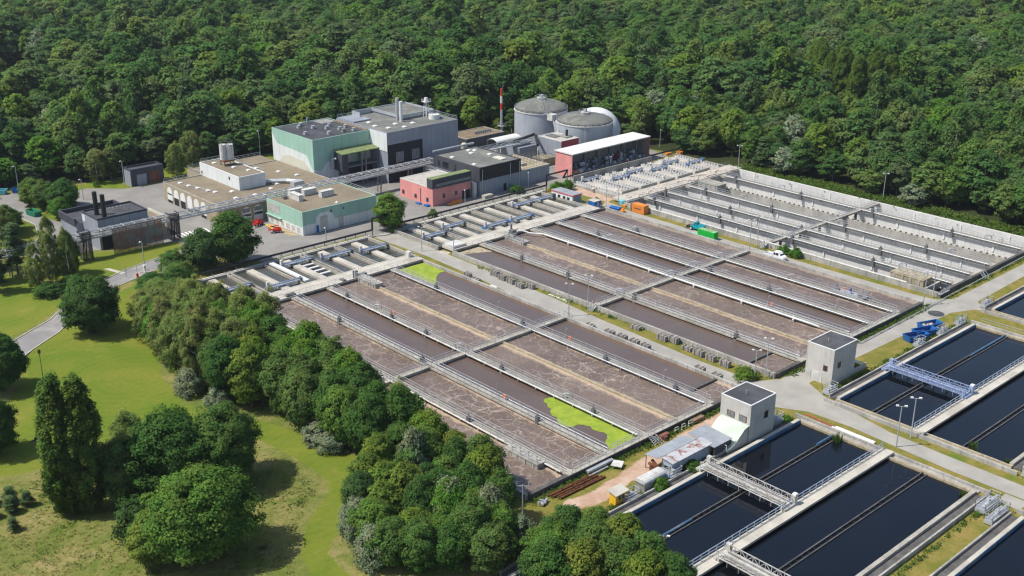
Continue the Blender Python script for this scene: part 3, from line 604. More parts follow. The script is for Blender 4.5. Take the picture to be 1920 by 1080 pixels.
MB().box(251.4, 259.4, 123.4, 123.9, ZF, .9).build('baffle_wall', 'concrete_pale', t3)
lane_water(251.35, 259.3, 119.8, 123.4, -.9, 'water_dark')
stairs(t3, 250.3, YM, -1, 0); stairs(t3, 303, YE - .6, .2, -1, n=6); stairs(t3, 272, YE - .6, -.3, -1)
MB().box(250.4, 254.6, 118.6, 119.4, .9, 1.1).rail((250.4, 118.6, 1.1), (254.6, 118.6, 1.1)).build('inlet_platform', 'galv', t3)

# ------------------------------------------------------------------ service decks and primary settling tanks
def deck(label, x0, x1, y0=222.45, y1=228.0, m='concrete_pale'):
    t = thing('service_deck', label, 'deck', ((x0 + x1) / 2, y0, 0))
    d = MB().box(x0, x1, y0, y1, .55, 1.25).build('slab', m, t)
    MB().rail((x0, y0 + .12, 1.25), (x1, y0 + .12, 1.25), r=.035).build('railing', 'galv', d)
    MB().rail((x0, y1 - .12, 1.25), (x1, y1 - .12, 1.25), r=.03).build('railing', 'galv', d)
    return t
d1 = deck('pale concrete service deck above the left basin block', 112, 173.4)
d2 = deck('pale concrete service deck above the middle basin block', 184, 240.8)
d3 = deck('debris-strewn concrete service deck above the drained basin', 252.0, 310.5)
for x in (128.6, 133.2): b = MB().box(x - 1.3, x + 1.3, 222.7, 223.7, 1.27, 1.6); b.cbox(x - .6, 223.2, 1.6, .9, .6, .25); b.cbox(x + .6, 223.2, 1.6, .9, .6, .25); b.build('vent_box', 'galv_dark', d1)
b = MB(); b.cbox(152.5, 223.2, 1.25, .6, .6, 1.6); b.cbox(154.2, 223.2, 1.25, 2.4, .9, .5); b.cbox(151.5, 223.0, 1.25, .3, .3, 1.9); b.cbox(148.5, 223.4, 1.25, 1.1, 1.6, .25); b.build('sluice_gear', 'galv_dark', d1)
b = MB(); b.cbox(171.6, 226.6, 1.25, 1.0, 1.4, 1.4); b.rail((170.6, 225.4, 1.25), (173, 225.4, 1.25)); b.build('hoist_frame', 'white_dirty', d1)
MB().box(184.2, 188.6, 223.2, 227.4, 1.27, 1.9).build('control_block', 'white_dirty', d2)

def settling(label, x0, x1, n, water='water_primary', zw=.35, dry=False):
    t = thing('settling_tank', label, 'tank', ((x0 + x1) / 2, 228, 0)); y0, y1 = 228.0, 247.6
    for a, b_ in ((x0 - .3, x0 + .2), (x1 - .2, x1 + .3)): MB().box(a, b_, y0, y1, -1.4, 1.15).build('outer_wall', 'concrete', t)
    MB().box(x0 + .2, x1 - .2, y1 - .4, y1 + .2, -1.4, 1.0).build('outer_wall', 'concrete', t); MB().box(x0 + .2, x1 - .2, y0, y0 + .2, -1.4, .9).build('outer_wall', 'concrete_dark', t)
    p = (x1 - x0) / n
    struct('water', MB().sheet([(x0 + .2, y0 + .2), (x1 - .2, y0 + .2), (x1 - .2, y1 - .4), (x0 + .2, y1 - .4)], zw), water)
    for k in range(n):
        c = x0 + p * (k + .5)
        MB().box(c - .95, c + .95, y0 + .2, y1 - 1.2, -1.2, .92).build('channel_cover', 'concrete_pale', t)
        if k: 
            xb = x0 + p * k
            for s in (-.55, .55): MB().box(xb + s - .16, xb + s + .16, y0 + .2, y1 - .5, -1.2, 1.02).build('tank_divider', 'concrete', t)
            if k % 2: MB().rail((xb - .5, y0 + 1, 1.0), (xb - .5, y1 - 1, 1.0), r=.03).build('railing', 'galv', t)
        r = MB()
        for s in (-1, 1):
            for j in range(9): yy = y0 + 1.6 + j * 1.9; r.box(min(c + s * 1.0, c + s * (p / 2 - .8)), max(c + s * 1.0, c + s * (p / 2 - .8)), yy, yy + .12, zw - .5, zw - .06 + .09)
        tag(r.build('weir_bar', 'galv_dark', t), kind='stuff')
    return t
p1 = settling('primary settling tanks with pale channel covers on the left', 119.5, 173.4, 5)
p2 = settling('primary settling tanks with pale channel covers in the middle', 182.9, 240.0, 6)
ld = MB()
for k in range(4): ld.box(147.3, 150.6, 231.5 + k * 2.6, 232.3 + k * 2.6, .7, .95)
ld.build('channel_slab', 'concrete_white', p1)
MB().box(141.2, 142.4, 229, 246, 1.05, 1.5).build('channel_cover', 'white_paint', p1)
def scraper(label, x0, x1, y, m='steel_blue'):
    t = thing('scraper_bridge', label, 'bridge', ((x0 + x1) / 2, y, 1.0))
    b = MB(); b.truss((x0, y - .35, 1.35), (x1, y - .35, 1.35), .45, 8, .05); b.truss((x0, y + .35, 1.35), (x1, y + .35, 1.35), .45, 8, .05); b.build('girder', m, t)
    MB().box(x0, x1, y - .5, y + .5, 1.28, 1.36).build('deck', m, t); MB().tube((x0, y - .45, 1.95), (x1, y - .45, 1.95), .12, 6).build('conduit', 'steel_blue', t)
    MB().box(x0 + .2, x0 + .8, y - .3, y + .3, 1.36, 2.9).build('control_cabinet', 'white_dirty', t)
    e = MB(); e.cbox(x1 - .3, y, 1.0, .7, 1.0, .5); e.cyl(x1 - .3, y + .2, 1.5, 2.0, .26, 8); e.cbox(x0 + .1, y, 1.0, .5, 1.6, .36); e.build('drive_motor', 'blue_motor' if int(x0) % 2 == 0 and x0 > 200 else 'galv_dark', t)
    h = MB()
    for k in range(5): xx = x0 + 1.2 + k * (x1 - x0 - 2.4) / 4; h.tube((xx, y, 1.3), (xx, y + .5, .3), .07, 4)
    tag(h.build('scraper_arm', 'galv_dark', t), kind='stuff'); return t
scraper('scraper bridge over the first left settling tank, nearest the trees', 120.0, 130.4, 236.2)
scraper('scraper bridge low over the second left settling tank', 131.2, 141.4, 231.0)
scraper('scraper bridge with a white cabinet high over the third left tank', 142.2, 152.2, 242.4)
scraper('scraper bridge over the fourth left settling tank', 153.0, 163.2, 240.4)
scraper('scraper bridge over the fifth left tank beside the road', 163.8, 173.2, 238.0)
scraper('scraper bridge over the first middle tank beside the road', 183.4, 192.2, 236.0)
scraper('scraper bridge over the second middle settling tank', 192.8, 201.6, 239.0)
scraper('scraper bridge with twin cabinets across two middle tanks', 202.4, 211.6, 231.6); scraper('scraper bridge in line with the twin cabinets further right', 212.0, 221.2, 231.4)
scraper('scraper bridge with a blue motor near the red-roofed cabins', 221.8, 239.6, 241.4)

# drained primary tanks at the far right, full of demolition debris
p3 = thing('derelict_tank', 'drained primary tanks in demolition, with notched weirs and debris', 'tank', (282, 228, 0))
x0, x1, y0, y1 = 255.0, 309.0, 228.0, 250.5
MB().box(x0 - .3, x0 + .3, y0, y1, -2.4, .9).build('outer_wall', 'concrete_wall', p3); MB().box(x1 - .3, x1 + .3, y0, y1, -2.4, 1.1).build('outer_wall', 'concrete_wall', p3)
MB().box(257.4, 296.0, y1 - .3, y1, 0, 2.4).build('screen_wall', 'concrete_wall', p3); MB().box(x0, x1, y0 + .0, y0 + .3, -2.4, .8).build('outer_wall', 'concrete_wall', p3)
MB().box(x0, x1, y0, y1, -.3, .2).build('floor', 'concrete_wall', p3)
for k in range(6):
    xa = x0 + 1.2 + k * 8.9
    for s in (0, 5.6):
        w = MB().box(xa + s, xa + s + .3, y0 + 1.2, y1 - 2.0, .2, 1.25)
        for j in range(16): w.box(xa + s - .02, xa + s + .32, y0 + 1.6 + j * 1.15, y0 + 2.1 + j * 1.15, 1.25, 1.6)
        w.build('weir_wall', 'concrete_white', p3)
        nt_ = MB()
        for j in range(15): nt_.box(xa + s - .05, xa + s + .05, y0 + 2.3 + j * 1.15, y0 + 2.55 + j * 1.15, 1.0, 1.24)
        tag(nt_.build('weir_notch', 'galv_dark', p3), kind='stuff')
    MB().box(xa + 1.6, xa + 4.3, y0 + .9, y1 - 3, .2, .95).build('channel_cover', 'concrete_pale', p3)
    MB().box(xa + 7.2, xa + 7.6, y0 + .5, y1 - 1, .2, 1.1).build('tank_divider', 'concrete_dark', p3)
for k in range(5): MB().box(257 + k * 9, 264.6 + k * 9, 228.5, 228.75, .85, 1.9).build('barrier_panel', 'concrete', p3)
for i, (xa, y) in enumerate(((257.5, 246.8), (266, 241.5), (275, 243.5), (284, 240.5), (293, 243), (300.5, 238))):
    scraper(['derelict scraper bridge at the left end of the drained tanks', 'derelict scraper bridge with blue motor over the second drained tank', 'derelict scraper bridge beside twin cabinets in the drained tanks', 'derelict scraper bridge over the fourth drained tank', 'derelict scraper bridge over the fifth drained tank', 'derelict scraper bridge at the forest end of the drained tanks'][i], xa, xa + 8.6, y, 'blue_motor' if 0 else 'steel_blue')
rb = MB(); rnd = random.Random(3)
for i in range(170):
    xx = rnd.uniform(253.5, 306); yy = rnd.choice([rnd.uniform(222.8, 227), rnd.uniform(229, 249)]); zz = 1.26 if yy < 228 else .95
    if yy > 228 and rnd.random() < .5: continue
    s = rnd.uniform(.15, .7); a = rnd.uniform(0, 3.14); c, s_ = math.cos(a), math.sin(a); l, w = s * rnd.uniform(.7, 2.2), s * .5
    rb.prism([(xx + c * l - s_ * w, yy + s_ * l + c * w), (xx - c * l - s_ * w, yy - s_ * l + c * w), (xx - c * l + s_ * w, yy - s_ * l - c * w), (xx + c * l + s_ * w, yy + s_ * l - c * w)], zz, zz + s * .45)
tag(rb.build('demolition_rubble', 'rubble', loc=(282, 228, 0)), 'scattered reddish demolition rubble on the drained tanks and their deck', 'rubble', kind='stuff')

# long black pipe line on trestles behind the settling tanks
t = thing('pipeline', 'long black insulated pipe on trestles behind the settling tanks', 'pipeline', (200, 250, 0))
MB().path([(112, 249.6, 1.9), (176, 249.6, 1.9), (176.6, 249.6, 2.0), (176.6, 249.6, 5.2), (185.6, 249.6, 5.2), (185.6, 249.6, 1.9), (244.6, 249.6, 1.9), (244.6, 249.6, 5.2), (254, 249.6, 5.2), (254, 251.6, 2.2), (300, 251.6, 2.2), (312, 251.6, 2.2)], .28, 8).build('pipe', 'black_pipe', t)
tr_ = MB().tube((0, 0, 0), (0, 0, 1.9), .07, 4).tube((0, 0, 1.6), (0, -1.1, .9), .06, 4).tube((0, -1.1, 0), (0, -1.1, 1.3), .06, 4).build('trestle', 'galv_dark', t, local=True); k_ = 0
for i in range(58):
    x = 113 + i * 3.4
    if 176 < x < 186 or 244 < x < 256: continue
    o = tr_ if k_ == 0 else share(tr_, t, name='trestle'); k_ += 1
    o.location = (x - 200, (249.6 if x < 250 else 251.6) - 250, 0)
for x in (176.6, 185.6, 244.6, 254): MB().tube((x, 249.6, 0), (x, 249.6, 5.2), .14, 6).build('gantry_post', 'galv_dark', t)
MB().box(113, 175, 248.4, 248.8, .2, .9).build('cable_trough', 'concrete_white', t); MB().box(187, 243, 248.3, 248.9, .2, .9).build('cable_trough', 'concrete_white', t)

# ------------------------------------------------------------------ secondary clarifiers (dark water)
def clarifier(label, x0, x1, y0, y1, wy, divs, endL=True):
    t = thing('clarifier', label, 'basin', ((x0 + x1) / 2, (y0 + y1) / 2, 0))
    # long side walls: launder trough with a pale coping and blue edge
    for y, s in ((y1, 1), (y0, -1)):
        MB().box(x0, x1, min(y, y + s * 1.9), max(y, y + s * 1.9), -.6, .35).build('launder_trough', 'concrete_dark', t)
        MB().box(x0, x1, y - .35, y + .35, -.6, .9).build('coping', 'concrete_pale' if s > 0 else 'concrete', t)
        MB().box(x0, x1, min(y + s * 1.9, y + s * 2.2), max(y + s * 1.9, y + s * 2.2), -.6, .85).build('outer_wall', 'concrete_wall', t)
        if s > 0: MB().box(x0, x1, y - .42, y - .36, -.2, .8).build('blue_edging', 'blue_trim', t)
    for x, s in ((x0, -1), (x1, 1)):
        MB().box(min(x, x + s * .5), max(x, x + s * .5), y0 - .3, y1 + .3, -.6, .55).build('inner_wall', 'concrete_tan', t)
        MB().box(min(x + s * .5, x + s * 1.7), max(x + s * .5, x + s * 1.7), y0 - .3, y1 + .3, -.6, .25).build('channel_bed', 'concrete_wall', t)
        MB().box(min(x + s * 1.7, x + s * 2.1), max(x + s * 1.7, x + s * 2.1), y0 - 2, y1 + 2, -.6, .75).build('outer_wall', 'concrete_wall', t)
    struct('water', MB().sheet([(x0 + .02, y0 + .3), (x1 - .02, y0 + .3), (x1 - .02, y1 - .3), (x0 + .02, y1 - .3)], .12), 'water_dark')
    for y in divs:
        MB().box(x0, x1, y + .25, y + .45, -.4, .42).build('skimmer_beam', 'concrete_dark', t); MB().box(x0, x1, y - .55, y - .38, -.4, .3).build('skimmer_beam', 'concrete_dark', t)
        q = MB(); n = int((x1 - x0) / 1.6)
        for k in range(n): q.box(x0 + .5 + k * 1.6, x0 + .62 + k * 1.6, y - .4, y + .3, .15, .24)
        tag(q.build('skimmer_rung', 'black_pipe', t), kind='stuff')
    d = MB().box(x0 - 1.7, x1 + 1.9, wy - 1.25, wy + 1.0, .55, .95).build('walkway', 'concrete_pale', t)
    MB().box(x0, x1, wy - .5, wy + .5, -.6, .55).build('divider_wall', 'concrete_dark', t)
    post = MB().tube((0, 0, 0), (0, 0, 1.2), .085, 5).build('railing_post', 'steel_blue', d, local=True)
    n = int((x1 - x0 + 2) / 1.9); yy = wy + .85; L = ORG[d.name]
    for k in range(n + 1):
        p_ = post if k == 0 else share(post, d, name='railing_post')
        p_.location = (x0 - 1 + k * (x1 - x0 + 2.4) / n - L.x, yy - L.y, .95 - L.z)
    MB().tube((x0 - 1, yy, 2.14), (x1 + 1.4, yy, 2.14), .075, 5).tube((x0 - 1, yy, 1.55), (x1 + 1.4, yy, 1.55), .055, 5).build('hand_rail', 'steel_blue', d)
    return t
c1 = clarifier('dark blue settling basin in the foreground right, with a rusty-grey truss bridge', 96, 170.2, 69.8, 104.6, 87.0, (96.6, 78.8))
c2 = clarifier('dark blue settling basin on the right, spanned by the blue truss bridge', 183.8, 239.4, 69.8, 104.6, 87.0, (97.1, 78.6))
c3 = clarifier('dark basin cut off at the bottom right corner', 92, 168.4, 26, 60.6, 43, (52, 35))
c4 = clarifier('dark basin cut off at the right edge beyond the cross road', 251.6, 308, 70, 106.0, 88, (98, 79))
for x, y, w in ((171.6, 97.2, 1.2), (171.9, 78.6, 1.5)): pass
def truss_bridge(label, x, y0, y1, m, m2, group=None):
    t = thing('travelling_bridge', label, 'bridge', (x, (y0 + y1) / 2, .9), group=group)
    for s in (-1.25, 1.25): MB().truss((x + s, y0, 1.35), (x + s, y1, 1.35), 1.15, int((y1 - y0) / 1.1), .085).build('girder', m, t)
    b = MB().box(x - 1.0, x + 1.0, y0, y1, 1.4, 1.48); b.build('deck', m2, t)
    b = MB()
    for s in (-.45, .5): b.tube((x + s, y0 + .5, 1.75), (x + s, y1 - .5, 1.75), .16, 6)
    b.build('pipe', m2, t)
    b = MB(); b.tube((x, y0, 2.5), (x, y1, 2.5), .06, 4); b.rail((x - 1.9, y0, .85), (x - 1.9, y1, .85), h=.9, step=2.2, r=.06, mid=0); b.build('lower_frame', m, t)
    for y in (y0, y1):
        e = MB().box(x - 1.8, x + 1.8, y - .5, y + .5, .96, 1.36); e.cbox(x + 1.3, y, 1.36, .7, .8, 1.3)
        for s in (-1.4, 1.4): e.tube((x + s, y - .35, 1.1), (x + s, y + .35, 1.1), .28, 10)
        e.build('drive_carriage', m2, t)
    MB().box(x + 1.2, x + 1.9, y0 - .35, y0 + .35, 1.36, 2.9).build('control_cabinet', 'white_paint', t)
    h = MB()
    for k in range(6): yy = y0 + 1.6 + k * (y1 - y0 - 3.2) / 5; h.tube((x - .6, yy, 1.4), (x - .6, yy, .15), .07, 4); h.tube((x + .6, yy, 1.4), (x + .6, yy, .15), .07, 4); h.tube((x - .6, yy, .7), (x + .6, yy, .2), .05, 4)
    tag(h.build('scraper_arm', 'galv_dark', t), kind='stuff')
    return t
mat('truss_grey', (.46, .45, .42), .65, .2, .8, stain=(.25, .15, .09), stain_amt=.4, stain_scale=.9)
truss_bridge('grey lattice travelling bridge over the foreground basin, near the tin sheds', 142.6, 87.8, 105.2, 'truss_grey', 'truss_grey')
truss_bridge('blue lattice travelling bridge on the right', 203.2, 87.8, 105.2, 'blue_steel', 'blue_steel')
truss_bridge('grey lattice bridge cut off by the bottom edge', 123.5, 69.6, 86.4, 'truss_grey', 'truss_grey')
# launder access platforms beside the walls
def platform(par, x0, x1, y0, y1, z=.9):
    b = MB().box(x0, x1, y0, y1, .2, z); b.rail((x0, y0, z), (x1, y0, z), step=1.4).rail((x0, y1, z), (x1, y1, z), step=1.4).rail((x0, y0, z), (x0, y1, z), step=1.4).rail((x1, y0, z), (x1, y1, z), step=1.4)
    b.tube((x0 + .4, y0 + .5, z), (x1 - .3, y0 + .5, z + .6), .18, 6); b.cbox((x0 + x1) / 2, (y0 + y1) / 2, z, .6, .6, .8); b.tube((x1 - .4, y1, z + .9), (x1 + .4, y1 + .3, .1), .06, 4)
    b.build('valve_platform', 'galv', par)
platform(c1, 164.8, 168.6, 106.9, 108.4); platform(c1, 135.2, 138.6, 106.9, 108.3); platform(c1, 124.4, 127.6, 106.9, 108.3); platform(c1, 165.4, 170.8, 65.6, 67.3)
platform(c2, 184.2, 187.4, 107.0, 108.6); platform(c2, 219.0, 222, 107, 108.4); platform(c2, 228.6, 232.2, 107, 108.2); platform(c2, 236.8, 240.6, 106.9, 108.2); platform(c3, 163, 169, 63.2, 64.6); platform(c2, 182.0, 186.6, 65.4, 67.2); platform(c4, 252, 256, 108.2, 109.6)
MB().path([(170.0, 97.1, .5), (165, 97.1, .5)], .18, 6).build('skimmer_pipe', 'blue_trim', c1); MB().path([(114, 96.6, .55), (121, 96.6, .55), (128.5, 96.6, .55)], .2, 6).build('skimmer_pipe', 'blue_trim', c1); MB().path([(239, 97.1, .55), (223, 97.1, .55)], .2, 6).build('skimmer_pipe', 'blue_trim', c2)
MB().box(239.9, 240.6, 91.6, 92.6, .5, 2.4).build('control_cabinet', 'white_paint', c2); MB().rail((241.6, 70, .75), (241.6, 104, .75), step=2).build('railing', 'galv', c2)
tag(MB().box(172.4, 173.0, 90.2, 99.0, .3, .62).box(173.15, 173.7, 90.4, 98.6, .3, .55).build('white_channel', 'white_paint', loc=(173, 95, .3)), 'pair of long white pipe sections lying on the wall by the road', 'pipe')

# ------------------------------------------------------------------ buildings
def bldg(name, label, x0, x1, y0, y1, h, wm, rm, pm=None, par=.45, z0=0, cat='building', lip=.28):
    t = thing(name, label, cat, ((x0 + x1) / 2, (y0 + y1) / 2, z0))
    MB().box(x0, x1, y0, y1, z0, h - .02).build('wall', wm, t)
    r = MB().box(x0 + lip, x1 - lip, y0 + lip, y1 - lip, h - .02, h + .06).build('roof', rm, t)
    b = MB(); b.box(x0 - .02, x0 + lip, y0 - .02, y1 + .02, h - .02, h + par); b.box(x1 - lip, x1 + .02, y0 - .02, y1 + .02, h - .02, h + par)
    b.box(x0 + lip, x1 - lip, y0 - .02, y0 + lip, h - .02, h + par); b.box(x0 + lip, x1 - lip, y1 - lip, y1 + .02, h - .02, h + par); b.build('parapet', pm or wm, t)
    t['_r'] = r.name
    return t, r
def panel(par, name, face, at, a0, a1, z0, z1, m, th=.06):
    b = MB()
    if face == '-X': b.box(at - th, at - .004, a0, a1, z0, z1)
    else: b.box(a0, a1, at - th, at - .004, z0, z1)
    return b.build(name, m, par)
def ppanel(par, name, face, at, pts, m, th=.05):
    n = len(pts); b = MB(); f = lambda a, z, d: (at - d, a, z) if face == '-X' else (a, at - d, z)
    b.add([f(a, z, th) for a, z in pts] + [f(a, z, .004) for a, z in pts], [tuple(range(n)), tuple(range(2 * n - 1, n - 1, -1))] + [(i, n + i, n + (i + 1) % n, (i + 1) % n) for i in range(n)])
    return b.build(name, m, par)
def window(par, face, at, a0, a1, z0, z1, m='glass_dark', fm='galv_dark', bars=0):
    w = panel(par, 'window', face, at, a0 - .12, a1 + .12, z0 - .12, z1 + .12, fm, .05)
    for k in range(bars + 1):
        s = (a1 - a0) / (bars + 1); panel(w, 'pane', face, at - .05, a0 + k * s + .04, a0 + (k + 1) * s - .04, z0, z1, m, .03)
    return w
def skylight(r, x, y, z, s=1.2):
    b = MB(); b.cbox(x, y, z, s, s, .25); b.add([(x - s * .45, y - s * .45, z + .25), (x + s * .45, y - s * .45, z + .25), (x + s * .45, y + s * .45, z + .25), (x - s * .45, y + s * .45, z + .25), (x, y, z + .55)], [(0, 1, 4), (1, 2, 4), (2, 3, 4), (3, 0, 4)]); b.build('skylight', 'white_paint', r)
def vent(r, x, y, z, s=.9, m='galv'):
    b = MB(); b.cbox(x, y, z, s, s, .5); b.cyl(x, y, z + .5, z + .8, s * .3, 8); b.cyl(x, y, z + .8, z + 1.0, s * .55, 8); b.build('roof_vent', m, r)

# boiler house with twin black stacks, far left
t, r = bldg('boiler_house', 'grey boiler house with two black stacks under the pipe bridge', 115.1, 129.3, 288.8, 299.1, 8.4, 'grey_clad', 'roof_dark', 'dark_clad', .5)
for x, y in ((117.3, 294.0), (117.7, 290.0)): MB().cyl(x, y, 8.4, 14.9, .62, 12).build('stack', 'black_pipe', t)
MB().box(113.3, 129, 299.12, 310, 0, 5.6).build('rear_wing', 'grey_clad', t); MB().box(112.9, 113.5, 299.14, 310.3, 4.9, 6.8).box(113.5, 129.2, 309.8, 310.3, 4.9, 6.8).box(128.7, 129.2, 299.14, 309.8, 4.9, 6.8).build('parapet', 'dark_clad', t); MB().box(113.5, 128.7, 299.3, 309.8, 5.6, 5.64).build('wing_roof', 'roof_dark', t)
panel(t, 'door_opening', '-Y', 288.8, 115.7, 118.6, 0, 5.0, 'black_clad'); MB().box(129.32, 134.4, 289.5, 299, 0, 5.0).build('side_wing', 'beige_wall', t); MB().box(129.5, 134.2, 289.7, 298.8, 5.0, 5.1).build('wing_roof', 'roof_brown', t); MB().box(134.2, 134.5, 289.4, 299, 5.0, 5.8).build('parapet', 'cream_clad', t)
panel(t, 'sign_board', '-X', 115.1, 297.0, 298.6, 6.2, 8.0, 'white_paint')
for k in range(8): b = MB().cbox(120 + k * 1.1, 297.2 - .05 * k, 8.47, .5, .4, .18).build('roof_block', 'slab_grey', r)
# garage
t, r = bldg('garage', 'small dark grey garage with two roller doors by the forest', 149.1, 160.2, 341.9, 346.9, 5.0, 'dark_clad', 'roof_dark', 'dark_clad', .6)
panel(t, 'roller_door', '-Y', 341.9, 150.9, 154.2, 0, 3.6, 'grey_clad'); panel(t, 'roller_door', '-Y', 341.9, 155.2, 158.6, 0, 4.0, 'timber_red'); MB().box(148.95, 149.08, 342.1, 346.7, 0, 4.9).build('gable_panel', 'grey_clad', t)

# workshop with arched bays
t, r = bldg('workshop', 'beige workshop with arched bays and a brown gravel roof', 150.0, 190.2, 284.4, 321.4, 5.5, 'beige_wall', 'roof_brown', 'concrete', .3)
MB().box(163.2, 190.0, 321.42, 331.4, 0, 5.4).build('wall', 'beige_wall', t); MB().box(163.4, 189.8, 321.5, 331.2, 5.4, 5.55).build('roof', 'roof_brown', t)
MB().rail((163.3, 331.2, 5.5), (189.8, 331.2, 5.5)).rail((163.3, 322, 5.5), (163.3, 331.2, 5.5)).rail((150.2, 321.2, 5.6), (163, 321.2, 5.6)).build('roof_railing', 'galv', t)
def arch(par, face, at, c, w, h, m, name='arched_bay', th=.08):
    pts = [(c - w / 2, 0.05), (c + w / 2, 0.05), (c + w / 2, h - w / 2)] + [(c + w / 2 * math.cos(a), h - w / 2 + w / 2 * math.sin(a)) for a in [math.pi * k / 8 for k in range(1, 8)]] + [(c - w / 2, h - w / 2)]
    return ppanel(par, name, face, at, pts, m, th)
for k, y in enumerate((317.4, 313.2, 309.0, 304.8, 300.6, 296.4)):
    a = arch(t, '-X', 150.0, y, 3.2, 4.9, 'white_paint' if k not in (9,) else 'glass_dark')
    panel(a, 'door_opening', '-X', 149.92, y - 1.45, y + 1.45, .05, 2.3 if k in (1, 2, 4) else .9, 'black_clad'); panel(a, 'door_window', '-X', 149.92, y - 1.4, y + 1.4, 2.6, 3.0, 'glass_dark', .05) if k == 0 else None
for x in (157.2, 161.0): a = arch(t, '-Y', 284.4, x, 3.0, 4.7, 'white_paint'); panel(a, 'window_band', '-Y', 284.32, x - 1.35, x + 1.35, 1.8, 2.5, 'glass_dark'); panel(a, 'window_band', '-Y', 284.32, x - 1.2, x + 1.2, 3.0, 4.2, 'glass_grey')
for x in (152.0, 154.2): arch(t, '-Y', 284.4, x, 1.4, 4.2, 'timber_red')
MB().box(168, 190, 283.6, 284.38, 0, 5.3).build('wall', 'beige_wall', t)
for x, y in ((153.5, 317), (154, 312.6), (154.8, 308.4), (155.8, 304.0), (156.6, 301), (160.6, 298.2), (158, 291.4), (164, 290.6), (170, 289), (175.5, 308), (180, 317), (183, 308.5), (185.2, 301.2), (181.5, 293.2), (175, 296.5), (171, 293.2), (166, 288.6), (174, 326)): skylight(r, x, y, 5.56)
b = MB().path([(154.8, 311, 5.8), (155.4, 303, 5.8), (156.2, 302.2, 6.0)], .12, 5); b.build('roof_pipe', 'galv', r)
b = MB().path([(172.4, 298.6, 6.4), (177.5, 295.2, 6.4), (180.5, 291.4, 6.2)], .42, 8); b.path([(173.4, 299.6, 6.4), (178.5, 296, 6.4), (181.5, 292, 6.2)], .42, 8); b.cbox(178.6, 290.6, 5.6, 3.6, 2.2, 1.6); b.build('air_duct', 'galv', r)
MB().cyl(150.6, 287.2, 0, 5.2, 1.9, 20).build('stair_tower', 'beige_wall', t); MB().cyl(150.6, 287.2, 5.2, 5.5, 1.95, 20).build('stair_tower_cap', 'concrete', t)
MB().box(152.4, 155.6, 281.6, 284.3, 2.6, 2.75).build('door_canopy', 'galv', t)
t2_, r2_ = bldg('rooftop_hall', 'long white hall set on the workshop roof', 163.0, 172.0, 297.8, 322.0, 9.4, 'white_clad', 'roof_brown', 'white_paint', .25, z0=5.58)
for x, y in ((166, 318), (168, 309.5), (169.6, 303.4)): skylight(r2_, x, y, 9.46)
window(t2_, '-X', 163.0, 303.3, 303.9, 7.8, 8.6); window(t2_, '-X', 163.0, 320.6, 321, 6.4, 7.0)
for k in range(9): MB().cbox(171.2, 300 + k * 2.3, 9.46, .5, .4, .15).build('roof_block', 'slab_grey', r2_)
b = MB().rail((163.3, 321.7, 9.5), (171.8, 321.7, 9.5)).rail((171.8, 298, 9.5), (171.8, 321.7, 9.5), mid=0).build('roof_railing', 'galv', t2_)
t = thing('silo', 'stained white twin silo standing on a rusty table', 'silo', (168.2, 313.6, 9.46))
b = MB()
for dx in (-1.6, 1.6):
    for dy in (-1.2, 1.2): b.tube((168.2 + dx, 313.6 + dy, 9.46), (168.2 + dx, 313.6 + dy, 10.8), .15, 4)
b.box(166.4, 170, 312.2, 315, 10.8, 11.2).build('table', 'rust', t)
b = MB().cyl(167.4, 314.2, 11.2, 16.0, 1.15, 16).cyl(169.1, 313.2, 11.2, 16.0, 1.15, 16); b.build('barrel', 'white_dirty', t)
b = MB()
for cx, cy in ((167.4, 314.2), (169.1, 313.2)):
    for k in range(8): a, c = k * math.pi / 4, (k + 1) * math.pi / 4; b.rail((cx + 1.1 * math.cos(a), cy + 1.1 * math.sin(a), 16), (cx + 1.1 * math.cos(c), cy + 1.1 * math.sin(c), 16), step=2)
b.build('guard_rail', 'galv_dark', t)

# green and white works building in front
t, r = bldg('green_workshop', 'green and white flat-roofed works building with white roof boxes', 162.4, 187.9, 262.8, 281.6, 6.7, 'green_clad', 'roof_brown', 'green_clad', .2)
MB().box(162.36, 187.94, 262.74, 262.8, 0, 2.9).build('lower_cladding', 'white_clad', t); MB().box(162.34, 162.4, 262.8, 281.6, 0, 2.2).build('lower_cladding', 'white_clad', t)
ppanel(t, 'painted_panel', '-Y', 262.74, [(166.4, 2.9), (173.2, 2.9), (172.4, 4.6), (170.9, 5.6), (168.2, 5.6), (166.8, 4.6)], 'white_clad')
panel(t, 'roller_door', '-Y', 262.68, 168.2, 170.6, .1, 4.6, 'pane_pale'); panel(t, 'door', '-Y', 262.68, 166.7, 167.5, .1, 2.2, 'blue_paint'); panel(t, 'door', '-Y', 262.68, 174.4, 176.0, .1, 3.4, 'pane_pale')
w = window(t, '-X', 162.4, 274.6, 281.0, 3.6, 6.2, 'pane_pale', 'green_clad', 5)
for k in range(6): window(t, '-X', 162.34, 264.4 + k * 2.8, 265.9 + k * 2.8, .5, 2.0, 'pane_pale', 'white_paint', 1)
MB().box(161.7, 162.3, 273.6, 281.4, 2.5, 2.62).build('canopy_strip', 'green_clad', t)
for x, y, l, w_ in ((168.4, 275.0, 1.5, 5.0), (174.0, 277.0, 4.2, 1.6), (176.8, 272.2, 4.2, 1.6), (171, 281.0 - 1.4, 4.4, 1.4)): b = MB().cbox(x, y, 6.77, l, w_, 1.7); b.box(x - l / 2 - .1, x + l / 2 + .1, y - w_ / 2 - .1, y + w_ / 2 + .1, 8.47, 8.6); b.build('roof_box', 'white_dirty', r)
MB().cbox(166.2, 277.8, 6.77, 1.2, 1.2, .9).build('roof_vent', 'galv_dark', r); skylight(r, 175.2, 264.4, 6.77, .8)
for x in (171.6, 175.8): panel(t, 'wall_vent', '-Y', 262.8, x, x + .7, 5.0, 5.8, 'galv_dark')
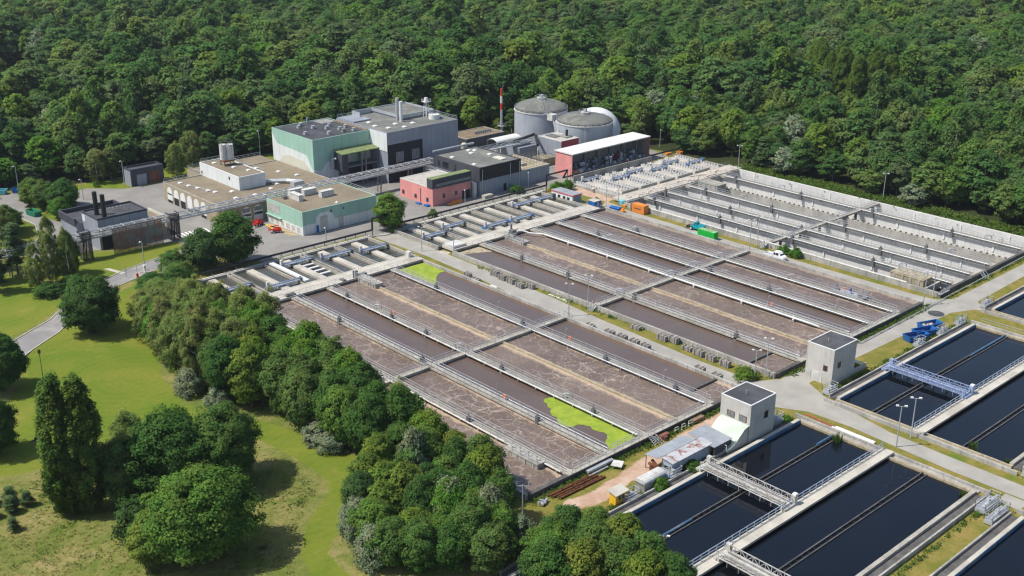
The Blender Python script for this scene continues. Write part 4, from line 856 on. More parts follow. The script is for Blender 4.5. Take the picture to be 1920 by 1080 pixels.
MB().rail((187.7, 263, 6.9), (187.7, 281.4, 6.9)).build('roof_railing', 'galv', t)

# green hall
t, r = bldg('green_hall', 'tall hall clad in pale green and white panels', 190.6, 212.6, 299.6, 323.6, 16.0, 'green_clad', 'roof_dark', 'green_clad', .15)
ppanel(t, 'painted_panel', '-X', 190.6, [(299.62, 5.5), (323.6, 5.5), (323.6, 15), (321, 11.4), (303.6, 10.6)], 'white_clad'); ppanel(t, 'painted_panel', '-X', 190.55, [(301.2, 5.52), (319.5, 5.52), (318.0, 7.8), (315, 8.8), (304.8, 8.4)], 'cream_clad')
ppanel(t, 'painted_panel', '-Y', 299.6, [(190.62, 0.1), (199.8, 0.1), (199.8, 9.0), (196, 8.4), (193.2, 5.8), (190.62, 6.6)], 'white_clad'); ppanel(t, 'painted_panel', '-Y', 299.6, [(209.6, 9.5), (212.58, 9.5), (212.58, 13.4)], 'white_clad')
for x, y in ((193.5, 308), (199.4, 303.4), (200.0, 313.5), (203, 310), (205.6, 306.4), (204.8, 303.2), (208.2, 302.2), (196.8, 317), (198.2, 318.6), (199.6, 320), (209, 308), (206, 313)): vent(r, x, y, 16.06, 1.1, 'galv' if int(x) % 3 else 'slab_grey')
MB().box(206, 211.6, 317.5, 322.8, 16.07, 16.12).build('roof_patch', 'slab_grey', r); MB().box(211.2, 212.3, 300, 318, 16.07, 16.3).build('roof_gutter', 'timber', r); MB().cyl(203, 321.5, 16, 18, .3, 8).build('flue', 'blue_steel', r)
# grey hall
t, r = bldg('grey_hall', 'large grey clad hall with a dark opening and two silver flues', 212.62, 242.2, 290.2, 318.6, 16.6, 'grey_clad', 'roof_grey', 'grey_clad', .15)
panel(t, 'dark_opening', '-Y', 290.2, 212.7, 226.9, 0, 12.6, 'black_clad'); 
for x in (215.8, 222.3): b = window(t, '-Y', 290.14, x, x + 3.2, 6.4, 9.8, 'glass_grey', 'black_clad', 4)
ppanel(t, 'sign_shape', '-Y', 290.2, [(219.8, 13.4), (220.3, 11.2), (220.9, 12.0), (220.4, 12.2)], 'white_paint')
MB().box(212.5, 212.6, 290.25, 299.5, 10.5, 16.5).build('side_cladding', 'white_clad', t)
MB().box(227.2, 241.4, 302.2, 318.2, 16.66, 18.0).build('upper_storey', 'grey_clad', t); MB().box(227.5, 241.1, 302.6, 317.8, 18.0, 18.08).build('upper_roof', 'roof_grey', t)
b = MB(); b.box(226.9, 241.6, 301.9, 302.2, 17.2, 18.4); b.box(219.0, 241.6, 318.2, 318.5, 16.7, 18.4); b.box(226.9, 227.2, 302.2, 318.2, 17.4, 18.3); b.box(241.4, 241.7, 301.9, 318.5, 17.4, 18.4); b.box(219.0, 219.3, 314, 318.2, 16.7, 18.4); b.build('upper_parapet', 'galv', t)
b = MB().box(213, 220, 309, 318.2, 16.7, 17.1); b.build('roof_curb', 'grey_clad', t)
for x, y, h in ((226.5, 302.9, 24.2), (226.2, 300.5, 23.4)): MB().cyl(x, y, 16.6, h, .55, 14).build('flue', 'galv' if h > 24 else 'white_paint', t)
for x, y in ((217, 306), (215.5, 300.5), (217.2, 295.4), (222.4, 298.6), (227.6, 296), (222, 293.2), (219, 311)): skylight(r, x, y, 16.66, 1.4)
tk = thing('roof_tank', 'white round tank and lattice mast on the grey hall roof', 'tank', (237, 297.6, 16.66))
MB().cyl(237.2, 296.6, 16.66, 18.2, 1.9, 20).build('tank', 'white_paint', tk); 
b = MB()
for k in range(10): a, c = k * math.pi / 5, (k + 1) * math.pi / 5; b.rail((237.2 + 1.8 * math.cos(a), 296.6 + 1.8 * math.sin(a), 18.2), (237.2 + 1.8 * math.cos(c), 296.6 + 1.8 * math.sin(c), 18.2), h=.9, step=2)
b.build('guard_rail', 'galv', tk)
b = MB()
for dx in (-.7, .7):
    for dy in (-.7, .7): b.tube((236.4 + dx, 299.8 + dy, 16.7), (236.4 + dx * .6, 299.8 + dy * .6, 22.6), .09, 4)
for k in range(5): z = 17.5 + k * 1.1; b.tube((235.8, 299.2, z), (237, 300.4, z + .9), .06, 4); b.tube((237, 299.2, z), (235.8, 300.4, z + .9), .06, 4)
b.box(235.3, 237.5, 298.7, 300.9, 22.0, 22.1).rail((235.3, 298.7, 22.1), (237.5, 298.7, 22.1), h=.9).rail((235.3, 298.7, 22.1), (235.3, 300.9, 22.1), h=.9).cbox(236.4, 299.8, 22.1, .9, .9, 1.3); b.build('mast', 'white_paint', tk)
MB().rail((242, 290.4, 16.75), (242, 318.4, 16.75), mid=1).rail((213, 318.5, 16.75), (242, 318.5, 16.75)).build('roof_railing', 'galv', t)
# open porch with a mossy roof in front of both halls
t = thing('loading_porch', 'open loading porch with a mossy green roof between the two halls', 'porch', (208, 296, 0))
MB().add([(198.0, 294.6, 11.2), (216.8, 294.6, 11.2), (216.8, 299.5, 11.9), (198.0, 299.5, 11.9), (198.0, 294.6, 10.9), (216.8, 294.6, 10.9), (216.8, 299.5, 11.6), (198.0, 299.5, 11.6)], [(0, 1, 2, 3), (7, 6, 5, 4), (4, 5, 1, 0), (5, 6, 2, 1), (6, 7, 3, 2), (7, 4, 0, 3)]).build('roof', 'roof_green', t)
MB().box(198.2, 199.0, 294.9, 299.4, 5.5, 10.9).build('side_wall', 'dark_clad', t); MB().box(198.2, 200.4, 294.8, 295.0, 0, 10.8).build('side_wall', 'dark_clad', t)
for x in (205.6, 207.2, 211.9, 214.4): MB().box(x, x + .45, 294.9, 295.35, 0, 10.9).build('column', 'galv_dark', t)
for x0_, x1_ in ((200.5, 205.5), (207.8, 211.8)): MB().box(x0_, x1_, 298.6, 298.75, 7.2, 10.9).build('back_panel', 'pane_pale', t)
MB().box(200.4, 212, 295, 299, 6.4, 6.8).build('floor_beam', 'galv_dark', t); MB().box(200.4, 212, 298.3, 298.6, 0, 6.2).build('back_wall', 'black_clad', t)
MB().path([(196.8, 298.6, 6), (196.8, 298.6, 9.2), (197.4, 297, 9.6)], .35, 8).build('vent_pipe', 'galv', t)

# pink building
t, r = bldg('pink_building', 'small pink building with a black rooftop box roofed in moss', 207.0, 222.1, 260.4, 276.6, 5.6, 'pink_wall', 'roof_gravel', 'concrete_white', .15)
MB().box(206.8, 222.3, 260.2, 262.9, 5.62, 8.4).build('rooftop_box', 'dark_clad', t); MB().box(206.9, 222.2, 260.3, 262.9, 8.4, 8.55).build('mossy_roof', 'roof_green', t)
panel(t, 'ribbon_window', '-Y', 260.2, 208.4, 221.8, 6.0, 6.9, 'glass_grey'); MB().box(207.4, 222, 259.5, 260.1, 5.6, 5.72).rail((207.4, 259.5, 5.7), (222, 259.5, 5.7), h=.8).build('balcony', 'galv_dark', t)
for y in (275.0, 268.8, 263.0): window(t, '-X', 207.0, y - .5, y + .5, 1.1, 2.2)
for x in (211, 215.8): window(t, '-Y', 260.4, x, x + .8, 2.0, 3.2)
panel(t, 'door_opening', '-Y', 260.4, 218.6, 221.9, .1, 2.8, 'black_clad'); MB().tube((206.9, 266.3, 0), (206.9, 266.3, 4.6), .09, 5).build('downpipe', 'galv_dark', t)
# grey and black building beside it
t, r = bldg('control_building', 'grey building with a black upper band and a grey flat roof', 224.6, 242.0, 258.9, 281.0, 9.0, 'grey_clad', 'roof_grey', 'dark_clad', .3)
MB().box(224.54, 242.06, 258.84, 258.9, 5.0, 9.1).build('upper_band', 'black_clad', t); MB().box(224.52, 224.6, 258.9, 281.0, 4.4, 9.1).build('upper_band', 'dark_clad', t)
for y, w_ in ((278.8, .9), (275.5, 2.6), (270.8, .8), (265, .8)): window(t, '-X', 224.52, y - w_ / 2, y + w_ / 2, 6.2, 7.8, 'glass_dark', 'black_clad', 2 if w_ > 2 else 0)
for x, y in ((236.8, 278.4), (238.2, 277), (235.0, 275.0), (238.6, 270.0), (226.5, 263.6), (227, 275)): skylight(r, x, y, 9.06, 1.3)
b = MB().box(236.4, 238.8, 262.0, 266.2, 9.07, 9.4).build('roof_hatch', 'cream_clad', r)
for x in (225.6, 237.4, 241.3): MB().tube((x, 258.75, 0), (x, 258.75, 8.6), .12, 5).build('downpipe', 'galv', t)
panel(t, 'door', '-Y', 258.9, 234.6, 235.8, 0, 2.4, 'black_clad'); b = MB().cbox(238, 258.2, 0, 1.5, 1.0, 1.6).build('cabinet', 'green_skip', t)
t['_x'] = 1
t, r = bldg('sump_annex', 'low grey open-topped annex joined to the grey and black building', 242.1, 255.4, 259.4, 277, 4.7, 'dark_clad', 'concrete_tan', 'concrete_pale', .4)
MB().box(242.2, 255.3, 259.34, 259.4, 0, 4.7).build('cladding', 'grey_clad', t); b = MB()
for k in range(5): b.rail((243, 262 + k * 3, 5.1), (255, 262 + k * 3, 5.1), step=1.5)
b.build('roof_railing', 'galv_dark', t); MB().box(247, 249.4, 264, 268, 4.77, 5.6).build('hatch', 'concrete_pale', t)

# digesters
def digester(label, cx, cy, rad, h, top):
    t = thing('digester', label, 'tank', (cx, cy, 0)); 
    MB().lathe(cx, cy, [(rad, 0), (rad, h)], 48).build('shell', 'digester', t, smooth=True)
    MB().lathe(cx, cy, [(rad + .05, h - .1), (rad + .18, h - .1), (rad + .18, h + .25), (rad - .3, h + .25)], 48).build('rim', 'white_dirty', t, smooth=False)
    prof = [(rad - .25, h + .1)] + [(rad * math.cos(a), h + .1 + top * math.sin(a)) for a in [k * math.pi / 16 for k in range(1, 8)]] + [(.01, h + .1 + top)]
    MB().lathe(cx, cy, prof, 48).build('domed_roof', 'roof_grey', t, smooth=True)
    b = MB()
    for k in range(24): a, c = k * math.pi / 12, (k + 1) * math.pi / 12; b.rail((cx + rad * math.cos(a), cy + rad * math.sin(a), h + .2), (cx + rad * math.cos(c), cy + rad * math.sin(c), h + .2), step=3)
    b.build('guard_rail', 'galv', t)
    MB().cyl(cx, cy, h + top - .3, h + top + .7, 1.7, 16).build('hub', 'white_dirty', t)
    b = MB()
    for k in range(8): a, c = k * math.pi / 4, (k + 1) * math.pi / 4; b.rail((cx + 2.2 * math.cos(a), cy + 2.2 * math.sin(a), h + top + .3), (cx + 2.2 * math.cos(c), cy + 2.2 * math.sin(c), h + top + .3), step=2)
    b.cbox(cx + .4, cy, h + top + .7, .8, .8, 1.1); b.tube((cx - .8, cy, h + top + .5), (cx - .8, cy, h + top + 2.2), .12, 6); b.build('hub_gear', 'galv', t)
    return t
dA = digester('left, taller grey digester tank with a walkway over its domed roof', 289.0, 298.4, 9.8, 12.2, 3.6)
dB = digester('right grey digester tank in front of the white gas dome', 291.2, 278.2, 10.2, 10.8, 2.6)
MB().lathe(289.0, 298.4, [(9.82, 0), (9.86, 12.1)], 6).build('corner_shaft', 'digester', dA) if 0 else None
def catwalk(par, p, q, w=1.2, cov=False):
    p, q = Vector(p), Vector(q); n = Vector((-(q - p).y, (q - p).x, 0)).normalized() * w / 2; b = MB()
    b.add([p - n, p + n, q + n, q - n, p - n - Vector((0, 0, .15)), p + n - Vector((0, 0, .15)), q + n - Vector((0, 0, .15)), q - n - Vector((0, 0, .15))], [(0, 1, 2, 3), (7, 6, 5, 4), (0, 3, 7, 4), (1, 5, 6, 2), (0, 4, 5, 1), (3, 2, 6, 7)])
    b.rail(p - n, q - n, step=1.6).rail(p + n, q + n, step=1.6); return b.build('catwalk', 'galv', par)
catwalk(dA, (289, 298.4, 16.2), (283.4, 290.0, 12.6)); catwalk(dA, (289, 298.4, 16.2), (281.4, 298.6, 12.9)); catwalk(dA, (283.4, 290.0, 12.6), (284.6, 287.2, 11.6)); catwalk(dB, (284.6, 287.2, 11.4), (291.2, 278.2, 13.6), 1.6)
catwalk(dB, (284.6, 287.2, 11.4), (279.2, 279.6, 6.4)); catwalk(dB, (279.2, 279.6, 6.4), (275.0, 283.0, 1.0)); MB().cbox(284.2, 287.6, 10.6, 2.6, 2.6, 2.2).build('stair_head', 'white_dirty', dB)
b = MB()
for x, y in ((281.2, 283.0), (281.9, 280.6)): b.tube((x, y, 0), (x, y, 9.5), .12, 5)
b.build('downpipe', 'galv', dB)
gd = thing('gas_dome', 'white inflated gas holder dome behind the right digester', 'dome', (302.6, 283.4, 0))
MB().lathe(302.6, 283.4, [(9.0, 0), (9.35, 2.5)] + [(9.6 * math.cos(a), 3.6 + 9.6 * math.sin(a)) for a in [k * math.pi / 20 for k in range(0, 10)]] + [(.02, 13.2)], 40).build('membrane', 'dome_white', gd, smooth=True)
# flare stack
t = thing('chimney', 'slender chimney banded red and white near the digesters', 'chimney', (280.0, 310.2, 0))
zz = [0, 5.5, 11.4, 13.9, 16.5, 19.2]
for k, m in enumerate(('galv', 'galv', 'stack_red', 'white_paint', 'stack_red')): MB().cyl(280.0, 310.2, zz[k], zz[k + 1], .42 - k * .01, 14).build('shaft_band', m, t)
MB().box(278.9, 281.1, 309.1, 311.3, 5.2, 5.35).rail((278.9, 309.1, 5.3), (281.1, 309.1, 5.3)).rail((278.9, 309.1, 5.3), (278.9, 311.3, 5.3)).tube((280.2, 310.2, 19), (281, 310, 20.6), .05, 4).build('platform', 'galv', t)
# machine house below the digesters
t, r = bldg('machine_house', 'grey machine house with a dark red end wall below the digesters', 271.0, 279.5, 269.6, 281.0, 8.0, 'grey_clad', 'roof_gravel', 'concrete_white', .2)
panel(t, 'end_cladding', '-Y', 269.6, 271.05, 279.45, 3, 8.1, 'red_wall'); panel(t, 'door', '-X', 271.0, 270.4, 272.4, 0, 2.6, 'black_clad'); MB().cyl(277.4, 273.4, 8.0, 10.6, .45, 10).build('flue', 'black_pipe', t)
MB().box(275.6, 279.0, 272, 276, 8.07, 8.5).build('roof_plinth', 'slab_grey', t); MB().box(273, 276.4, 275, 279.6, 8.07, 8.3).build('roof_grille', 'galv_dark', t)
MB().box(262.5, 270.98, 281.5, 291.0, 0, 5.0).build('rear_block', 'grey_clad', t); b = MB().path([(271.5, 283.5, 8.2), (263, 285.4, 6.4)], .5, 8); b.path([(270.8, 282.2, 8.2), (267.4, 277.4, 6.0)], .5, 8); b.build('air_duct', 'black_pipe', t)
MB().box(264.4, 270.5, 271.5, 277, 0, 2.6).build('tank_box', 'concrete_tan', t); MB().lathe(259, 276, [(4.6, 0), (4.6, 2.0), (4.2, 2.0), (4.2, .8), (0, .8)], 28).build('thickener', 'concrete_pale', t)
b = MB()
for k in range(7): b.rail((256 + k * 1.9, 270 + (k % 3) * 2.5, 2.2), (256 + k * 1.9, 281, 2.2), step=1.5, mid=1)
for k in range(5): b.rail((255, 270 + k * 2.7, 2.6), (269.6, 270 + k * 2.7, 2.6), step=1.7, mid=1)
b.build('pipe_tangle', 'galv_dark', t)
# vaulted white shelter, flat brown roof block, small things between hall and digesters
t = thing('vaulted_shelter', 'white vaulted roof shelter between the pipes', 'shelter', (262, 288, 0)); b = MB(); P_ = []
for k in range(9): a = math.pi * k / 8; P_.append((291.6 + 2.6 * math.cos(a), 6.0 + 1.1 * math.sin(a)))
for k in range(8): b.add([(258.6, *P_[k]), (270.4, *P_[k]), (270.4, *P_[k + 1]), (258.6, *P_[k + 1])], [(0, 1, 2, 3)])
b.build('vault', 'roof_white', t)
b = MB()
for x in (258.8, 264.5, 270.2):
    for y in (289.1, 294.1): b.tube((x, y, 0), (x, y, 6.0), .14, 5)
b.build('post', 'galv_dark', t)
t, r = bldg('flat_store', 'low dark store with a rusty brown roof and pipework on it', 258.0, 276.0, 304.4, 315.5, 4.6, 'dark_clad', 'soil', 'concrete', .25)
b = MB()
for k in range(7): x = 266 + k * 1.1; b.tube((x, 307, 4.7), (x + .6, 309.5, 5.6), .18, 6); b.cbox(x, 308.5, 4.66, .7, .9, .8)
b.build('roof_pipework', 'galv_dark', r)
t, r = bldg('white_hut', 'small white flat hut behind the grey hall', 249.5, 256.5, 312.6, 318.8, 5.4, 'white_dirty', 'roof_gravel', 'white_dirty', .2)
panel(t, 'door', '-Y', 312.6, 250.4, 252, 0, 2.6, 'black_clad')
tag(MB().cyl(253.6, 300.6, 0, 4.2, 1.15, 14).lathe(253.6, 300.6, [(1.15, 4.2), (.7, 4.8), (.01, 5.0)], 14).build('cream_tank', 'cream_clad', loc=(253.6, 300.6, 0)), 'upright cream cylinder tank by the pipe racks', 'tank')
# red shed with bags
t = thing('open_shed', 'open-fronted storage shed with red end walls and a white roof', 'shed', (281, 259, 0))
MB().box(261.7, 262.0, 255.2, 263.0, 0, 7.7).build('end_wall', 'pink_wall', t); MB().box(299.7, 300.0, 255.2, 263.0, 0, 7.7).build('end_wall', 'slab_grey', t); MB().box(299.6, 300.1, 254.9, 255.18, 0, 7.7).build('corner_post', 'red_wall', t)
MB().box(262.0, 299.7, 262.7, 263.0, 0, 7.7).build('back_wall', 'slab_grey', t)
MB().box(261.4, 300.3, 254.7, 263.2, 7.7, 8.05).build('roof', 'roof_white', t); 
for k in range(1, 6): MB().box(262 + k * 6.3, 262.3 + k * 6.3, 255.2, 255.5, 0, 7.7).build('column', 'galv_dark', t)
for k in range(1, 6): MB().box(262 + k * 6.3, 262.3 + k * 6.3, 262.3, 262.7, 0, 7.7).build('column', 'galv_dark', t)

# bulk bags and boxes stored inside the shed
rnd = random.Random(11)
def bag_mesh(name, m, sx, sy, h):
    b = MB(); b.lathe(0, 0, [(.01, 0), (sx * .46, 0), (sx * .54, h * .25), (sx * .54, h * .7), (sx * .42, h * .92), (sx * .2, h), (.01, h)], 9); o = b.build(name, m, smooth=True); return o
protos = {}
ROWNAME = ['left', 'second', 'third', 'fourth', 'fifth', 'right']
BC = {}
for bay in range(6):
    for k in range(13):
        m = rnd.choice(['bag_white', 'bag_white', 'bag_grey', 'bag_grey', 'bag_grey', 'bag_red' if bay in (0, 4) else 'bag_grey'])
        if m not in protos:
            o = bag_mesh('bulk_bag', m, 1.25, 1.25, 1.35); protos[m] = o.data
        else: o = bpy.data.objects.new('bulk_bag', protos[m]); col.objects.link(o)
        lvl = k // 7
        o.location = (262.9 + bay * 6.3 + (k % 4) * 1.35 + rnd.uniform(0, .3) + lvl * .3, (261.8, 260.2, 258.4, 257.0)[(k % 7) // 2] + rnd.uniform(-.2, .2), .03 + lvl * 1.36)
        if k // 7 and (k % 7) // 2 > 1: o.location.z = .03; o.location.y = 256.4
        o.rotation_euler = (0, 0, rnd.uniform(0, 3)); s = rnd.uniform(.85, 1.05); o.scale = (s, s, s)
        cnm = {'bag_white': 'white', 'bag_grey': 'grey', 'bag_red': 'red'}[m]; BC[(bay, cnm)] = BC.get((bay, cnm), 0) + 1
        tag(o, '%s bulk bag in the %s bay of the open shed, number %s in its colour' % (cnm, ROWNAME[bay], ['one', 'two', 'three', 'four', 'five', 'six', 'seven', 'eight', 'nine', 'ten', 'eleven', 'twelve', 'thirteen'][BC[(bay, cnm)] - 1]) if 0 else '%s bulk bag among those stored in the %s bay of the open shed' % (cnm, ROWNAME[bay]), 'bag', 'bulk bags in the %s shed bay' % ROWNAME[bay])
tag(MB().cbox(263.6, 255.6, .03, 2.2, 1.4, 2.0).build('crate', 'cardboard', loc=(263.6, 255.6, .03)), 'brown box crate just inside the left end of the open shed', 'crate')
tag(MB().cbox(266.2, 255.8, .03, 1.7, 1.5, 1.9).build('crate', 'bag_white', loc=(266.2, 255.8, .03)), 'pale plastic tote beside the brown crate in the open shed', 'crate')

# ------------------------------------------------------------------ pump houses and sheds beside the basins
def pump_house(label, x0, x1, y0, y1, h):
    t, r = bldg('pump_house', label, x0, x1, y0, y1, h, 'pump_wall', 'roof_dark', 'white_paint', .12, lip=.2)
    MB().tube((x0 + 3, y0 + 3.4, h), (x0 + 3, y0 + 3.4, h + .9), .09, 5).build('roof_pipe', 'galv', r); return t
t = pump_house('pale concrete pump house with a curved mint green hood, in the foreground', 156.2, 163.8, 105.9, 112.6, 7.9)
for y in (110.2, 107.5): window(t, '-X', 156.2, y - .75, y + .75, 4.3, 5.3, 'glass_grey', 'timber_red', 1)
window(t, '-Y', 105.9, 160.6, 161.6, 4.0, 5.2, 'glass_dark', 'timber_red', 1)
prof = [(156.15, 3.9), (154.9, 3.6), (153.6, 2.6), (152.5, 1.7), (151.2, 1.2), (149.8, 1.0)]; b = MB()
for (xa, za), (xb, zb) in zip(prof, prof[1:]): b.add([(xa, 106.0, za), (xa, 112.2, za), (xb, 112.2, zb), (xb, 106.0, zb), (xa, 106.0, za - .18), (xa, 112.2, za - .18), (xb, 112.2, zb - .18), (xb, 106.0, zb - .18)], [(0, 1, 2, 3), (7, 6, 5, 4), (0, 3, 7, 4), (1, 5, 6, 2), (0, 4, 5, 1), (3, 2, 6, 7)])
b.build('curved_hood', 'mint', t); MB().box(149.9, 156.1, 109.05, 109.15, 0, 1.0).rail((149.9, 106.1, 1.0), (149.9, 112.1, 1.0), step=1).build('hood_rail', 'white_paint', t)
MB().add([(156.1, 106.1, 0), (150.2, 106.1, 0), (150.2, 106.1, .9), (153.6, 106.1, 2.4), (154.9, 106.1, 3.4), (156.1, 106.1, 3.7), (156.1, 106.3, 0), (150.2, 106.3, 0), (150.2, 106.3, .9), (153.6, 106.3, 2.4), (154.9, 106.3, 3.4), (156.1, 106.3, 3.7)], [(0, 5, 4, 3, 2, 1), (6, 7, 8, 9, 10, 11), (1, 2, 8, 7), (0, 1, 7, 6)]).build('hood_cheek', 'pump_wall', t)
t = pump_house('pale concrete pump house beside the blue truss bridge', 188.5, 196.8, 109.3, 115.6, 7.9)
window(t, '-X', 188.5, 110.6, 111.4, 3.0, 4.0, 'glass_dark', 'timber_red'); window(t, '-Y', 109.3, 190.3, 191.2, 3.6, 4.7, 'glass_dark', 'timber_red'); panel(t, 'door', '-X', 188.5, 114.2, 115.3, 0, 2.3, 'pane_pale'); panel(t, 'roller_door', '-X', 188.5, 111.6, 113.9, 0, 2.3, 'white_dirty')
MB().add([(196.8, 109.5, 3.0), (196.8, 113, 3.0), (199.4, 113, 2.2), (202, 113, .9), (202, 109.5, .9), (199.4, 109.5, 2.2), (196.8, 109.5, 2.8), (202, 109.5, .6)], [(0, 5, 2, 1), (5, 4, 3, 2), (6, 7, 4, 5, 0)]).build('curved_hood', 'mint', t); MB().box(196.85, 202, 109.45, 109.6, 0, 1.2).build('hood_cheek', 'pump_wall', t)
# tin shed with awnings
t = thing('tin_shed', 'long blue-grey tin shed with a rusty corrugated roof', 'shed', (142.5, 108.8, 0))
MB().box(137.0, 147.6, 107.9, 110.2, 0, 2.7).build('wall', 'tin_wall', t)
MB().add([(136.8, 107.6, 2.75), (147.8, 107.6, 2.75), (147.8, 110.2, 3.05), (136.8, 110.2, 3.05), (136.8, 107.6, 2.65), (147.8, 107.6, 2.65), (147.8, 110.2, 2.95), (136.8, 110.2, 2.95)], [(0, 1, 2, 3), (7, 6, 5, 4), (4, 5, 1, 0), (5, 6, 2, 1), (6, 7, 3, 2), (7, 4, 0, 3)]).build('roof', 'tin_rust', t)
window(t, '-X', 137.0, 108.6, 109.6, 1.3, 1.8, 'glass_dark', 'galv')
MB().add([(136.0, 110.25, 3.1), (146.4, 110.25, 3.1), (146.4, 113.3, 2.7), (136.0, 113.3, 2.7), (136.0, 110.25, 3.0), (146.4, 110.25, 3.0), (146.4, 113.3, 2.6), (136.0, 113.3, 2.6)], [(0, 1, 2, 3), (7, 6, 5, 4), (4, 5, 1, 0), (5, 6, 2, 1), (6, 7, 3, 2), (7, 4, 0, 3)]).build('awning', 'tin_roof', t)
MB().add([(147.0, 106.6, 2.6), (152.2, 106.6, 2.6), (152.2, 112.8, 3.0), (147.0, 112.8, 3.0), (147.0, 106.6, 2.5), (152.2, 106.6, 2.5), (152.2, 112.8, 2.9), (147.0, 112.8, 2.9)], [(0, 1, 2, 3), (7, 6, 5, 4), (4, 5, 1, 0), (5, 6, 2, 1), (6, 7, 3, 2), (7, 4, 0, 3)]).build('awning', 'tin_roof', t)
b = MB()
for x, y in ((136.2, 113.1), (146.2, 113.1), (147.3, 106.8), (152, 106.8), (152, 112.6)): b.tube((x, y, 0), (x, y, 2.6), .09, 4)
b.build('post', 'galv_dark', t); MB().box(147.2, 152.0, 106.7, 106.8, 0, 2.4).build('side_wall', 'dark_clad', t)
tag(MB().cbox(136.6, 111.4, 0, 1.2, 1.4, 1.0).tube((136.0, 110.6, 1.2), (136.2, 112.4, 1.2), .3, 8).tube((136.6, 110.6, .9), (137, 112.4, 1.5), .28, 8).build('scrap_pile', 'rust', loc=(136.6, 111.4, 0)), 'rusty scrap pipes piled under the end of the tin awning', 'scrap')
# arched hut
t = thing('arched_hut', 'grey hut with a rounded corrugated white roof half overgrown by ivy', 'hut', (131.8, 108.4, 0))
MB().box(129.2, 134.4, 107.3, 109.4, 0, 1.9).build('wall', 'slab_grey', t); b = MB()
for k in range(8):
    a0, a1 = math.pi * k / 8, math.pi * (k + 1) / 8; y0_, z0_, y1_, z1_ = 108.35 + 1.2 * math.cos(a0), 1.9 + .75 * math.sin(a0), 108.35 + 1.2 * math.cos(a1), 1.9 + .75 * math.sin(a1)
    b.add([(129.0, y0_, z0_), (134.6, y0_, z0_), (134.6, y1_, z1_), (129.0, y1_, z1_), (129.0, 108.35, 1.9), (134.6, 108.35, 1.9)], [(0, 1, 2, 3), (0, 3, 4), (1, 5, 2)])
b.build('vaulted_roof', 'white_dirty', t)
# yellow hut
t = thing('yellow_hut', 'small yellow hut with a pale sloping roof', 'hut', (124, 108.5, 0))
MB().box(122.6, 125.3, 107.8, 109.2, 0, 2.3).build('wall', 'yellow_paint', t); MB().add([(122.3, 107.5, 2.3), (125.6, 107.5, 2.3), (125.6, 109.5, 2.75), (122.3, 109.5, 2.75), (122.3, 107.5, 2.2), (125.6, 107.5, 2.2), (125.6, 109.5, 2.65), (122.3, 109.5, 2.65)], [(0, 1, 2, 3), (7, 6, 5, 4), (4, 5, 1, 0), (5, 6, 2, 1), (6, 7, 3, 2), (7, 4, 0, 3)]).build('roof', 'concrete_pale', t)
for x in (123.4, 124.2): window(t, '-Y', 107.8, x, x + .4, 1.2, 1.7)
# site cabins
t = thing('site_cabin', 'white site cabins with a red-edged grey roof', 'cabin', (241.8, 238, 0))
MB().box(239.9, 243.9, 233.4, 242.6, 0, 2.7).build('wall', 'white_paint', t); MB().box(239.7, 244.1, 233.2, 242.8, 2.7, 2.86).build('roof_edge', 'stack_red', t); MB().box(239.85, 243.95, 233.35, 237.9, 2.86, 2.95).build('roof', 'tin_roof', t); MB().box(239.85, 243.95, 238.1, 242.65, 2.86, 2.95).build('roof', 'tin_roof', t)
for y in (235.2, 237, 239.2, 241.2): window(t, '-X', 239.9, y - .45, y + .45, 1.1, 1.9)
MB().box(240.2, 243.6, 233.34, 233.4, .1, 2.6).build('end_cladding', 'grey_clad', t)
t = thing('blue_cabin', 'small blue steel cabin with a grey lid by the service deck', 'cabin', (243, 227.3, 0))
MB().box(241.7, 244.5, 225.8, 228.6, 0, 2.2).build('body', 'blue_paint', t); MB().box(241.6, 244.6, 225.7, 228.7, 2.2, 2.32).build('lid', 'concrete_pale', t); panel(t, 'door', '-Y', 225.8, 242.6, 243.6, .1, 2.0, 'blue_steel')
def container(label, x, y, rz, L, W, H, m, top, name='shipping_container', doors=None):
    t = thing(name, label, 'container', (x, y, .03), rz)
    MB().box(-L / 2, L / 2, -W / 2, W / 2, 0, H - .04).build('body', m, t, local=True); MB().box(-L / 2 + .05, L / 2 - .05, -W / 2 + .05, W / 2 - .05, H - .04, H).build('top', top, t, local=True)
    b = MB(); n = int(L / .55)
    for k in range(n):
        for s in (-1, 1): b.cbox(-L / 2 + .4 + k * (L - .8) / (n - 1), s * (W / 2 + .02), .15, .22, .05, H - .35)
    for k in range(int(W / .5)): b.cbox(L / 2 + .02, -W / 2 + .3 + k * .5, .15, .05, .2, H - .35)
    b.build('corrugation', m, t, local=True)
    if doors: MB().box(-L / 2 - .9, -L / 2 - .82, -W / 2, W / 2, .1, H - .1).build('open_door', doors, t, local=True)
    return t
container('bright green container on the road beside the middle block', 245.3, 185.6, -math.pi / 2, 5.8, 1.9, 2.3, 'green_paint', 'green_top')
t = container('orange container with dark lettering at the drained basin', 249.3, 214.2, -math.pi / 2, 4.6, 2.2, 2.6, 'orange_paint', 'orange_paint', doors='white_paint')
for k, (a, w_) in enumerate(((-1.3, .4), (-.85, .3), (-.5, .35), (.0, .3), (.35, .3), (.7, .35))): MB().box(a, a + w_, -1.17, -1.14, 1.25, 1.55).build('lettering', 'dark_clad', t, local=True)
t = thing('covered_skip', 'blue covered skip beside the orange cones near the deck', 'skip', (245.2, 220.3, .03), -math.pi / 2 + .1)
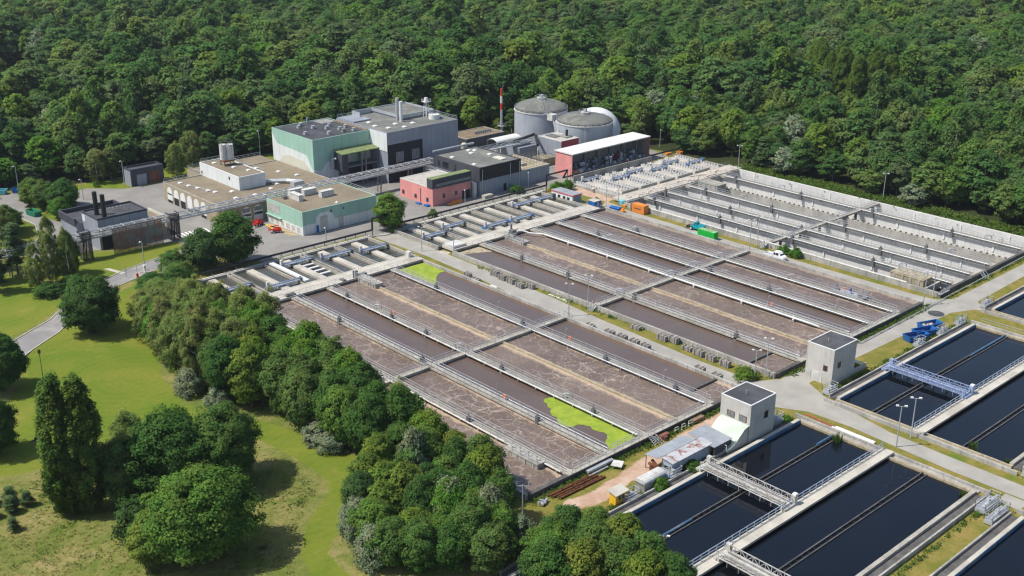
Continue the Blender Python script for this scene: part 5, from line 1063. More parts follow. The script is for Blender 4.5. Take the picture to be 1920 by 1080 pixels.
MB().prism([(-1.7, -1), (1.7, -1), (1.7, 1), (-1.7, 1)], 0, 1.1).build('body', 'blue_paint', t, local=True); MB().add([(-1.8, -1.1, 1.1), (1.8, -1.1, 1.1), (1.8, 1.1, 1.1), (-1.8, 1.1, 1.1), (-1.6, 0, 1.45), (1.6, 0, 1.45)], [(0, 1, 5, 4), (2, 3, 4, 5), (1, 2, 5), (3, 0, 4)]).build('tarpaulin', 'blue_paint', t, local=True)
tag(MB().cbox(245.2, 217.6, .03, 1.2, 1.3, .8).cbox(245.6, 217.9, .83, .6, .7, .4).build('pump_unit', 'orange_paint', loc=(245.2, 217.6, .03)), 'small orange pump unit beside the blue covered skip', 'pump')
tag(MB().cbox(250.6, 221.5, .03, 1.4, 1.3, .5).build('pallet_load', 'orange_paint', loc=(250.6, 221.5, .03)), 'low orange load on the ground below the derelict deck', 'load')
tag(MB().cyl(251.6, 223.4, .03, 1.3, .9, 12).lathe(251.6, 223.4, [(.9, 1.3), (.5, 1.55), (.01, 1.6)], 12).build('water_butt', 'plastic_cyan', loc=(251.6, 223.4, .03)), 'teal plastic tank at the corner of the derelict deck', 'tank')
tag(MB().add([(244.9, 191.8, .05), (246.2, 191.6, .05), (246.3, 189.9, .05), (245.0, 190.0, .05), (245.5, 191, .4), (245.7, 190.4, .35)], [(0, 1, 4), (1, 2, 5, 4), (2, 3, 5), (3, 0, 4, 5)]).build('tarpaulin', 'plastic_cyan', loc=(245.5, 191, .03)), 'crumpled turquoise tarpaulin behind the green container', 'tarpaulin')
tag(MB().cbox(245.0, 189.3, .03, .9, .8, .35).build('hose_box', 'yellow_paint', loc=(245, 189.3, .03)), 'low yellow box between the tarpaulin and the green container', 'box')
def skip(label, x, y, rz, m, L=6.0, W=2.3, H=1.5, fill='rust', group=None, heap=0):
    t = thing('skip', label, 'skip', (x, y, .03), rz, group); s = .35
    def ring(i, z0, z1, k0, k1, th=.0):
        return [(-L / 2 + k0 + i, -W / 2 + i, z0), (L / 2 - k0 - i, -W / 2 + i, z0), (L / 2 - k0 - i, W / 2 - i, z0), (-L / 2 + k0 + i, W / 2 - i, z0), (-L / 2 + k1 + i, -W / 2 + i, z1), (L / 2 - k1 - i, -W / 2 + i, z1), (L / 2 - k1 - i, W / 2 - i, z1), (-L / 2 + k1 + i, W / 2 - i, z1)]
    a, b_ = ring(0, 0, H, s, 0), ring(.12, .15, H, s, 0); n = MB()
    n.add(a + b_, [(0, 1, 5, 4), (1, 2, 6, 5), (2, 3, 7, 6), (3, 0, 4, 7), (9, 8, 12, 13), (10, 9, 13, 14), (11, 10, 14, 15), (8, 11, 15, 12), (4, 5, 13, 12), (5, 6, 14, 13), (6, 7, 15, 14), (7, 4, 12, 15), (3, 2, 1, 0)])
    n.build('body', m, t, local=True)
    r = MB()
    for k in range(7):
        for sg in (-1, 1): r.cbox(-L / 2 + .8 + k * (L - 1.6) / 6, sg * (W / 2 + .04), .05, .12, .1, H - .1)
    r.box(-L / 2 - .05, L / 2 + .05, -W / 2 - .1, -W / 2 - .02, H - .18, H - .02).box(-L / 2 - .05, L / 2 + .05, W / 2 + .02, W / 2 + .1, H - .18, H - .02); r.build('rib', m, t, local=True)
    MB().box(-L / 2 + .5, L / 2 - .5, -W / 2 + .13, W / 2 - .13, .15, .3).build('load', fill, t, local=True)
    if heap:
        h = MB(); rr = random.Random(5)
        for k in range(26): xx, yy, s_ = rr.uniform(-L / 2 + .8, L / 2 - 2), rr.uniform(-.7, .7), rr.uniform(.3, .6); h.add([(xx - s_, yy - s_, .25), (xx + s_, yy - s_ * .6, .25), (xx + s_ * .7, yy + s_, .25), (xx - s_ * .8, yy + s_ * .7, .25), (xx, yy, .5 + s_ * 1.6)], [(0, 1, 4), (1, 2, 4), (2, 3, 4), (3, 0, 4)])
        h.build('waste_heap', 'rubble', t, local=True)
    return t
skip('rust-lined blue skip, nearest of the three by the dark basin', 223.0, 109.9, -R(20), 'blue_paint', 5.6, group='blue skips')
skip('empty blue skip in the middle of the three', 227.0, 110.0, -R(20), 'blue_paint', 5.6, fill='dark_clad', group='blue skips')
skip('blue skip heaped with pale rubble, farthest of the three', 231.2, 111.0, -R(20), 'blue_paint', 5.6, heap=1, group='blue skips')
skip('green skip alone in the yard at the far left', 114.0, 332.8, R(100), 'green_skip', 5.0)
skip('blue skip near the hedge at the far left yard', 120.2, 359.4, R(-40), 'blue_paint', 5.0, group='far blue skips'); skip('light blue skip at the left picture edge', 114.6, 362.0, R(-40), 'plastic_cyan', 4.5, fill='blue_paint', group='far blue skips')

# ------------------------------------------------------------------ stacks of concrete slabs along the road
def slab_stack(seed, h=1.35):
    rr = random.Random(seed); t = thing('slab_stack', 'x', 'slab stack', (0, 0, 0)); w, l = 1.15, 2.5
    n = 5
    for k in range(n): MB().box(-w / 2 + rr.uniform(-.03, .03), w / 2, -l / 2 + k * l / n + .03, -l / 2 + (k + 1) * l / n - .03, .05, h + rr.uniform(-.06, .05)).build('slab', 'slab_grey', t, local=True)
    for y in (-l * .28, l * .25): MB().box(-w / 2 - .06, w / 2 + .04, y - .06, y + .06, h + .05, h + .14).box(-w / 2 - .1, -w / 2 - .04, y - .06, y + .06, .1, h + .1).build('timber_strap', 'timber_red', t, local=True)
    return t
A = slab_stack(1); Bk = slab_stack(2, .8); Ck = slab_stack(3, .35)
right = [(180.9, 203.0, 0), (180.4, 199.5, 0), (180.3, 196.2, 0), (180.0, 192.6, 0), (181.6, 190.4, 0), (181.5, 155.6, 1), (181.2, 147.6, 0), (182.0, 145.0, 0), (181.0, 140.4, 1), (180.7, 137.0, 0), (180.6, 133.6, 0), (180.5, 129.8, 0), (180.9, 124.6, 0)]
left = [(175.0, 206.6, 0), (174.8, 203.2, 1), (174.6, 163.4, 1), (174.4, 157.2, 0), (174.4, 153.4, 0), (174.4, 149.8, 0), (174.4, 146.6, 0), (174.2, 142.4, 2), (174.1, 138.6, 2), (174.0, 135.0, 2), (174.0, 131.4, 0), (174.0, 127.0, 0)]
ORD = ['first', 'second', 'third', 'fourth', 'fifth', 'sixth', 'seventh', 'eighth', 'ninth', 'tenth', 'eleventh', 'twelfth', 'thirteenth']
usedp = set()
for side, lst in (('right', right), ('left', left)):
    for i, (x, y, k) in enumerate(lst):
        src = (A, Bk, Ck)[k]; lab = '%s grey slab stack from the far end on the %s verge of the middle road' % (ORD[i], side); grp = 'slab stacks on the %s verge' % side
        if k not in usedp: usedp.add(k); src.location = (x, y, .02); src.rotation_euler = (0, 0, .05); src['label'] = lab; src['group'] = grp
        else: copy_tree(src, (x, y, .02), random.uniform(-.1, .1), (1, random.uniform(.92, 1.08), random.uniform(.88, 1.05)), lab, grp)
tag(MB().box(174.0, 175.6, 195.8, 198.2, .15, .3).build('sheet_pile', 'roof_white', loc=(175, 197, 0)), 'flat white sheets lying on the left verge by the slab stacks', 'sheets')
b = MB()
for k in range(7): b.box(181.6, 182.4, 183.6 - k * .95, 184.3 - k * .95, .04, .12)
tag(b.build('timber_boards', 'cream_clad', loc=(182, 181, 0)), 'row of pale boards lying in the grass beside the middle block', 'boards')

# ------------------------------------------------------------------ lamp posts
LG = 'lamp posts of the works'
def lamp(kind, h):
    t = thing('lamp_post', 'x', 'lamp post', (0, 0, 0), group=LG)
    MB().tube((0, 0, 0), (0, 0, h), .13, 8, .08).build('mast', 'galv', t, local=True)
    if kind == 'twin':
        MB().tube((-.8, 0, h), (.8, 0, h), .05, 5).build('cross_arm', 'galv', t, local=True)
        for s in (-1, 1): MB().cbox(s * .75, 0, h + .02, .5, .36, .22).build('floodlight', 'white_paint', t, local=True)
    elif kind == 'fork':
        MB().tube((-.9, 0, h - .2), (.9, 0, h - .2), .06, 5).tube((-.9, 0, h - .2), (-.9, 0, h + .6), .06, 5).tube((.9, 0, h - .2), (.9, 0, h + .6), .06, 5).build('cross_arm', 'galv', t, local=True)
    else:
        MB().tube((0, 0, h), (.9, 0, h + .15), .05, 5).build('arm', 'galv', t, local=True); MB().cbox(1.15, 0, h + .08, .7, .3, .16).build('lamp_head', 'white_paint', t, local=True)
    return t
LT, LS, LF = lamp('twin', 8.2), lamp('street', 6.6), lamp('fork', 8.6)
L = [('T', 175.6, 87.3, 8.2, 'twin floodlight mast at the road edge of the foreground basin'), ('T', 180.5, 87.2, 8.2, 'taller twin floodlight mast across the road from the foreground basin'), ('T', 179.6, 121.6, 6.6, 'twin floodlight mast behind the foreground pump house'), ('T', 182.3, 120.8, 8.6, 'tall white mast at the near corner of the middle block'),
     ('T', 175.6, 171.2, 8.0, 'twin mast beside the left stairs of the middle road'), ('T', 181.6, 170.8, 8.6, 'thick mast beside the right stairs of the middle road'), ('T', 245.6, 171.6, 8.4, 'left of the two masts by the drained basin stairs'), ('T', 249.2, 171.6, 8.6, 'right of the two masts by the drained basin stairs'),
     ('T', 243.2, 119.2, 8.4, 'left of the two masts at the near corner of the drained basin'), ('T', 249.6, 120.2, 8.6, 'right of the two masts at the near corner of the drained basin'), ('F', 106.1, 112.6, 8.8, 'forked steel mast among the bottom trees'), ('T', 116.5, 92.6, 4.6, 'short twin floodlight over the foreground basin beside the trees'),
     ('S', 117.1, 267.0, 7.6, 'street lamp on the curved road in front of the boiler house'), ('S', 121.0, 363.4, 7.6, 'street lamp at the hedge of the far left yard'), ('S', 147.1, 343.2, 8.6, 'street lamp beside the dark garage'), ('S', 131.4, 338.1, 6.6, 'street lamp at the end of the yard island'), ('S', 121.5, 332.7, 8.0, 'street lamp hidden among the yard island trees'),
     ('S', 163.7, 253.4, 4.6, 'short lamp in front of the green and white works building'), ('T', 315.4, 172.4, 8.4, 'lone mast at the forest edge beyond the drained basin'), ('T', 178.9, 230.3, 6.8, 'mast at the road end of the left settling tanks'), ('T', 183.2, 222.0, 7.2, 'mast at the road corner of the middle settling tanks'), ('T', 313.4, 226.2, 7.6, 'mast at the forest corner of the derelict deck'),
     ('T', 244.4, 223.6, 7.0, 'left of two thin masts near the orange container'), ('T', 247.0, 221.0, 7.6, 'right of two thin masts near the orange container'), ('S', 216.6, 256.6, 4.4, 'lamp in front of the pink building'), ('S', 243.3, 256.6, 5.0, 'lamp in front of the grey and black building'), ('S', 278.0, 252.8, 5.0, 'lamp in front of the open shed'), ('S', 315.3, 262.9, 6.6, 'lamp at the forest edge right of the open shed'), ('S', 199.8, 348.3, 9.2, 'lamp at the forest edge behind the workshop'), ('S', 259.0, 253.2, 5.0, 'lamp at the left end of the open shed')]
first = {}
for k, x, y, h, lab in L:
    src = {'T': LT, 'S': LS, 'F': LF}[k]; hh = {'T': 8.2, 'S': 6.6, 'F': 8.6}[k]; rz = {'T': -.9, 'S': -2.4, 'F': -.8}[k]
    if k not in first: first[k] = 1; src.location = (x, y, .02); src.rotation_euler = (0, 0, rz); src.scale = (1, 1, h / hh); src['label'] = lab
    else: copy_tree(src, (x, y, .02), rz, (1, 1, h / hh), lab)

# ------------------------------------------------------------------ pipe bridge
t = thing('pipe_bridge', 'long grey lattice pipe bridge crossing the yard above the roofs', 'bridge', (170, 285, 0))
for y in (283.3, 285.3): MB().truss((60, y, 6.0), (226, y, 6.0), 1.3, 92, .09).build('girder', 'white_dirty', t)
MB().box(60, 226, 283.2, 285.4, 5.55, 5.9).build('deck', 'white_dirty', t)
b = MB()
for k, (yy, z, r_) in enumerate(((283.8, 6.2, .16), (284.3, 6.25, .2), (284.8, 6.2, .14), (284.2, 7.4, .12), (284.9, 7.4, .15))): b.tube((60, yy, z), (226, yy, z), r_, 6)
b.build('pipe_run', 'galv', t)
b = MB()
for k in range(54): x = 61 + k * 3.1; b.box(x, x + .14, 283.0, 285.6, 7.3, 7.45); b.tube((x, 283.1, 5.9), (x, 283.1, 8.0), .05, 4)
tag(b.build('cross_frame', 'white_dirty', t), kind='stuff')
MB().truss((225.0, 283, 6.0), (225.0, 262, 6.0), 1.2, 12, .08).truss((226.6, 283, 6.0), (226.6, 262, 6.0), 1.2, 12, .08).box(225, 226.6, 262, 283, 5.8, 5.9).build('side_span', 'galv', t) if 0 else None
MB().truss((223.4, 283.2, 4.6), (223.4, 264, 4.6), 1.1, 12, .07).box(222.4, 223.6, 264, 283.2, 4.4, 4.5).truss((222.4, 283.2, 4.6), (222.4, 264, 4.6), 1.1, 12, .07).build('side_span', 'galv', t)
MB().truss((243.4, 285.3, 6.0), (270, 285.3, 6.0), 1.2, 15, .09).truss((243.4, 283.3, 6.0), (270, 283.3, 6.0), 1.2, 15, .09).box(243.4, 270, 283.2, 285.4, 5.75, 5.9).tube((226, 283.6, 9.6), (243.4, 283.6, 9.6), .35, 8).build('far_span', 'galv', t)
for x in (109.0, 134.0):
    w = MB()
    for (xa, ya, xb, yb) in ((x - 1.0, 282.9, x + 1.6, 282.9), (x - 1.0, 282.9, x - 1.0, 285.8), (x + 1.6, 282.9, x + 1.6, 285.8)): w.add([(xa, ya, .1), (xb, yb, .1), (xb, yb, 7.9), (xa, ya, 7.9)], [(0, 1, 2, 3)])
    w.build('mesh_screen', 'screen_black', t)
b = MB()
for x in (90, 109.3, 134.3, 152, 176, 190, 205, 217, 224.8, 244, 256, 269):
    for y in (283.4, 285.2): b.tube((x - .5, y, 0), (x, y, 5.8), .16, 5)
    b.tube((x - .5, 283.4, 0), (x, 285.2, 5.8), .08, 4)
tag(b.build('pier', 'galv_dark', t), kind='stuff')
MB().add([(116.2, 282.6, .3), (130.2, 282.6, .3), (130.2, 282.6, 7.4), (116.2, 282.6, 7.4)], [(0, 1, 2, 3)]).build('mesh_screen', 'screen_rust', t)
b = MB()
for k in range(8): b.tube((116.2 + k * 2, 282.7, 0), (116.2 + k * 2, 282.7, 7.4), .07, 4)
b.build('screen_frame', 'rust', t)

# ------------------------------------------------------------------ vehicles and machines
def wheel(par, x, y, r, w, side):
    o = MB().tube((x, y - w / 2, r), (x, y + w / 2, r), r, 16).build('wheel', 'rubber', par, local=True)
    MB().tube((x, y + side * (w / 2 + .01), r), (x, y + side * (w / 2 + .03), r), r * .58, 12).build('rim', 'rim', o, local=True)
t = thing('pickup_truck', 'white crew-cab pickup truck with a flat bed on the road', 'truck', (244.9, 162.6, .03), -math.pi / 2)
# local +x is forward
def loft(secs):
    b = MB(); n = len(secs[0]); vs = [v for s_ in secs for v in s_]; fs = []
    for i in range(len(secs) - 1):
        for k in range(n): fs.append((i * n + k, (i + 1) * n + k, (i + 1) * n + (k + 1) % n, i * n + (k + 1) % n))
    fs += [tuple(range(n)), tuple(range(len(vs) - 1, len(vs) - n - 1, -1))]; return b.add(vs, fs)
def sec(x, hw, z0, z1, hw2=None): hw2 = hw2 or hw; return [(x, -hw, z0), (x, -hw, (z0 + z1) / 2), (x, -hw2, z1), (x, hw2, z1), (x, hw, (z0 + z1) / 2), (x, hw, z0)]
loft([sec(-.2, .95, .45, 2.15, .82), sec(.6, .97, .45, 2.25, .84), sec(1.35, .97, .45, 2.2, .84), sec(2.15, .97, .45, 1.4, .92), sec(2.75, .95, .45, 1.25, .86), sec(3.05, .88, .5, .95, .8)]).build('cab', 'carwhite', t, local=True)
MB().add([(1.46, -.8, 2.08), (1.46, .8, 2.08), (2.13, .88, 1.43), (2.13, -.88, 1.43)], [(0, 3, 2, 1)]).build('windscreen', 'glass_dark', t, local=True)
for s in (-1, 1):
    for a, b_ in ((-.1, .45), (.6, 1.4)): MB().add([(a, s * .985, 1.4), (b_ + .1, s * .985, 1.4), (b_, s * .9, 2.05), (a, s * .9, 2.05)], [(0, 1, 2, 3) if s < 0 else (3, 2, 1, 0)]).build('side_window', 'glass_dark', t, local=True)
    MB().cbox(3.0, s * .68, .75, .12, .32, .2).build('headlight', 'glass_grey', t, local=True)
b = MB().box(-3.1, -.28, -1.02, 1.02, .75, .9); b.build('bed_floor', 'galv', t, local=True)
MB().box(-3.1, -.28, -1.05, -1.0, .78, 1.2).box(-3.1, -.28, 1.0, 1.05, .78, 1.2).box(-3.14, -3.08, -1.05, 1.05, .78, 1.2).box(-.3, -.24, -1.02, 1.02, .78, 1.7).build('bed_side', 'carwhite', t, local=True)
MB().box(-3.0, 2.8, -.7, .7, .4, .7).build('chassis', 'rubber', t, local=True)
for x in (-2.1, 2.1):
    for s in (-1, 1): wheel(t, x, s * .82, .38, .24, s)
t = thing('telehandler', 'teal wheeled loader with a dark fork boom beside the white capped wall', 'loader', (248.6, 192.2, .03), R(95))
loft([sec(-2.6, .75, .7, 1.6, .7), sec(-1.8, .9, .6, 1.9, .8), sec(-.7, .9, .55, 1.8, .8), sec(-.6, .8, .55, 1.2, .8), sec(1.6, .8, .6, 1.1, .75)]).build('chassis', 'teal_paint', t, local=True)
loft([sec(-.5, .75, 1.15, 2.5, .6), sec(.1, .75, 1.1, 2.6, .6), sec(.7, .7, 1.1, 2.0, .55)]).build('cab', 'teal_paint', t, local=True)
for s in (-1, 1): MB().add([(-.35, s * .77, 1.6), (.5, s * .76, 1.6), (.25, s * .66, 2.4), (-.35, s * .66, 2.4)], [(0, 1, 2, 3) if s < 0 else (3, 2, 1, 0)]).build('cab_window', 'glass_dark', t, local=True)
MB().tube((-1.4, 0, 1.9), (2.2, 0, 1.3), .2, 6).tube((2.2, 0, 1.3), (3.0, 0, .5), .16, 6).box(2.8, 3.0, -1.0, 1.0, .2, 1.1).box(3.0, 4.0, -.7, -.5, .15, .25).box(3.0, 4.0, .5, .7, .15, .25).build('boom', 'galv_dark', t, local=True)
for x in (-1.5, 1.3):
    for s in (-1, 1): wheel(t, x, s * .9, .55, .4, s)
def lift(label, x, y, rz, boom=True):
    t = thing('boom_lift', label, 'lift', (x, y, .03), rz, 'red lifts in the yard')
    loft([sec(-1.2, .7, .5, 1.2, .6), sec(-.2, .75, .5, 1.5, .6), sec(1.1, .65, .5, 1.1, .55)]).build('body', 'red_paint', t, local=True)
    MB().tube((-.8, .1, 1.4), (1.9, .1, 1.9), .15, 5).tube((1.9, .1, 1.9), (-.6, .2, 2.2), .13, 5).build('boom', 'red_paint', t, local=True)
    MB().rail((1.6, -.6, .9), (1.6, .6, .9), step=.6).rail((2.4, -.6, .9), (2.4, .6, .9), step=.6).box(1.6, 2.4, -.6, .6, .85, .95).build('basket', 'red_paint', t, local=True)
    for xx in (-.9, .9):
        for s in (-1, 1): wheel(t, xx, s * .75, .4, .28, s)
lift('red boom lift parked on the yard in front of the green and white building', 158.6, 270.4, R(150)); lift('red boom lift close to the workshop corner', 158.2, 279.6, R(200))
tag(MB().tube((158.4, 272.4, .6), (158.6, 276.4, .9), .16, 6).tube((158.9, 272.4, .4), (159.1, 276, .5), .12, 6).build('lift_boom', 'yellow_paint', loc=(158.6, 274, .03)), 'yellow boom arm lying between the two red lifts', 'boom')
# ride-on mower with its driver
t = thing('ride_on_mower', 'red ride-on mower in the shade of the left tree', 'mower', (61.0, 193.4, .03), R(-60))
loft([sec(-.2, .4, .35, .75, .35), sec(.6, .42, .35, .85, .36), sec(1.1, .36, .35, .75, .3)]).build('bonnet', 'red_paint', t, local=True); MB().box(-1.0, -.2, -.45, .45, .3, .55).build('rear_deck', 'red_paint', t, local=True)
MB().box(-.75, -.3, -.25, .25, .55, .65).box(-.82, -.75, -.25, .25, .55, 1.05).build('seat', 'rubber', t, local=True); MB().tube((.05, 0, .75), (-.12, 0, 1.05), .03, 5).lathe(-.13, 0, [(.16, 1.05), (.19, 1.06), (.16, 1.08)], 10).build('steering_wheel', 'rubber', t, local=True); MB().box(-.3, .7, -.65, .65, .12, .28).build('cutter_deck', 'dark_clad', t, local=True)
for x, r_ in ((-.7, .34), (.8, .26)):
    for s in (-1, 1): wheel(t, x, s * .45, r_, .2, s)
def person(label, loc, rz, joints, cloth, legs):
    # joints: dict of local 3-D points; skinned as one body
    me = bpy.data.meshes.new('person'); J = joints
    names = list(J); E = [('pelvis', 'chest'), ('chest', 'neck'), ('neck', 'head'), ('head', 'crown')]
    for s in 'LR': E += [('chest', 'sh' + s), ('sh' + s, 'el' + s), ('el' + s, 'wr' + s), ('wr' + s, 'ha' + s), ('pelvis', 'hip' + s), ('hip' + s, 'kn' + s), ('kn' + s, 'an' + s), ('an' + s, 'toe' + s)]
    me.from_pydata([J[n] for n in names], [(names.index(a), names.index(b)) for a, b in E], [])
    o = bpy.data.objects.new('person', me); col.objects.link(o); o.location = loc; o.rotation_euler = (0, 0, rz)
    md = o.modifiers.new('Skin', 'SKIN'); rad = {'pelvis': .16, 'chest': .18, 'neck': .065, 'head': .10, 'crown': .085, 'sh': .075, 'el': .055, 'wr': .04, 'ha': .045, 'hip': .11, 'kn': .075, 'an': .05, 'toe': .045}
    for i, n in enumerate(names):
        r_ = rad.get(n) or rad[n[:-1]]; sv = me.skin_vertices[0].data[i]; sv.radius = (r_, r_); sv.use_root = (n == 'pelvis')
    o.modifiers.new('Subdivision', 'SUBSURF').levels = 1
    me.materials.append(M(cloth)); tag(o, label, 'person')
    h = J['head']; c = J['crown']
    MB().lathe(0, 0, [(.13, -.02), (.125, .05), (.09, .12), (.01, .15)], 10).build('hair', 'hair', o, local=True).location = (c[0], c[1], c[2] - .06)
    MB().cbox(h[0] + .09, h[1], h[2] - .09, .06, .14, .15).build('face', 'skin', o, local=True)
    for s in 'LR': MB().tube(J['wr' + s], J['ha' + s], .055, 6).build('hand', 'skin', o, local=True)
    for s in 'LR': MB().tube(J['hip' + s], J['kn' + s], .125, 8, .095).tube(J['kn' + s], J['an' + s], .095, 8, .07).build('trouser_leg', legs, o, local=True)
    return o
sit = {'pelvis': (-.5, 0, .75), 'chest': (-.48, 0, 1.15), 'neck': (-.45, 0, 1.38), 'head': (-.42, 0, 1.5), 'crown': (-.42, 0, 1.62), 'shL': (-.47, .2, 1.3), 'shR': (-.47, -.2, 1.3), 'elL': (-.32, .28, 1.05), 'elR': (-.32, -.28, 1.05), 'wrL': (-.17, .16, 1.08), 'wrR': (-.17, -.16, 1.08), 'haL': (-.1, .14, 1.1), 'haR': (-.1, -.14, 1.1), 'hipL': (-.45, .12, .74), 'hipR': (-.45, -.12, .74), 'knL': (-.05, .2, .8), 'knR': (-.05, -.2, .8), 'anL': (.05, .3, .42), 'anR': (.05, -.3, .42), 'toeL': (.18, .3, .38), 'toeR': (.18, -.3, .38)}
person('person in a blue top riding the red mower', (61.0, 193.4, .03), R(-60), sit, 'cloth_blue', 'cloth_dark')
crouch = {'pelvis': (-.1, 0, .62), 'chest': (.1, 0, 1.0), 'neck': (.24, 0, 1.2), 'head': (.32, 0, 1.3), 'crown': (.36, 0, 1.41), 'shL': (.15, .19, 1.12), 'shR': (.15, -.19, 1.12), 'elL': (.35, .24, .88), 'elR': (.35, -.24, .88), 'wrL': (.55, .15, .75), 'wrR': (.55, -.15, .75), 'haL': (.62, .13, .7), 'haR': (.62, -.13, .7), 'hipL': (-.06, .12, .6), 'hipR': (-.06, -.12, .6), 'knL': (.28, .16, .5), 'knR': (.28, -.16, .5), 'anL': (.0, .16, .08), 'anR': (.0, -.16, .08), 'toeL': (.15, .16, .05), 'toeR': (.15, -.16, .05)}
# work platform on the middle block with a worker
t = thing('work_platform', 'steel work platform with davits on the walkway of the middle block', 'platform', (234.2, 134.0, 1.2))
MB().box(233.2, 236.0, 129.6, 138.2, 1.05, 1.17).build('grating', 'galv', t); MB().rail((236, 129.6, 1.17), (236, 138.2, 1.17), step=1.4).rail((233.2, 129.6, 1.17), (236, 129.6, 1.17), step=1.4).rail((233.2, 138.2, 1.17), (236, 138.2, 1.17), step=1.4).build('railing', 'galv', t)
for y in (137, 134.4, 131.2): MB().path([(235.7, y, 1.17), (235.7, y, 3.2), (235.5, y - .3, 3.6), (235.0, y - .7, 3.5)], .06, 5).build('davit', 'galv', t)
MB().cbox(233.9, 130.4, 1.17, .8, 1.4, .7).cbox(234.6, 137.2, 1.17, .8, 1.0, .4).build('pump_gear', 'galv_dark', t); MB().box(235.7, 236.3, 129.8, 138, -1, 1.05).build('support', 'concrete_dark', t)
person('worker in blue overalls crouching on the steel work platform', (234.6, 133.6, 1.17), R(200), crouch, 'cloth_blue', 'cloth_blue')
def ring(label, x, y, z, tilt):
    b = MB(); n, m_ = 16, 6; vs, fs = [], []
    for i in range(n):
        for j in range(m_): a, c = 2 * math.pi * i / n, 2 * math.pi * j / m_; r_ = .36 + .1 * math.cos(c); vs.append((.1 * math.sin(c), r_ * math.cos(a), r_ * math.sin(a)))
    for i in range(n):
        for j in range(m_): fs.append((i * m_ + j, ((i + 1) % n) * m_ + j, ((i + 1) % n) * m_ + (j + 1) % m_, i * m_ + (j + 1) % m_))
    o = b.add(vs, fs).build('lifebuoy', 'orange_ring', smooth=True); o.location = (x, y, z); tag(o, label, 'lifebuoy', 'orange lifebuoys on the railings')
for a in (('orange lifebuoy on the railing near the ragged duckweed patch', 133.9, 147.5, 2.0, 0), ('orange lifebuoy on the steel work platform', 234.2, 135.2, 2.0, 0), ('orange lifebuoy on the upper left walkway railing', 143.9, 196.4, 2.0, 0), ('orange lifebuoy on the railing left of the work platform', 232.8, 149.0, 2.0, 0), ('orange lifebuoy on the white piped walkway', 212.8, 141.2, 2.0, 0), ('orange lifebuoy on the third walkway of the left block', 163.6, 159.0, 2.0, 0)): ring(*a)

# ------------------------------------------------------------------ loose things along the dirt track
t = thing('rusty_pipes', 'bundle of long rusty pipes lying beside the dirt track', 'pipes', (122, 116.6, 0))
for k, y in enumerate((117.6, 117.2, 116.7, 116.0, 115.6)): MB().tube((116.6 + k * .25, y + .1, .28 + .12 * (k % 2)), (121.8 + k * .2, y, .28 + .12 * (k % 2)), .17, 8).tube((122.2 + k * .2, y, .28), (127.2 + k * .3, y - .05, .28), .17, 8).tube((121.8 + k * .2, y, .3), (122.0 + k * .2, y, .3), .27, 8).build('pipe', 'rust', t)
b = MB()
rr = random.Random(4)
for k in range(9): a = rr.uniform(0, 3.1); b.tube((114.4 + rr.uniform(-.8, .8), 116.3 + rr.uniform(-.6, .6), .2 + k * .06), (114.6 + 1.2 * math.cos(a), 116.3 + .9 * math.sin(a), .3 + k * .07), .16, 6)
tag(b.build('scrap_pile', 'galv', loc=(114.6, 116.4, 0)), 'heap of grey metal scrap at the bottom end of the dirt track', 'scrap')
t = thing('work_table', 'tilted white board on trestles beside the dirt track', 'table', (132.6, 116.3, 0))
MB().add([(131.2, 116.9, .75), (132.9, 117.7, .9), (134.0, 116.2, .8), (132.3, 115.3, .6), (131.2, 116.9, .68), (132.9, 117.7, .83), (134.0, 116.2, .73), (132.3, 115.3, .53)], [(0, 3, 2, 1), (4, 5, 6, 7), (0, 4, 7, 3), (3, 7, 6, 2), (2, 6, 5, 1), (1, 5, 4, 0)]).build('board', 'white_dirty', t)
for x, y in ((131.6, 116.7), (132.9, 117.2), (133.5, 116.2), (132.4, 115.6)): MB().tube((x, y, 0), (x, y, .68), .06, 4).build('leg', 'galv', t)
b = MB()
for k in range(3): b.box(127.6, 132.8, 118.35 - .0 + k * .14, 118.47 + k * .14, .8 - .1 * k, .98 - .1 * k)
tag(MB().box(126.6, 133.0, 117.75, 118.45, .55, .95).box(126.4, 131.2, 117.3, 117.7, .1, .4).build('pallet_load', 'galv', loc=(130, 118, 0)), 'long grey steel profiles stacked against the end wall of the left block', 'steel profiles')
t = thing('fallen_ladder', 'short steel ladder leaning at the end wall under the duckweed corner', 'ladder', (145.4, 117.8, 0))
b = MB().tube((144.2, 118.2, 1.3), (144.8, 116.6, .05), .06, 4).tube((145.0, 118.3, 1.3), (145.6, 116.7, .05), .06, 4)
for k in range(5): z = .2 + k * .25; b.tube((144.75 - .11 * k, 116.75 + .29 * k, z), (145.55 - .11 * k, 116.85 + .29 * k, z), .04, 4)
b.build('frame', 'white_dirty', t)
tag(MB().cbox(146.8, 117.9, 0, 2.2, .9, .9).cyl(146.4, 117.4, 0, .8, .5, 10).build('junk_heap', 'timber_red', loc=(146.8, 117.9, 0)), 'dark reddish junk heap beside the leaning ladder', 'junk')
for i, x in enumerate((149.6, 151.6, 153.6)): tag(MB().tube((x, 117.6, 0), (x + .3, 117.9, 1.0), .07, 4).tube((x + 1.2, 117.6, 0), (x + 1.2, 117.9, 1.0), .07, 4).tube((x, 117.7, .6), (x + 1.2, 117.7, .6), .07, 4).tube((x + .3, 117.9, 1), (x + 1.2, 117.9, 1), .07, 4).build('trestle_frame', 'white_dirty', loc=(x, 117.7, 0)), ['left', 'middle', 'right'][i] + ' of three pale trestle frames along the end wall', 'frame', 'trestle frames')
tag(MB().cbox(156.6, 118.0, 0, 3.2, .9, .8).build('timber_pile', 'timber', loc=(156.6, 118, 0)), 'dark timber pile against the end wall behind the pump house', 'timber')
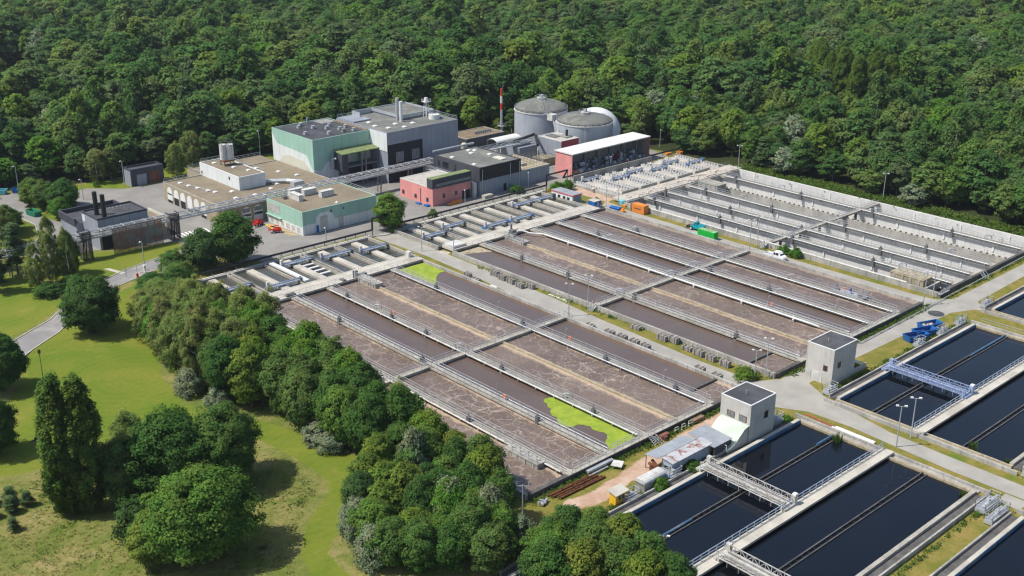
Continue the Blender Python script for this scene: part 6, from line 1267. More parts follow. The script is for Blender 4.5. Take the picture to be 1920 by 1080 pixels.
tag(MB().box(135.0, 135.9, 107.6, 108.6, 0, 1.0).build('water_bin', 'blue_paint', loc=(135.4, 108.1, 0)), 'dark blue bin behind the arched hut', 'bin')
b = MB()
for k in range(6): b.box(174.0 - .1 * k, 174.5 - .1 * k, 104.6 - k * 1.3, 105.8 - k * 1.3, .02, .18)
tag(b.build('brick_strip', 'brick_red', loc=(173.8, 102, 0)), 'strip of red bricks along the road beside the basin corner', 'bricks')
t = thing('gas_pipe', 'thin grey pipe running on stands along the end of the basins', 'pipe', (215, 118, 0))
MB().path([(211, 118.6, 1.2), (212, 116.9, .5), (214.2, 116.9, .35), (240.6, 117.4, .35), (246, 117.6, .4), (270, 117.8, .6), (300, 118.2, .7)], .11, 6).build('tube', 'galv', t)
# entrance barrier and nest-box pole
t = thing('road_barrier', 'red and white lifting barrier with control post on the curved road', 'barrier', (115.4, 263.6, 0))
MB().cbox(113.0, 262.6, 0, .45, .45, 1.1).build('housing', 'red_paint', t); MB().cbox(116.0, 264.6, 0, .4, .4, 1.6).cbox(116.0, 264.6, 1.6, .6, .6, .5).build('control_post', 'white_paint', t)
for k in range(5): MB().tube((113 + k * .9, 262.8 + k * .1, .9), (113.9 + k * .9, 262.9 + k * .1, .9), .08, 5).build('arm_segment', 'red_paint' if k % 2 else 'white_paint', t)
b = MB().tube((110.9, 264.5, 0), (110.9, 264.5, 3.2), .08, 5).tube((113.4, 263.4, 0), (113.4, 263.4, 3), .06, 5)
tag(b.build('gate_posts', 'galv', loc=(112, 264, 0)), 'two thin grey posts beside the road barrier', 'posts')
t = thing('signal_pole', 'thin pole with a red box on top standing on the lawn', 'pole', (72.0, 219.4, 0))
MB().tube((72, 219.4, 0), (72, 219.4, 6.0), .08, 6).build('mast', 'timber', t); MB().cbox(72, 219.4, 5.9, .5, .4, .8).build('box', 'timber_red', t)
tag(MB().cbox(214.0, 258.4, .03, 5.4, 1.1, .5).cbox(214.8, 258.5, .53, 3.4, .9, .4).build('pallet_load', 'orange_paint', loc=(214, 258.4, .03)), 'orange pallet stack in front of the pink building', 'pallets')
tag(MB().cbox(206.0, 262.0, .03, 1.3, 1.6, .5).cbox(205.6, 265.6, .03, 1.0, 2.0, .4).build('barrel_group', 'blue_paint', loc=(206, 263, .03)), 'low blue containers at the corner of the pink building', 'containers')
tag(MB().box(224, 227.5, 255.8, 257.4, .03, 1.0).build('tank_trough', 'concrete_pale', loc=(226, 256.6, .03)), 'pale trough in front of the grey and black building', 'trough')
for i, (x, y) in enumerate(((224.0, 259.8), (223.9, 261.8))): tag(MB().cyl(x - .9 + .0, y, .03, 4.6, .8, 14).lathe(x - .9, y, [(.8, 4.6), (.01, 4.9)], 14).build('steel_silo', 'galv', loc=(x, y, .03)), ['front', 'rear'][i] + ' steel silo wedged between the pink and grey buildings', 'silo')
tag(MB().box(311.4, 313.2, 250.2, 252.0, 0, 1.2).cbox(309.2, 253.8, 0, 3.0, 1.0, .7).build('scrap_pile', 'orange_paint', loc=(311, 252, 0)), 'orange scrap at the forest end of the drained tanks', 'scrap')

# ------------------------------------------------------------------ trees
def crown_mesh(name, m, seed, H, Rr, shape='broad', nc=60, per=80, leaf=.42, cr=.3, base=.25, droop=0.):
    g = np.random.default_rng(seed); cs = []; 
    k = 0; ctr0 = np.array([0, 0, H * .45])
    while len(cs) < nc and k < nc * 40:
        k += 1; d = g.normal(size=3); d /= np.linalg.norm(d); r = g.uniform(.35, 1) ** .5
        if shape == 'poplar': h = g.uniform(.03, 1); w = Rr * math.sin(min(1, h * 2.2 + .35) * math.pi / 2) * (1 - max(0, h - .7) / .34) ** .6; a = g.uniform(0, 6.283); q = g.uniform(.3, 1) ** .5; c = np.array([w * q * math.cos(a), w * q * math.sin(a), h * H])
        elif shape == 'birch': h = g.uniform(.1, 1); w = Rr * (1 - min(1, abs(h - .48) / .56) ** 2.6); a = g.uniform(0, 6.283); q = g.uniform(.2, 1) ** .5; c = np.array([w * q * math.cos(a), w * q * math.sin(a), h * H])
        elif shape == 'pine': h = g.uniform(.18, 1); w = Rr * (1.06 - h) ** .7; a = g.uniform(0, 6.283); q = g.uniform(.3, 1); c = np.array([w * q * math.cos(a), w * q * math.sin(a), h * H])
        elif shape == 'shrub': d[2] = abs(d[2]); c = d * r * np.array([Rr, Rr, H * .95])
        else: c = d * r * np.array([Rr * .86, Rr * .86, H * (1 - base) * .46]); c[2] += H * (base + (1 - base) * .5); c[:2] *= 1 - .25 * max(0, (c[2] / H - .6)) / .4
        lob = 1 + .16 * math.sin(3 * math.atan2(c[1], c[0]) + seed) * math.cos(seed + 4 * c[2] / H); c[:2] *= lob
        if len(cs) % 7 == 0 and shape in ('broad', 'birch', 'shrub'): c = ctr0 + (c - ctr0) * g.uniform(1.05, 1.22)
        if c[2] < .3: continue
        cs.append(c)
    cs = np.array(cs); n = len(cs)
    ctr = np.array([0, 0, H * .45]); P, Nn, T, Q = [], [], [], []
    for i, c in enumerate(cs):
        R0 = Rr * cr * g.uniform(.7, 1.35) if shape != 'shrub' else min(Rr, H) * cr * g.uniform(.7, 1.3)
        if shape == 'poplar': sc3 = np.array([.8, .8, 1.9])
        elif shape == 'birch': sc3 = np.array([.9, .9, 1.3])
        elif shape == 'pine': sc3 = np.array([1.25, 1.25, .55])
        else: sc3 = np.array([1, 1, .8])
        d = g.normal(size=(per, 3)); d /= np.linalg.norm(d, axis=1)[:, None]; d[:, 2] = np.where(d[:, 2] < -.3, -d[:, 2], d[:, 2])
        p = c + d * R0 * sc3 * (g.uniform(.45, 1.05, (per, 1)))
        out = (c - ctr) / (np.linalg.norm(c - ctr) + 1e-6)
        nn = d * .9 + out * .5 + np.array([0, 0, .35 - droop]) + g.normal(size=(per, 3)) * .45
        nn /= np.linalg.norm(nn, axis=1)[:, None]
        t = np.ones((per, 3)) * g.uniform(.78, 1.22) * g.uniform(.82, 1.18, (per, 1)); t[:, 0] *= g.uniform(.88, 1.2); P.append(p); Nn.append(nn); T.append(t); sn = d * .55 + out * .7 + np.array([0, 0, .35]) + g.normal(size=(per, 3)) * .34; Q.append(sn / np.linalg.norm(sn, axis=1)[:, None])
    P, Nn, T = np.concatenate(P), np.concatenate(Nn), np.concatenate(T); Q = np.concatenate(Q); L = len(P)
    a = g.normal(size=(L, 3)); u = np.cross(Nn, a); u /= np.linalg.norm(u, axis=1)[:, None]; v = np.cross(Nn, u)
    s = leaf * g.uniform(.6, 1.3, (L, 1)); 
    if shape == 'birch': v = v * .6 + np.array([0, 0, -.5])
    V = np.stack([P + u * s * .62, P + v * s * .5, P - u * s * .62, P - v * s * .5], 1).reshape(-1, 3); V[:, 2] = np.maximum(V[:, 2], .05)
    me = bpy.data.meshes.new(name); me.vertices.add(4 * L); me.vertices.foreach_set('co', V.astype(np.float32).ravel())
    me.loops.add(4 * L); me.loops.foreach_set('vertex_index', np.arange(4 * L, dtype=np.int32)); me.polygons.add(L)
    me.polygons.foreach_set('loop_start', np.arange(0, 4 * L, 4, dtype=np.int32)); me.update(calc_edges=True)
    ca = me.color_attributes.new('tint', 'FLOAT_COLOR', 'POINT'); C4 = np.ones((4 * L, 4), np.float32); C4[:, :3] = np.repeat(T, 4, 0); ca.data.foreach_set('color', C4.ravel())
    me.attributes.new('nrm', 'FLOAT_VECTOR', 'POINT').data.foreach_set('vector', np.repeat(Q, 4, 0).astype(np.float32).ravel())
    me.materials.append(M(m)); return me
def trunk_mesh(name, m, seed, H, r=.22, top=.75, limbs=6):
    rr = random.Random(seed); b = MB(); p = Vector((0, 0, -.1)); n = 5
    for k in range(n):
        q = Vector((rr.uniform(-.2, .2), rr.uniform(-.2, .2), H * top * (k + 1) / n)); b.tube(p, q, r * (1 - k / n * .8), 7, r * (1 - (k + 1) / n * .8), cap=False)
        if k: 
            for j in range(max(1, limbs // 4)): a = rr.uniform(0, 6.28); L = H * .22 * (1.2 - k / n); b.tube(p, p + Vector((math.cos(a) * L, math.sin(a) * L, L * .8)), r * .35, 5, r * .1, cap=False)
        p = q
    me = bpy.data.meshes.new(name); me.from_pydata(b.v, [], b.f); me.update(); me.materials.append(M(m)); return me
KIND = {}
def kind(key, m, H, Rr, shape, seeds, bark='bark', **kw):
    KIND[key] = [(crown_mesh('crown', m, s, H, Rr, shape, **kw), trunk_mesh('trunk', bark, s, H, .2 + H * .006), H, Rr) for s in seeds]
kind('green', 'leaf_green', 11, 4.6, 'broad', (1, 2), nc=190, per=120, leaf=.31, base=.03, cr=.25)
kind('dark', 'leaf_dark', 11, 4.8, 'broad', (3, 4), nc=200, per=120, leaf=.31, base=.02, cr=.25)
kind('bright', 'leaf_bright', 10, 4.4, 'broad', (5,), nc=180, per=115, leaf=.30, base=.08, cr=.25)
kind('olive', 'leaf_yellow', 9, 3.8, 'broad', (6,), nc=140, per=110, leaf=.28, base=.04, cr=.26)
kind('birch', 'leaf_birch', 13, 3.4, 'birch', (7, 8), 'bark_pale', nc=170, per=110, leaf=.24, cr=.24, droop=.5)
kind('poplar', 'leaf_poplar', 24, 2.6, 'poplar', (9, 10), nc=300, per=120, leaf=.27, cr=.3)
kind('pine', 'leaf_pine', 14, 3.4, 'pine', (11,), nc=110, per=90, leaf=.28, cr=.28)
kind('silver', 'leaf_silver', 5, 3.0, 'shrub', (12, 13), nc=90, per=90, leaf=.22, cr=.28)
kind('shrub', 'leaf_bright', 2.6, 2.0, 'shrub', (14,), nc=60, per=80, leaf=.17, cr=.3)
kind('darkshrub', 'leaf_dark', 4.0, 3.0, 'shrub', (15,), nc=70, per=80, leaf=.26, cr=.3)
kind('brown', 'leaf_brown', 10, 2.6, 'birch', (16,), nc=40, per=50, leaf=.36, cr=.3)
kind('bigdark', 'leaf_dark', 13, 7, 'broad', (31,), nc=420, per=120, leaf=.30, base=.02, cr=.17)
kind('biggreen', 'leaf_green', 14, 8, 'broad', (32, 33), nc=460, per=120, leaf=.31, base=.02, cr=.17)
kind('fl', 'leaf_bright', 14, 4.8, 'broad', (28,), nc=80, per=55, leaf=.55, base=.1)
kind('fp', 'leaf_pine', 18, 3.8, 'pine', (29,), nc=80, per=50, leaf=.55, cr=.3)
kind('fa', 'leaf_forest', 15, 5.4, 'broad', (21, 22), nc=110, per=60, leaf=.55, base=.08, cr=.26)
kind('fb', 'leaf_forest', 18, 5.0, 'broad', (23, 24), nc=110, per=60, leaf=.55, base=.12, cr=.26)
kind('fc', 'leaf_forest', 19, 3.4, 'birch', (25,), 'bark_pale', nc=90, per=50, leaf=.55, cr=.32)
kind('fs', 'leaf_silver', 13, 4.6, 'broad', (26,), nc=80, per=55, leaf=.55, base=.1)
kind('fy', 'leaf_yellow', 13, 4.6, 'broad', (27,), nc=80, per=55, leaf=.55, base=.1)
NAME = {'green': 'broadleaf_tree', 'dark': 'maple_tree', 'bright': 'broadleaf_tree', 'olive': 'broadleaf_tree', 'birch': 'birch_tree', 'poplar': 'poplar_tree', 'pine': 'pine_tree', 'silver': 'silver_willow', 'shrub': 'shrub', 'darkshrub': 'shrub', 'brown': 'birch_tree', 'fa': 'forest_tree', 'fb': 'forest_tree', 'fc': 'forest_tree', 'fs': 'forest_tree', 'fy': 'forest_tree', 'fl': 'forest_tree', 'fp': 'forest_tree', 'bigdark': 'maple_tree', 'biggreen': 'broadleaf_tree'}
trnd = random.Random(99)
def tree(k, x, y, h, w, label, group=None, z=0., trunk=True):
    me, tr, H, Rr = trnd.choice(KIND[k]); t = thing(NAME[k], label, 'shrub' if k in ('shrub', 'darkshrub') else 'tree', (x, y, z), trnd.uniform(0, 6.28), group)
    t.scale = (w / (2 * Rr), w / (2 * Rr), h / H)
    c = bpy.data.objects.new('crown', me); col.objects.link(c); c.parent = t
    if trunk: b = bpy.data.objects.new('trunk', tr); col.objects.link(b); b.parent = t
    return t
# trees standing on their own
tree('bigdark', 90.1, 236.2, 13.4, 14.0, 'big round maple alone on the lawn beside the curved road'); tree('bigdark', 64.2, 220, 12.4, 11, 'round dark tree cut off by the left edge, beside the pole'); tree('bigdark', 53.6, 194.5, 11.2, 9.6, 'round dark tree cut off by the left edge, beside the mower')
tree('poplar', 55.4, 166.8, 23.8, 6.0, 'left of the two columnar poplars on the meadow'); tree('poplar', 58.4, 164.8, 23.4, 5.8, 'right of the two columnar poplars on the meadow')
tree('bigdark', 70.4, 160.6, 15, 16, 'tallest dark tree of the meadow clump behind the poplars'); tree('biggreen', 79.0, 158.4, 14, 14.5, 'right hand green tree of the meadow clump'); tree('green', 63.6, 163.6, 12.0, 9, 'left hand greyish tree of the meadow clump'); tree('bright', 74.4, 166, 13.0, 9, 'light green tree at the back of the meadow clump'); tree('birch', 67.4, 168, 12.6, 8, 'loose olive tree at the back left of the meadow clump')
tree('biggreen', 65.8, 141.2, 14.8, 18, 'broad tree in front of the meadow clump, nearest the bottom edge'); tree('olive', 59.4, 144.2, 9.0, 8.5, 'shorter olive tree at the left of the front tree'); tree('darkshrub', 60.6, 152.8, 6.5, 7, 'low dark bush between the poplars and the front tree')
tree('dark', 128.3, 256.4, 11.0, 11, 'left of the two lush trees beside the left settling tanks'); tree('dark', 136.1, 254.8, 14.2, 13, 'right, taller of the two lush trees beside the left settling tanks')
tree('green', 119.8, 256.9, 7.2, 7.2, 'dark small tree where the lawn meets the settling tanks'); tree('silver', 116.8, 253, 4.6, 5, 'silvery bush under the small tree by the settling tanks'); tree('green', 117.4, 248.6, 7.0, 8, 'green bush tree at the corner of the settling tanks'); tree('dark', 109.6, 246.6, 6.6, 8.6, 'dark dense bush tree on the lawn above the birch wood'); tree('dark', 114.4, 244.4, 7.2, 8.0, 'dark bush tree at the head of the birch wood')
tree('green', 183.6, 250.8, 10.6, 10, 'leafy tree at the road between the two settling tank groups'); tree('shrub', 199.6, 251.2, 2.8, 3.2, 'round shrub behind the pipe line near the pink building')
tree('fy', 277.4, 323.0, 15, 9.5, 'yellow-flowering tree left of the banded chimney'); tree('olive', 283.6, 316.4, 6.5, 5.6, 'low yellow-green tree at the foot of the banded chimney')
# grove on the left
for i, (k, x, y, h, w, d) in enumerate((('pine', 85, 283, 14, 7, 'leftmost pine of the grove below the pipe bridge'), ('pine', 91.5, 285, 13.5, 7, 'pine near the pipe bridge in the left grove'), ('birch', 98.2, 279.6, 14.5, 5, 'birch at the right back of the left grove'), ('birch', 95.4, 272.6, 12.5, 4.6, 'birch in the middle front of the left grove'), ('birch', 90.6, 270, 11.5, 4.4, 'birch at the left front of the left grove'), ('birch', 99.8, 272.4, 12.5, 4.6, 'birch at the right front of the left grove'), ('pine', 87.4, 293, 13, 7, 'pine behind the left grove'), ('pine', 82.6, 276, 13, 7, 'pine at the left picture edge of the grove'), ('dark', 101.6, 276, 11, 5.6, 'dark tree casting shade at the right of the left grove'), ('darkshrub', 92, 265.4, 3, 8, 'low shrubs under the front of the left grove'), ('darkshrub', 97.4, 266.8, 3, 6, 'low shrubs beside the curved road under the left grove'))): tree(k, x, y, h, w, d)
for k, x, y, h, w, d in (('olive', 116.6, 342.6, 6.5, 6, 'yellow-green tree at the tip of the yard island'), ('green', 119.4, 348.6, 7, 7, 'tree at the back of the yard island'), ('green', 118.8, 336.4, 8.6, 7.5, 'tree in the middle of the yard island'), ('dark', 121.6, 329.2, 9.6, 9.6, 'dark round tree at the front of the yard island'), ('dark', 124.6, 335.6, 8.8, 8, 'dark tree at the right of the yard island'), ('bright', 118.4, 324.2, 6.4, 6.5, 'bright low tree at the front tip of the yard island'),
                          ('dark', 101, 318.6, 9, 8.6, 'dark tree left of the yard near the left edge'), ('birch', 97, 310.6, 10.5, 8, 'birch left of the yard beside the grove'), ('green', 104.4, 322.6, 6, 6, 'small tree at the kerb left of the yard'), ('green', 95.4, 325, 9, 9, 'tree at the left edge above the yard kerb'), ('birch', 143.3, 354.4, 10.6, 7.4, 'loose birch on the grass left of the garage'), ('birch', 148.4, 356, 9.6, 6, 'birch right behind the garage lawn'), ('shrub', 140.6, 349.6, 1.8, 2, 'small round shrub on the garage lawn'), ('birch', 165.4, 343.8, 10.4, 6.4, 'birch right of the garage'), ('birch', 173.2, 347.4, 13, 7, 'taller birch behind the workshop corner'),
                          ('shrub', 178.9, 123.4, 2.4, 5, 'wide green bush behind the foreground pump house'), ('shrub', 249.7, 163.4, 2.6, 3.4, 'left of two round bushes at the white capped wall'), ('shrub', 249.8, 159.6, 2.6, 3.6, 'right of two round bushes at the white capped wall'), ('shrub', 246.8, 247.2, 3.0, 5, 'left green bush behind the white cabins'), ('shrub', 250.4, 246.2, 3.2, 4.4, 'right green bush behind the white cabins'), ('darkshrub', 236.4, 254.6, 2.2, 5, 'low shrub in front of the grey and black building'), ('shrub', 245.8, 229.0, 2.2, 2.6, 'small bush behind the blue steel cabin'), ('shrub', 132.6, 106.9, 2.0, 3.4, 'ivy bush growing over the arched hut'), ('darkshrub', 141.6, 107.2, 1.6, 4, 'dark weeds behind the tin shed'), ('shrub', 169.0, 106.4, 1.4, 2.2, 'weeds beside the foreground pump house wall')): tree(k, x, y, h, w, d, trunk=k not in ('shrub', 'darkshrub'))
# tree belts beside the left block
def scatter(poly, n, mind, seed):
    rr = random.Random(seed); xs = [p[0] for p in poly]; ys = [p[1] for p in poly]; out = []; k = 0
    while len(out) < n and k < 6000:
        k += 1; x, y = rr.uniform(min(xs), max(xs)), rr.uniform(min(ys), max(ys))
        if (x - 106.6) ** 2 + (y - 110.6) ** 2 > 30 and float(inside(np.array([x]), np.array([y]), poly)[0]) > .4 and all((x - a) ** 2 + (y - b) ** 2 > mind * mind for a, b in out): out.append((x, y))
    return sorted(out, key=lambda p: -p[1])
brnd = random.Random(12); OC = {}
ORDS = ['first', 'second', 'third'] + ['%dth' % k for k in range(4, 21)] + ['%d%s' % (k, {1: 'st', 2: 'nd', 3: 'rd'}.get(k % 10, 'th')) for k in range(21, 60)]
def nth(d, tail):
    OC[(d, tail)] = OC.get((d, tail), -1) + 1
    return '%s %s from the far end %s' % (ORDS[OC[(d, tail)]], d, tail)
BELT1 = [(101.4, 235), (106.6, 239), (110.4, 224), (112.4, 204), (112.2, 194), (95.0, 188), (93.0, 196), (94.2, 208.7), (96, 222)]
for i, (x, y) in enumerate(scatter(BELT1, 46, 3.5, 5)):
    k = brnd.choices(['birch', 'green', 'olive', 'brown', 'pine', 'bright'], [52, 22, 10, 3, 6, 7])[0]
    d = {'birch': 'olive birch', 'green': 'green broadleaf tree', 'olive': 'yellow-green tree', 'brown': 'brownish birch', 'pine': 'dark pine', 'bright': 'bright green tree'}[k]
    h = (7.6 + 5.6 * min(1, max(0, (236 - y) / 30))) * brnd.uniform(.88, 1.12); tree(k, x, y, h, brnd.uniform(6.4, 8.4), nth(d, 'of the birch wood'), 'trees of the birch wood')
BELT1B = [(95.0, 188), (112.0, 196), (112.0, 172.8), (110.4, 160), (101.2, 160), (99.4, 166), (97.4, 177), (93.6, 187)]
for i, (x, y) in enumerate(scatter(BELT1B, 24, 4.2, 6)):
    k = brnd.choices(['green', 'dark', 'bright', 'olive'], [40, 25, 15, 20])[0]; d = {'green': 'green broadleaf tree', 'dark': 'dark maple', 'bright': 'bright green tree', 'olive': 'yellow-green tree'}[k]
    tree(k, x, y, brnd.uniform(11.5, 13.8), brnd.uniform(7.6, 9.6), nth(d, 'in the middle tree belt'), 'trees in the middle of the belt')
BELT1C = [(101.2, 160), (109.8, 160), (109.6, 145), (101.2, 148.6), (100.6, 154)]
for i, (x, y) in enumerate(scatter(BELT1C, 13, 3.7, 8)):
    k = brnd.choice(['dark', 'dark', 'dark', 'green']); tree(k, x, y, brnd.uniform(11.4, 13.4), brnd.uniform(7.8, 9.4), nth('dark maple' if k == 'dark' else 'green tree', 'of the dense dark group by the mown path'), 'dense dark trees by the path')
tree('birch', 111.2, 151.4, 10.4, 5.6, 'olive tree leaning over the first lane of the left block')
for x, y, h, w, d in ((91.2, 193.4, 5.4, 6.4, 'silvery willow bush where the lawn meets the birch wood'), (92.4, 184.6, 4.2, 5, 'grey-green willow bush at the lawn bend'), (99.4, 155.2, 4, 6, 'silvery willow bush at the foot of the dark group'), (98.8, 159.6, 4.0, 6, 'silvery willow at the path beside the dark group'), (92.8, 137.8, 5.6, 5.4, 'pale willow at the top of the lower wood'), (101.8, 134.4, 11.6, 6.6, 'silver willow shining in the middle of the lower wood'), (86.0, 128.2, 7.2, 6.4, 'silver willow at the left edge of the lower wood'), (83.8, 121.4, 6.8, 6.4, 'silver willow beside the path end of the lower wood'), (97.6, 119.6, 10.4, 7.6, 'broad silver willow in the lower wood'), (101.4, 114.6, 9.6, 7, 'silver willow near the forked mast'), (103.2, 109.6, 6.0, 5, 'grey willow in front of the forked mast'), (88.4, 132.8, 5, 5, 'grey-green willow on the outer edge of the lower wood')): tree('silver', x, y, h, w, d)
BELT2 = [(96.5, 142), (107.2, 142.6), (111.2, 134.6), (111.0, 121.4), (104.4, 113.4), (94.4, 105.4), (84.6, 118.2), (85.5, 127.1), (89.7, 134.2)]
for i, (x, y) in enumerate(scatter(BELT2, 34, 3.9, 9)):
    k = brnd.choices(['green', 'olive', 'dark', 'bright'], [46, 26, 18, 10])[0]; d = {'green': 'green tree', 'dark': 'dark green tree', 'bright': 'bright green tree', 'olive': 'yellow-olive tree'}[k]
    tree(k, x, y, brnd.uniform(7.5, 10.5), brnd.uniform(5.8, 7.6), nth(d, 'of the lower wood beside the meadow'), 'trees of the lower wood')
tree('bright', 108.6, 139.6, 10.4, 8.4, 'vivid green tree between the two woods beside the left block')
BELT3 = [(99.6, 101.2), (104.7, 104.4), (111.3, 101.8), (113.2, 96.6), (111.6, 88.4), (109.1, 82.4), (95.4, 96.7)]
for i, (x, y) in enumerate(scatter(BELT3, 16, 4.3, 10)):
    k = brnd.choices(['green', 'dark', 'olive'], [60, 22, 18])[0]; d = {'green': 'green tree', 'dark': 'dark green tree', 'olive': 'yellow-green tree'}[k]
    tree(k, x, y, brnd.uniform(8.0, 10), brnd.uniform(6.6, 8.2), nth(d, 'of the clump at the bottom edge'), 'trees at the bottom edge')
# row of columnar poplars standing inside the wood
POPS = [(420, 268), (413, 262), (416, 252), (407, 256), (409, 246), (402, 249), (405, 238), (398, 241), (402, 229), (395, 233), (408, 226), (413, 236), (424, 258)]
for i, (x, y) in enumerate(POPS):
    tree('poplar', x, y, trnd.uniform(25, 29), trnd.uniform(6.8, 8.0), nth('columnar poplar', 'of the group inside the forest'), 'poplars inside the forest', trunk=False)
# little conifers on the meadow
for i, (x, y, h) in enumerate(((44.5, 186.5, 2.6), (48.2, 184, 2.4), (43.5, 179.5, 3.4), (46.6, 177.4, 3.6), (49.4, 176.0, 3.2), (45.0, 173.6, 3.4), (48.4, 173.0, 3.2), (51.2, 173.4, 2.8), (43.0, 171, 3), (46.8, 167.6, 2.4))): tree('pine', x, y, h, h * .95, nth('small dark conifer', 'of the young group at the left edge'), 'young conifers')
# reeds and weeds
def blades(n, spread, h, seed, w=.06):
    rr = random.Random(seed); b = MB()
    for i in range(n):
        a, r_ = rr.uniform(0, 6.28), spread * rr.random() ** .6; x, y = r_ * math.cos(a), r_ * math.sin(a); q = rr.uniform(0, 3.14); hh = h * rr.uniform(.6, 1.1); lx, ly = rr.uniform(-.3, .3) * h, rr.uniform(-.3, .3) * h
        b.add([(x - w * math.cos(q), y - w * math.sin(q), 0), (x + w * math.cos(q), y + w * math.sin(q), 0), (x + lx * .5 + w * .6 * math.cos(q), y + ly * .5 + w * .6 * math.sin(q), hh * .7), (x + lx, y + ly, hh), (x + lx * .5 - w * .6 * math.cos(q), y + ly * .5 - w * .6 * math.sin(q), hh * .7)], [(0, 1, 2, 4), (4, 2, 3)])
    return b
for x, y, s, h, d in ((168.9, 95.4, .9, 2.2, 'reed tuft growing in the foreground basin below the road'), (184.9, 77.4, .8, 1.6, 'reed tuft in the right basin at its lower wall'), (184.2, 70.6, .6, 1.2, 'weed tuft at the lower corner of the right basin'), (168.4, 70.9, .6, .9, 'weed tuft at the lower corner of the foreground basin')):
    o = blades(90, s, h, int(x), .05).build('reeds', 'leaf_weed'); o.location = (x, y, .1); tag(o, d, 'reeds')
    o.data.color_attributes.new('tint', 'FLOAT_COLOR', 'POINT').data.foreach_set('color', [1.0] * (4 * len(o.data.vertices))); o.data.attributes.new('nrm', 'FLOAT_VECTOR', 'POINT').data.foreach_set('vector', [0.0, -.3, .9] * len(o.data.vertices))
def leafpatch(name, pts, m, seed, size, hmax, label, cat, per=14, spread=.5):
    g = np.random.default_rng(seed); P = np.repeat(np.array(pts), per, 0); L = len(P)
    P = np.stack([P[:, 0] + g.normal(0, spread, L), P[:, 1] + g.normal(0, spread * .6, L), g.uniform(.04, 1, L) ** 1.5 * hmax + .03], -1)
    nn = g.normal(size=(L, 3)) + np.array([0, 0, .8]); nn /= np.linalg.norm(nn, axis=1)[:, None]; u = np.cross(nn, g.normal(size=(L, 3))); u /= np.linalg.norm(u, axis=1)[:, None]; v = np.cross(nn, u); s = size * g.uniform(.6, 1.4, (L, 1))
    V = np.stack([P + u * s, P + v * s * .6, P - u * s, P - v * s * .6], 1).reshape(-1, 3); V[:, 2] = np.maximum(V[:, 2], .03)
    me = bpy.data.meshes.new(name); me.from_pydata(V.tolist(), [], np.arange(4 * L).reshape(-1, 4).tolist()); me.update()
    c = np.ones((4 * L, 4), np.float32); hue = np.where(g.random((L, 1)) < .45, np.array([[.62, .92, .5]]), np.array([[1.15, 1.0, 1.1]])) if 'meadow_grass' in name else np.ones((L, 3)); c[:, :3] = np.repeat(g.uniform(.7, 1.3, (L, 1)) * hue, 4, 0); me.color_attributes.new('tint', 'FLOAT_COLOR', 'POINT').data.foreach_set('color', c.ravel()); me.materials.append(M(m))
    nv = g.normal(size=(L, 3)) * .25 + np.array([0, 0, 1]); me.attributes.new('nrm', 'FLOAT_VECTOR', 'POINT').data.foreach_set('vector', np.repeat(nv, 4, 0).astype(np.float32).ravel())
    o = bpy.data.objects.new(name, me); col.objects.link(o); return tag(o, label, cat, kind='stuff')
wr = random.Random(8); pts = []
for i in range(240): pts.append((wr.uniform(113, 173), 118.4 - abs(wr.gauss(0, .5))))
for i in range(200): pts.append((wr.uniform(186, 244), 118.4 - abs(wr.gauss(0, .5))))
for i in range(160): pts.append((wr.uniform(114, 170), 107.6 + abs(wr.gauss(0, .4))))
for i in range(100): pts.append((wr.uniform(252, 308), 118.2 - abs(wr.gauss(0, .5)))); pts.append((wr.uniform(184, 240), 107.7 + abs(wr.gauss(0, .4))))
for i in range(70): pts.append((wr.uniform(120, 170), 66.8 - abs(wr.gauss(0, .4))))
for i in range(90): pts.append((182.6 - abs(wr.gauss(0, .3)), wr.uniform(122, 220)))
leafpatch('weeds', pts, 'leaf_weed', 3, .17, .5, 'green weeds growing along the foot of the basin walls', 'weeds', 16, .45)
pts = [(wr.uniform(309.5, 317), wr.uniform(110, 226)) for i in range(900)]
leafpatch('undergrowth', pts, 'leaf_weed', 4, .3, 1.5, 'bright green undergrowth strip between the drained basin and the forest', 'undergrowth', 18, .8)
# tufts of rough meadow grass
pts = []
MEAD = [(40, 182), (56, 182), (70, 184), (77, 189), (86, 173), (90, 160), (91, 147), (82, 139), (75, 131), (72, 118), (60, 110), (30, 140)]
for x, y in scatter([p for p in MEAD], 1900, .6, 77): pts.append((x, y))
leafpatch('meadow_grass', pts, 'leaf_grass', 5, .13, .14, 'rough straw-coloured tufts of meadow grass', 'grass', 12, .3)

wp = []
for x, y in scatter(MEAD, 70, 2.0, 78):
    for k in range(wr.randint(3, 11)): wp.append((x + wr.gauss(0, .9), y + wr.gauss(0, .9)))
leafpatch('meadow_weeds', wp, 'leaf_weed', 6, .16, .5, 'darker green weeds in patches across the meadow', 'weeds', 10, .4)
leafpatch('meadow_flowers', [(x + wr.gauss(0, .6), y + wr.gauss(0, .6)) for x, y in scatter(MEAD, 26, 3, 79) for k in range(5)], 'white_paint', 7, .07, .3, 'scattered white flower heads in the meadow', 'flowers', 4, .4)
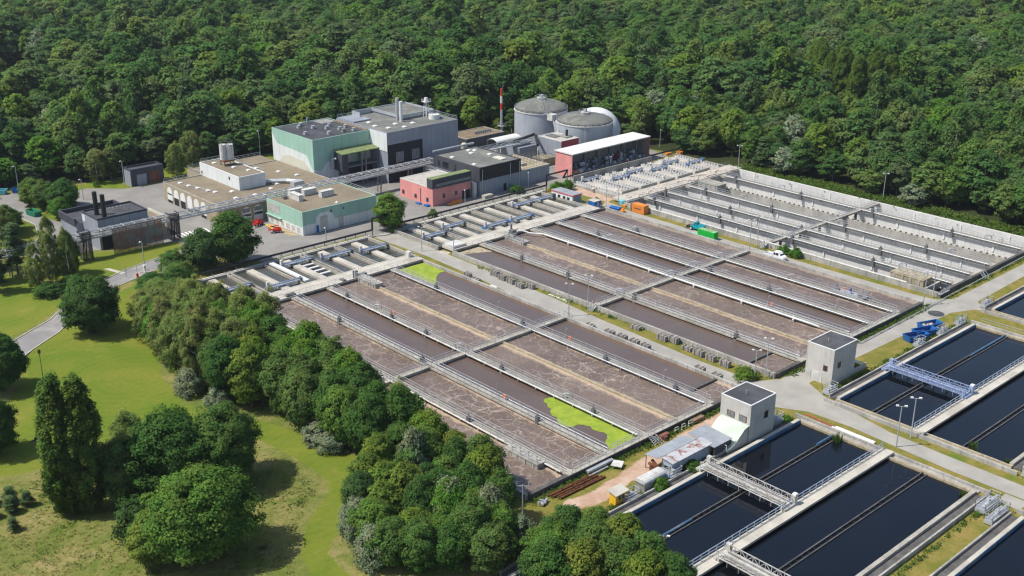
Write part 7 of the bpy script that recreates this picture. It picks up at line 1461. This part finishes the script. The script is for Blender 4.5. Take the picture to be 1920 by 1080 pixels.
# ------------------------------------------------------------------ the forest
frn = np.random.default_rng(42); F = []
s_ = 8.2
for gx_ in np.arange(60, 1300, s_):
    for gy_ in np.arange(40, 1250, s_):
        F.append((gx_ + frn.uniform(-.42, .42) * s_, gy_ + frn.uniform(-.42, .42) * s_))
F = np.array(F); CL = inside(F[:, 0], F[:, 1], CLEAR[0]); pond = inside(F[:, 0], F[:, 1], [(150, 470), (184, 480), (204, 540), (206, 580), (182, 580), (160, 520)])
d = np.stack([F[:, 0], F[:, 1], np.full(len(F), 9 - 101.2)], -1); dep = d @ np.array(fw); sx_ = 960 + 2134 * (d @ np.array(rt)) / dep; sy_ = 540 - 2134 * (d @ np.array(up)) / dep
keep = (CL < -1.2) & (pond < 0) & (dep > 50) & (sx_ > -260) & (sx_ < 2180) & (sy_ > -120) & (dep < 1300)
for a_, b_ in POPS: keep &= (F[:, 0] - a_) ** 2 + (F[:, 1] - b_) ** 2 > 30
keep &= ~((F[:, 0] < 135) & (F[:, 1] < 372) & (F[:, 1] > 0) & (F[:, 0] < 100))
F, dep, sx_, sy_ = F[keep], dep[keep], sx_[keep], sy_[keep]
inv = (sx_ > -20) & (sx_ < 1940) & (sy_ > 0)
order = np.argsort(np.where(inv, dep, 1e6)); near = order[:300]; far = order[300:]
FK = ['fa', 'fb', 'fc', 'fs', 'fy', 'fl', 'fp']; FW = [50, 40, 14, 2.5, 4, 6, 3]
LB = {'fa': 'round-crowned broadleaf tree', 'fb': 'tall broadleaf tree', 'fc': 'slender pale-barked tree', 'fs': 'silvery tree', 'fy': 'yellowish tree', 'fl': 'light green tree', 'fp': 'dark conifer'}
fr = random.Random(21); firsts = []
def nthf(d, z_):
    FC[(d, z_)] = FC.get((d, z_), -1) + 1; n = FC[(d, z_)]
    o = ORDS[n] if n < len(ORDS) else '%dth' % (n + 1)
    return '%s %s from the left %s' % (o, d, z_)
def zone(x, y):
    if x > 300 and y < 262: return 'at the forest edge beyond the drained basin'
    if x > 265: return 'at the forest edge around the digesters'
    if x > 180: return 'at the forest edge behind the halls'
    return 'at the forest edge behind the yard and garage'
FC = {}
for i in sorted(near, key=lambda q: sx_[q]):
    x, y = F[i]; k = fr.choices(FK, FW)[0]
    edge = -float(inside(np.array([x]), np.array([y]), CLEAR[0])[0]); f_ = .62 if edge < 7 else (.82 if edge < 13 else 1)
    bg_ = fr.choice([.75, .9, 1, 1.15, 1.35]); h = fr.uniform(13, 16.5) * f_ * bg_ * (1.2 if k in ('fc', 'fp') else 1); w = fr.uniform(9.5, 12.5) * (.6 + .4 * bg_) * (.85 if f_ < .7 else 1) * (.7 if k in ('fc', 'fp') else 1)
    z_ = zone(x, y); t = tree(k, x, y, h, w, nthf(LB[k], z_), 'forest trees ' + z_[7:])
srcs = []
for k in FK[:1] + ['fb', 'fc', 'fs', 'fy', 'fl', 'fp']:
    for me, tr, H, Rr in KIND[k]: srcs.append((k, me, H, Rr))
# one object for the rest of the wood: every tree an instance on a point
pv = [(F[i, 0], F[i, 1], 0) for i in far]; me = bpy.data.meshes.new('forest'); me.from_pydata(pv, [], []); n = len(pv)
kid, scl, rot = [], [], []
names_ = [s[0] for s in srcs]
def stand(x, y, q): return .5 + .25 * math.sin(x / 31 + q) * math.cos(y / 37 - q * 1.7) + .25 * math.sin((x + y) / 53 + 2.1 * q + math.sin(x / 19))
for i in far:
    x, y = F[i]; v1, v2, v3 = stand(x, y, .4), stand(x, y, 2.3), stand(x, y, 4.1)
    k = fr.choices(['fa', 'fb', 'fc', 'fs', 'fy', 'fl', 'fp'], [40, 34, 26 * max(0, v1 - .5) ** 1.0 + 2, 9 * max(0, v2 - .62) + .6, 16 * max(0, v3 - .55) + .8, 16 * max(0, .5 - v3) + 1, 12 * max(0, .42 - v2) + .6])[0]; j = fr.choice([q for q, nm in enumerate(names_) if nm == k]); H, Rr = srcs[j][2:]
    big = fr.choice([.7, .85, 1.0, 1.1, 1.3, 1.55]) * fr.uniform(.92, 1.08) * (.8 + .4 * v1); h = fr.uniform(13, 16.5) * big * (1.2 if k in ('fc', 'fp') else 1); w = fr.uniform(10, 13) * big * (.7 if k in ('fc', 'fp') else 1); kid.append(j); scl += [w / (2 * Rr), w / (2 * Rr), h / H]; rot.append(fr.uniform(0, 6.28))
a = me.attributes.new('kid', 'INT', 'POINT'); a.data.foreach_set('value', kid)
a = me.attributes.new('scl', 'FLOAT_VECTOR', 'POINT'); a.data.foreach_set('vector', scl)
a = me.attributes.new('rotz', 'FLOAT', 'POINT'); a.data.foreach_set('value', rot)
fo = bpy.data.objects.new('forest', me); col.objects.link(fo); tag(fo, 'dense green forest filling the background', 'forest', kind='stuff')
ng = bpy.data.node_groups.new('forest', 'GeometryNodeTree'); ng.interface.new_socket('Geometry', in_out='INPUT', socket_type='NodeSocketGeometry'); ng.interface.new_socket('Geometry', in_out='OUTPUT', socket_type='NodeSocketGeometry')
gi, go = ng.nodes.new('NodeGroupInput'), ng.nodes.new('NodeGroupOutput'); iop = ng.nodes.new('GeometryNodeInstanceOnPoints'); jn = ng.nodes.new('GeometryNodeJoinGeometry')
used_ = {}
for o in bpy.data.objects:
    if o.type == 'MESH' and o.name.startswith('crown') and o.data not in used_: used_[o.data] = o
for k, mesh, H, Rr in reversed(srcs):          # join order is last-linked first
    if mesh not in used_:
        used_[mesh] = tree(k, 340, 90, 15, 9, '%s at the forest edge right of the cross road' % LB[k], 'forest trees at the right').children[0]
for k, mesh, H, Rr in reversed(srcs):
    oi = ng.nodes.new('GeometryNodeObjectInfo'); oi.transform_space = 'ORIGINAL'; oi.inputs['Object'].default_value = used_[mesh]; oi.inputs['As Instance'].default_value = True
    ng.links.new(oi.outputs['Geometry'], jn.inputs[0])
def attr(nm, ty):
    q = ng.nodes.new('GeometryNodeInputNamedAttribute'); q.data_type = ty; q.inputs['Name'].default_value = nm; return [s for s in q.outputs if s.enabled][0]
cx = ng.nodes.new('ShaderNodeCombineXYZ'); ng.links.new(attr('rotz', 'FLOAT'), cx.inputs[2])
ng.links.new(gi.outputs[0], iop.inputs['Points']); ng.links.new(jn.outputs[0], iop.inputs['Instance']); iop.inputs['Pick Instance'].default_value = True
ng.links.new(attr('kid', 'INT'), iop.inputs['Instance Index']); ng.links.new(cx.outputs[0], iop.inputs['Rotation']); ng.links.new(attr('scl', 'FLOAT_VECTOR'), iop.inputs['Scale']); ng.links.new(iop.outputs[0], go.inputs[0])
fo.modifiers.new('forest', 'NODES').node_group = ng
for o in bpy.data.objects:
    for k_ in ('_r', '_x'):
        if k_ in o: del o[k_]

# ------------------------------------------------------------------ the air
hz = MB().box(-3100, 3100, -1600, 4100, -6, 104).build('haze', 'concrete'); hz.data.materials.clear()
hm = bpy.data.materials.new('haze'); hm.use_nodes = True; hn = hm.node_tree; hn.nodes.clear()
ho = hn.nodes.new('ShaderNodeOutputMaterial'); pv_ = hn.nodes.new('ShaderNodeVolumePrincipled'); pv_.inputs['Color'].default_value = (.80, .88, 1.0, 1); pv_.inputs['Density'].default_value = .00006; pv_.inputs['Anisotropy'].default_value = .2
hn.links.new(pv_.outputs[0], ho.inputs['Volume']); hz.data.materials.append(hm); tag(hz, 'thin pale summer haze over the whole site', 'haze', kind='stuff')
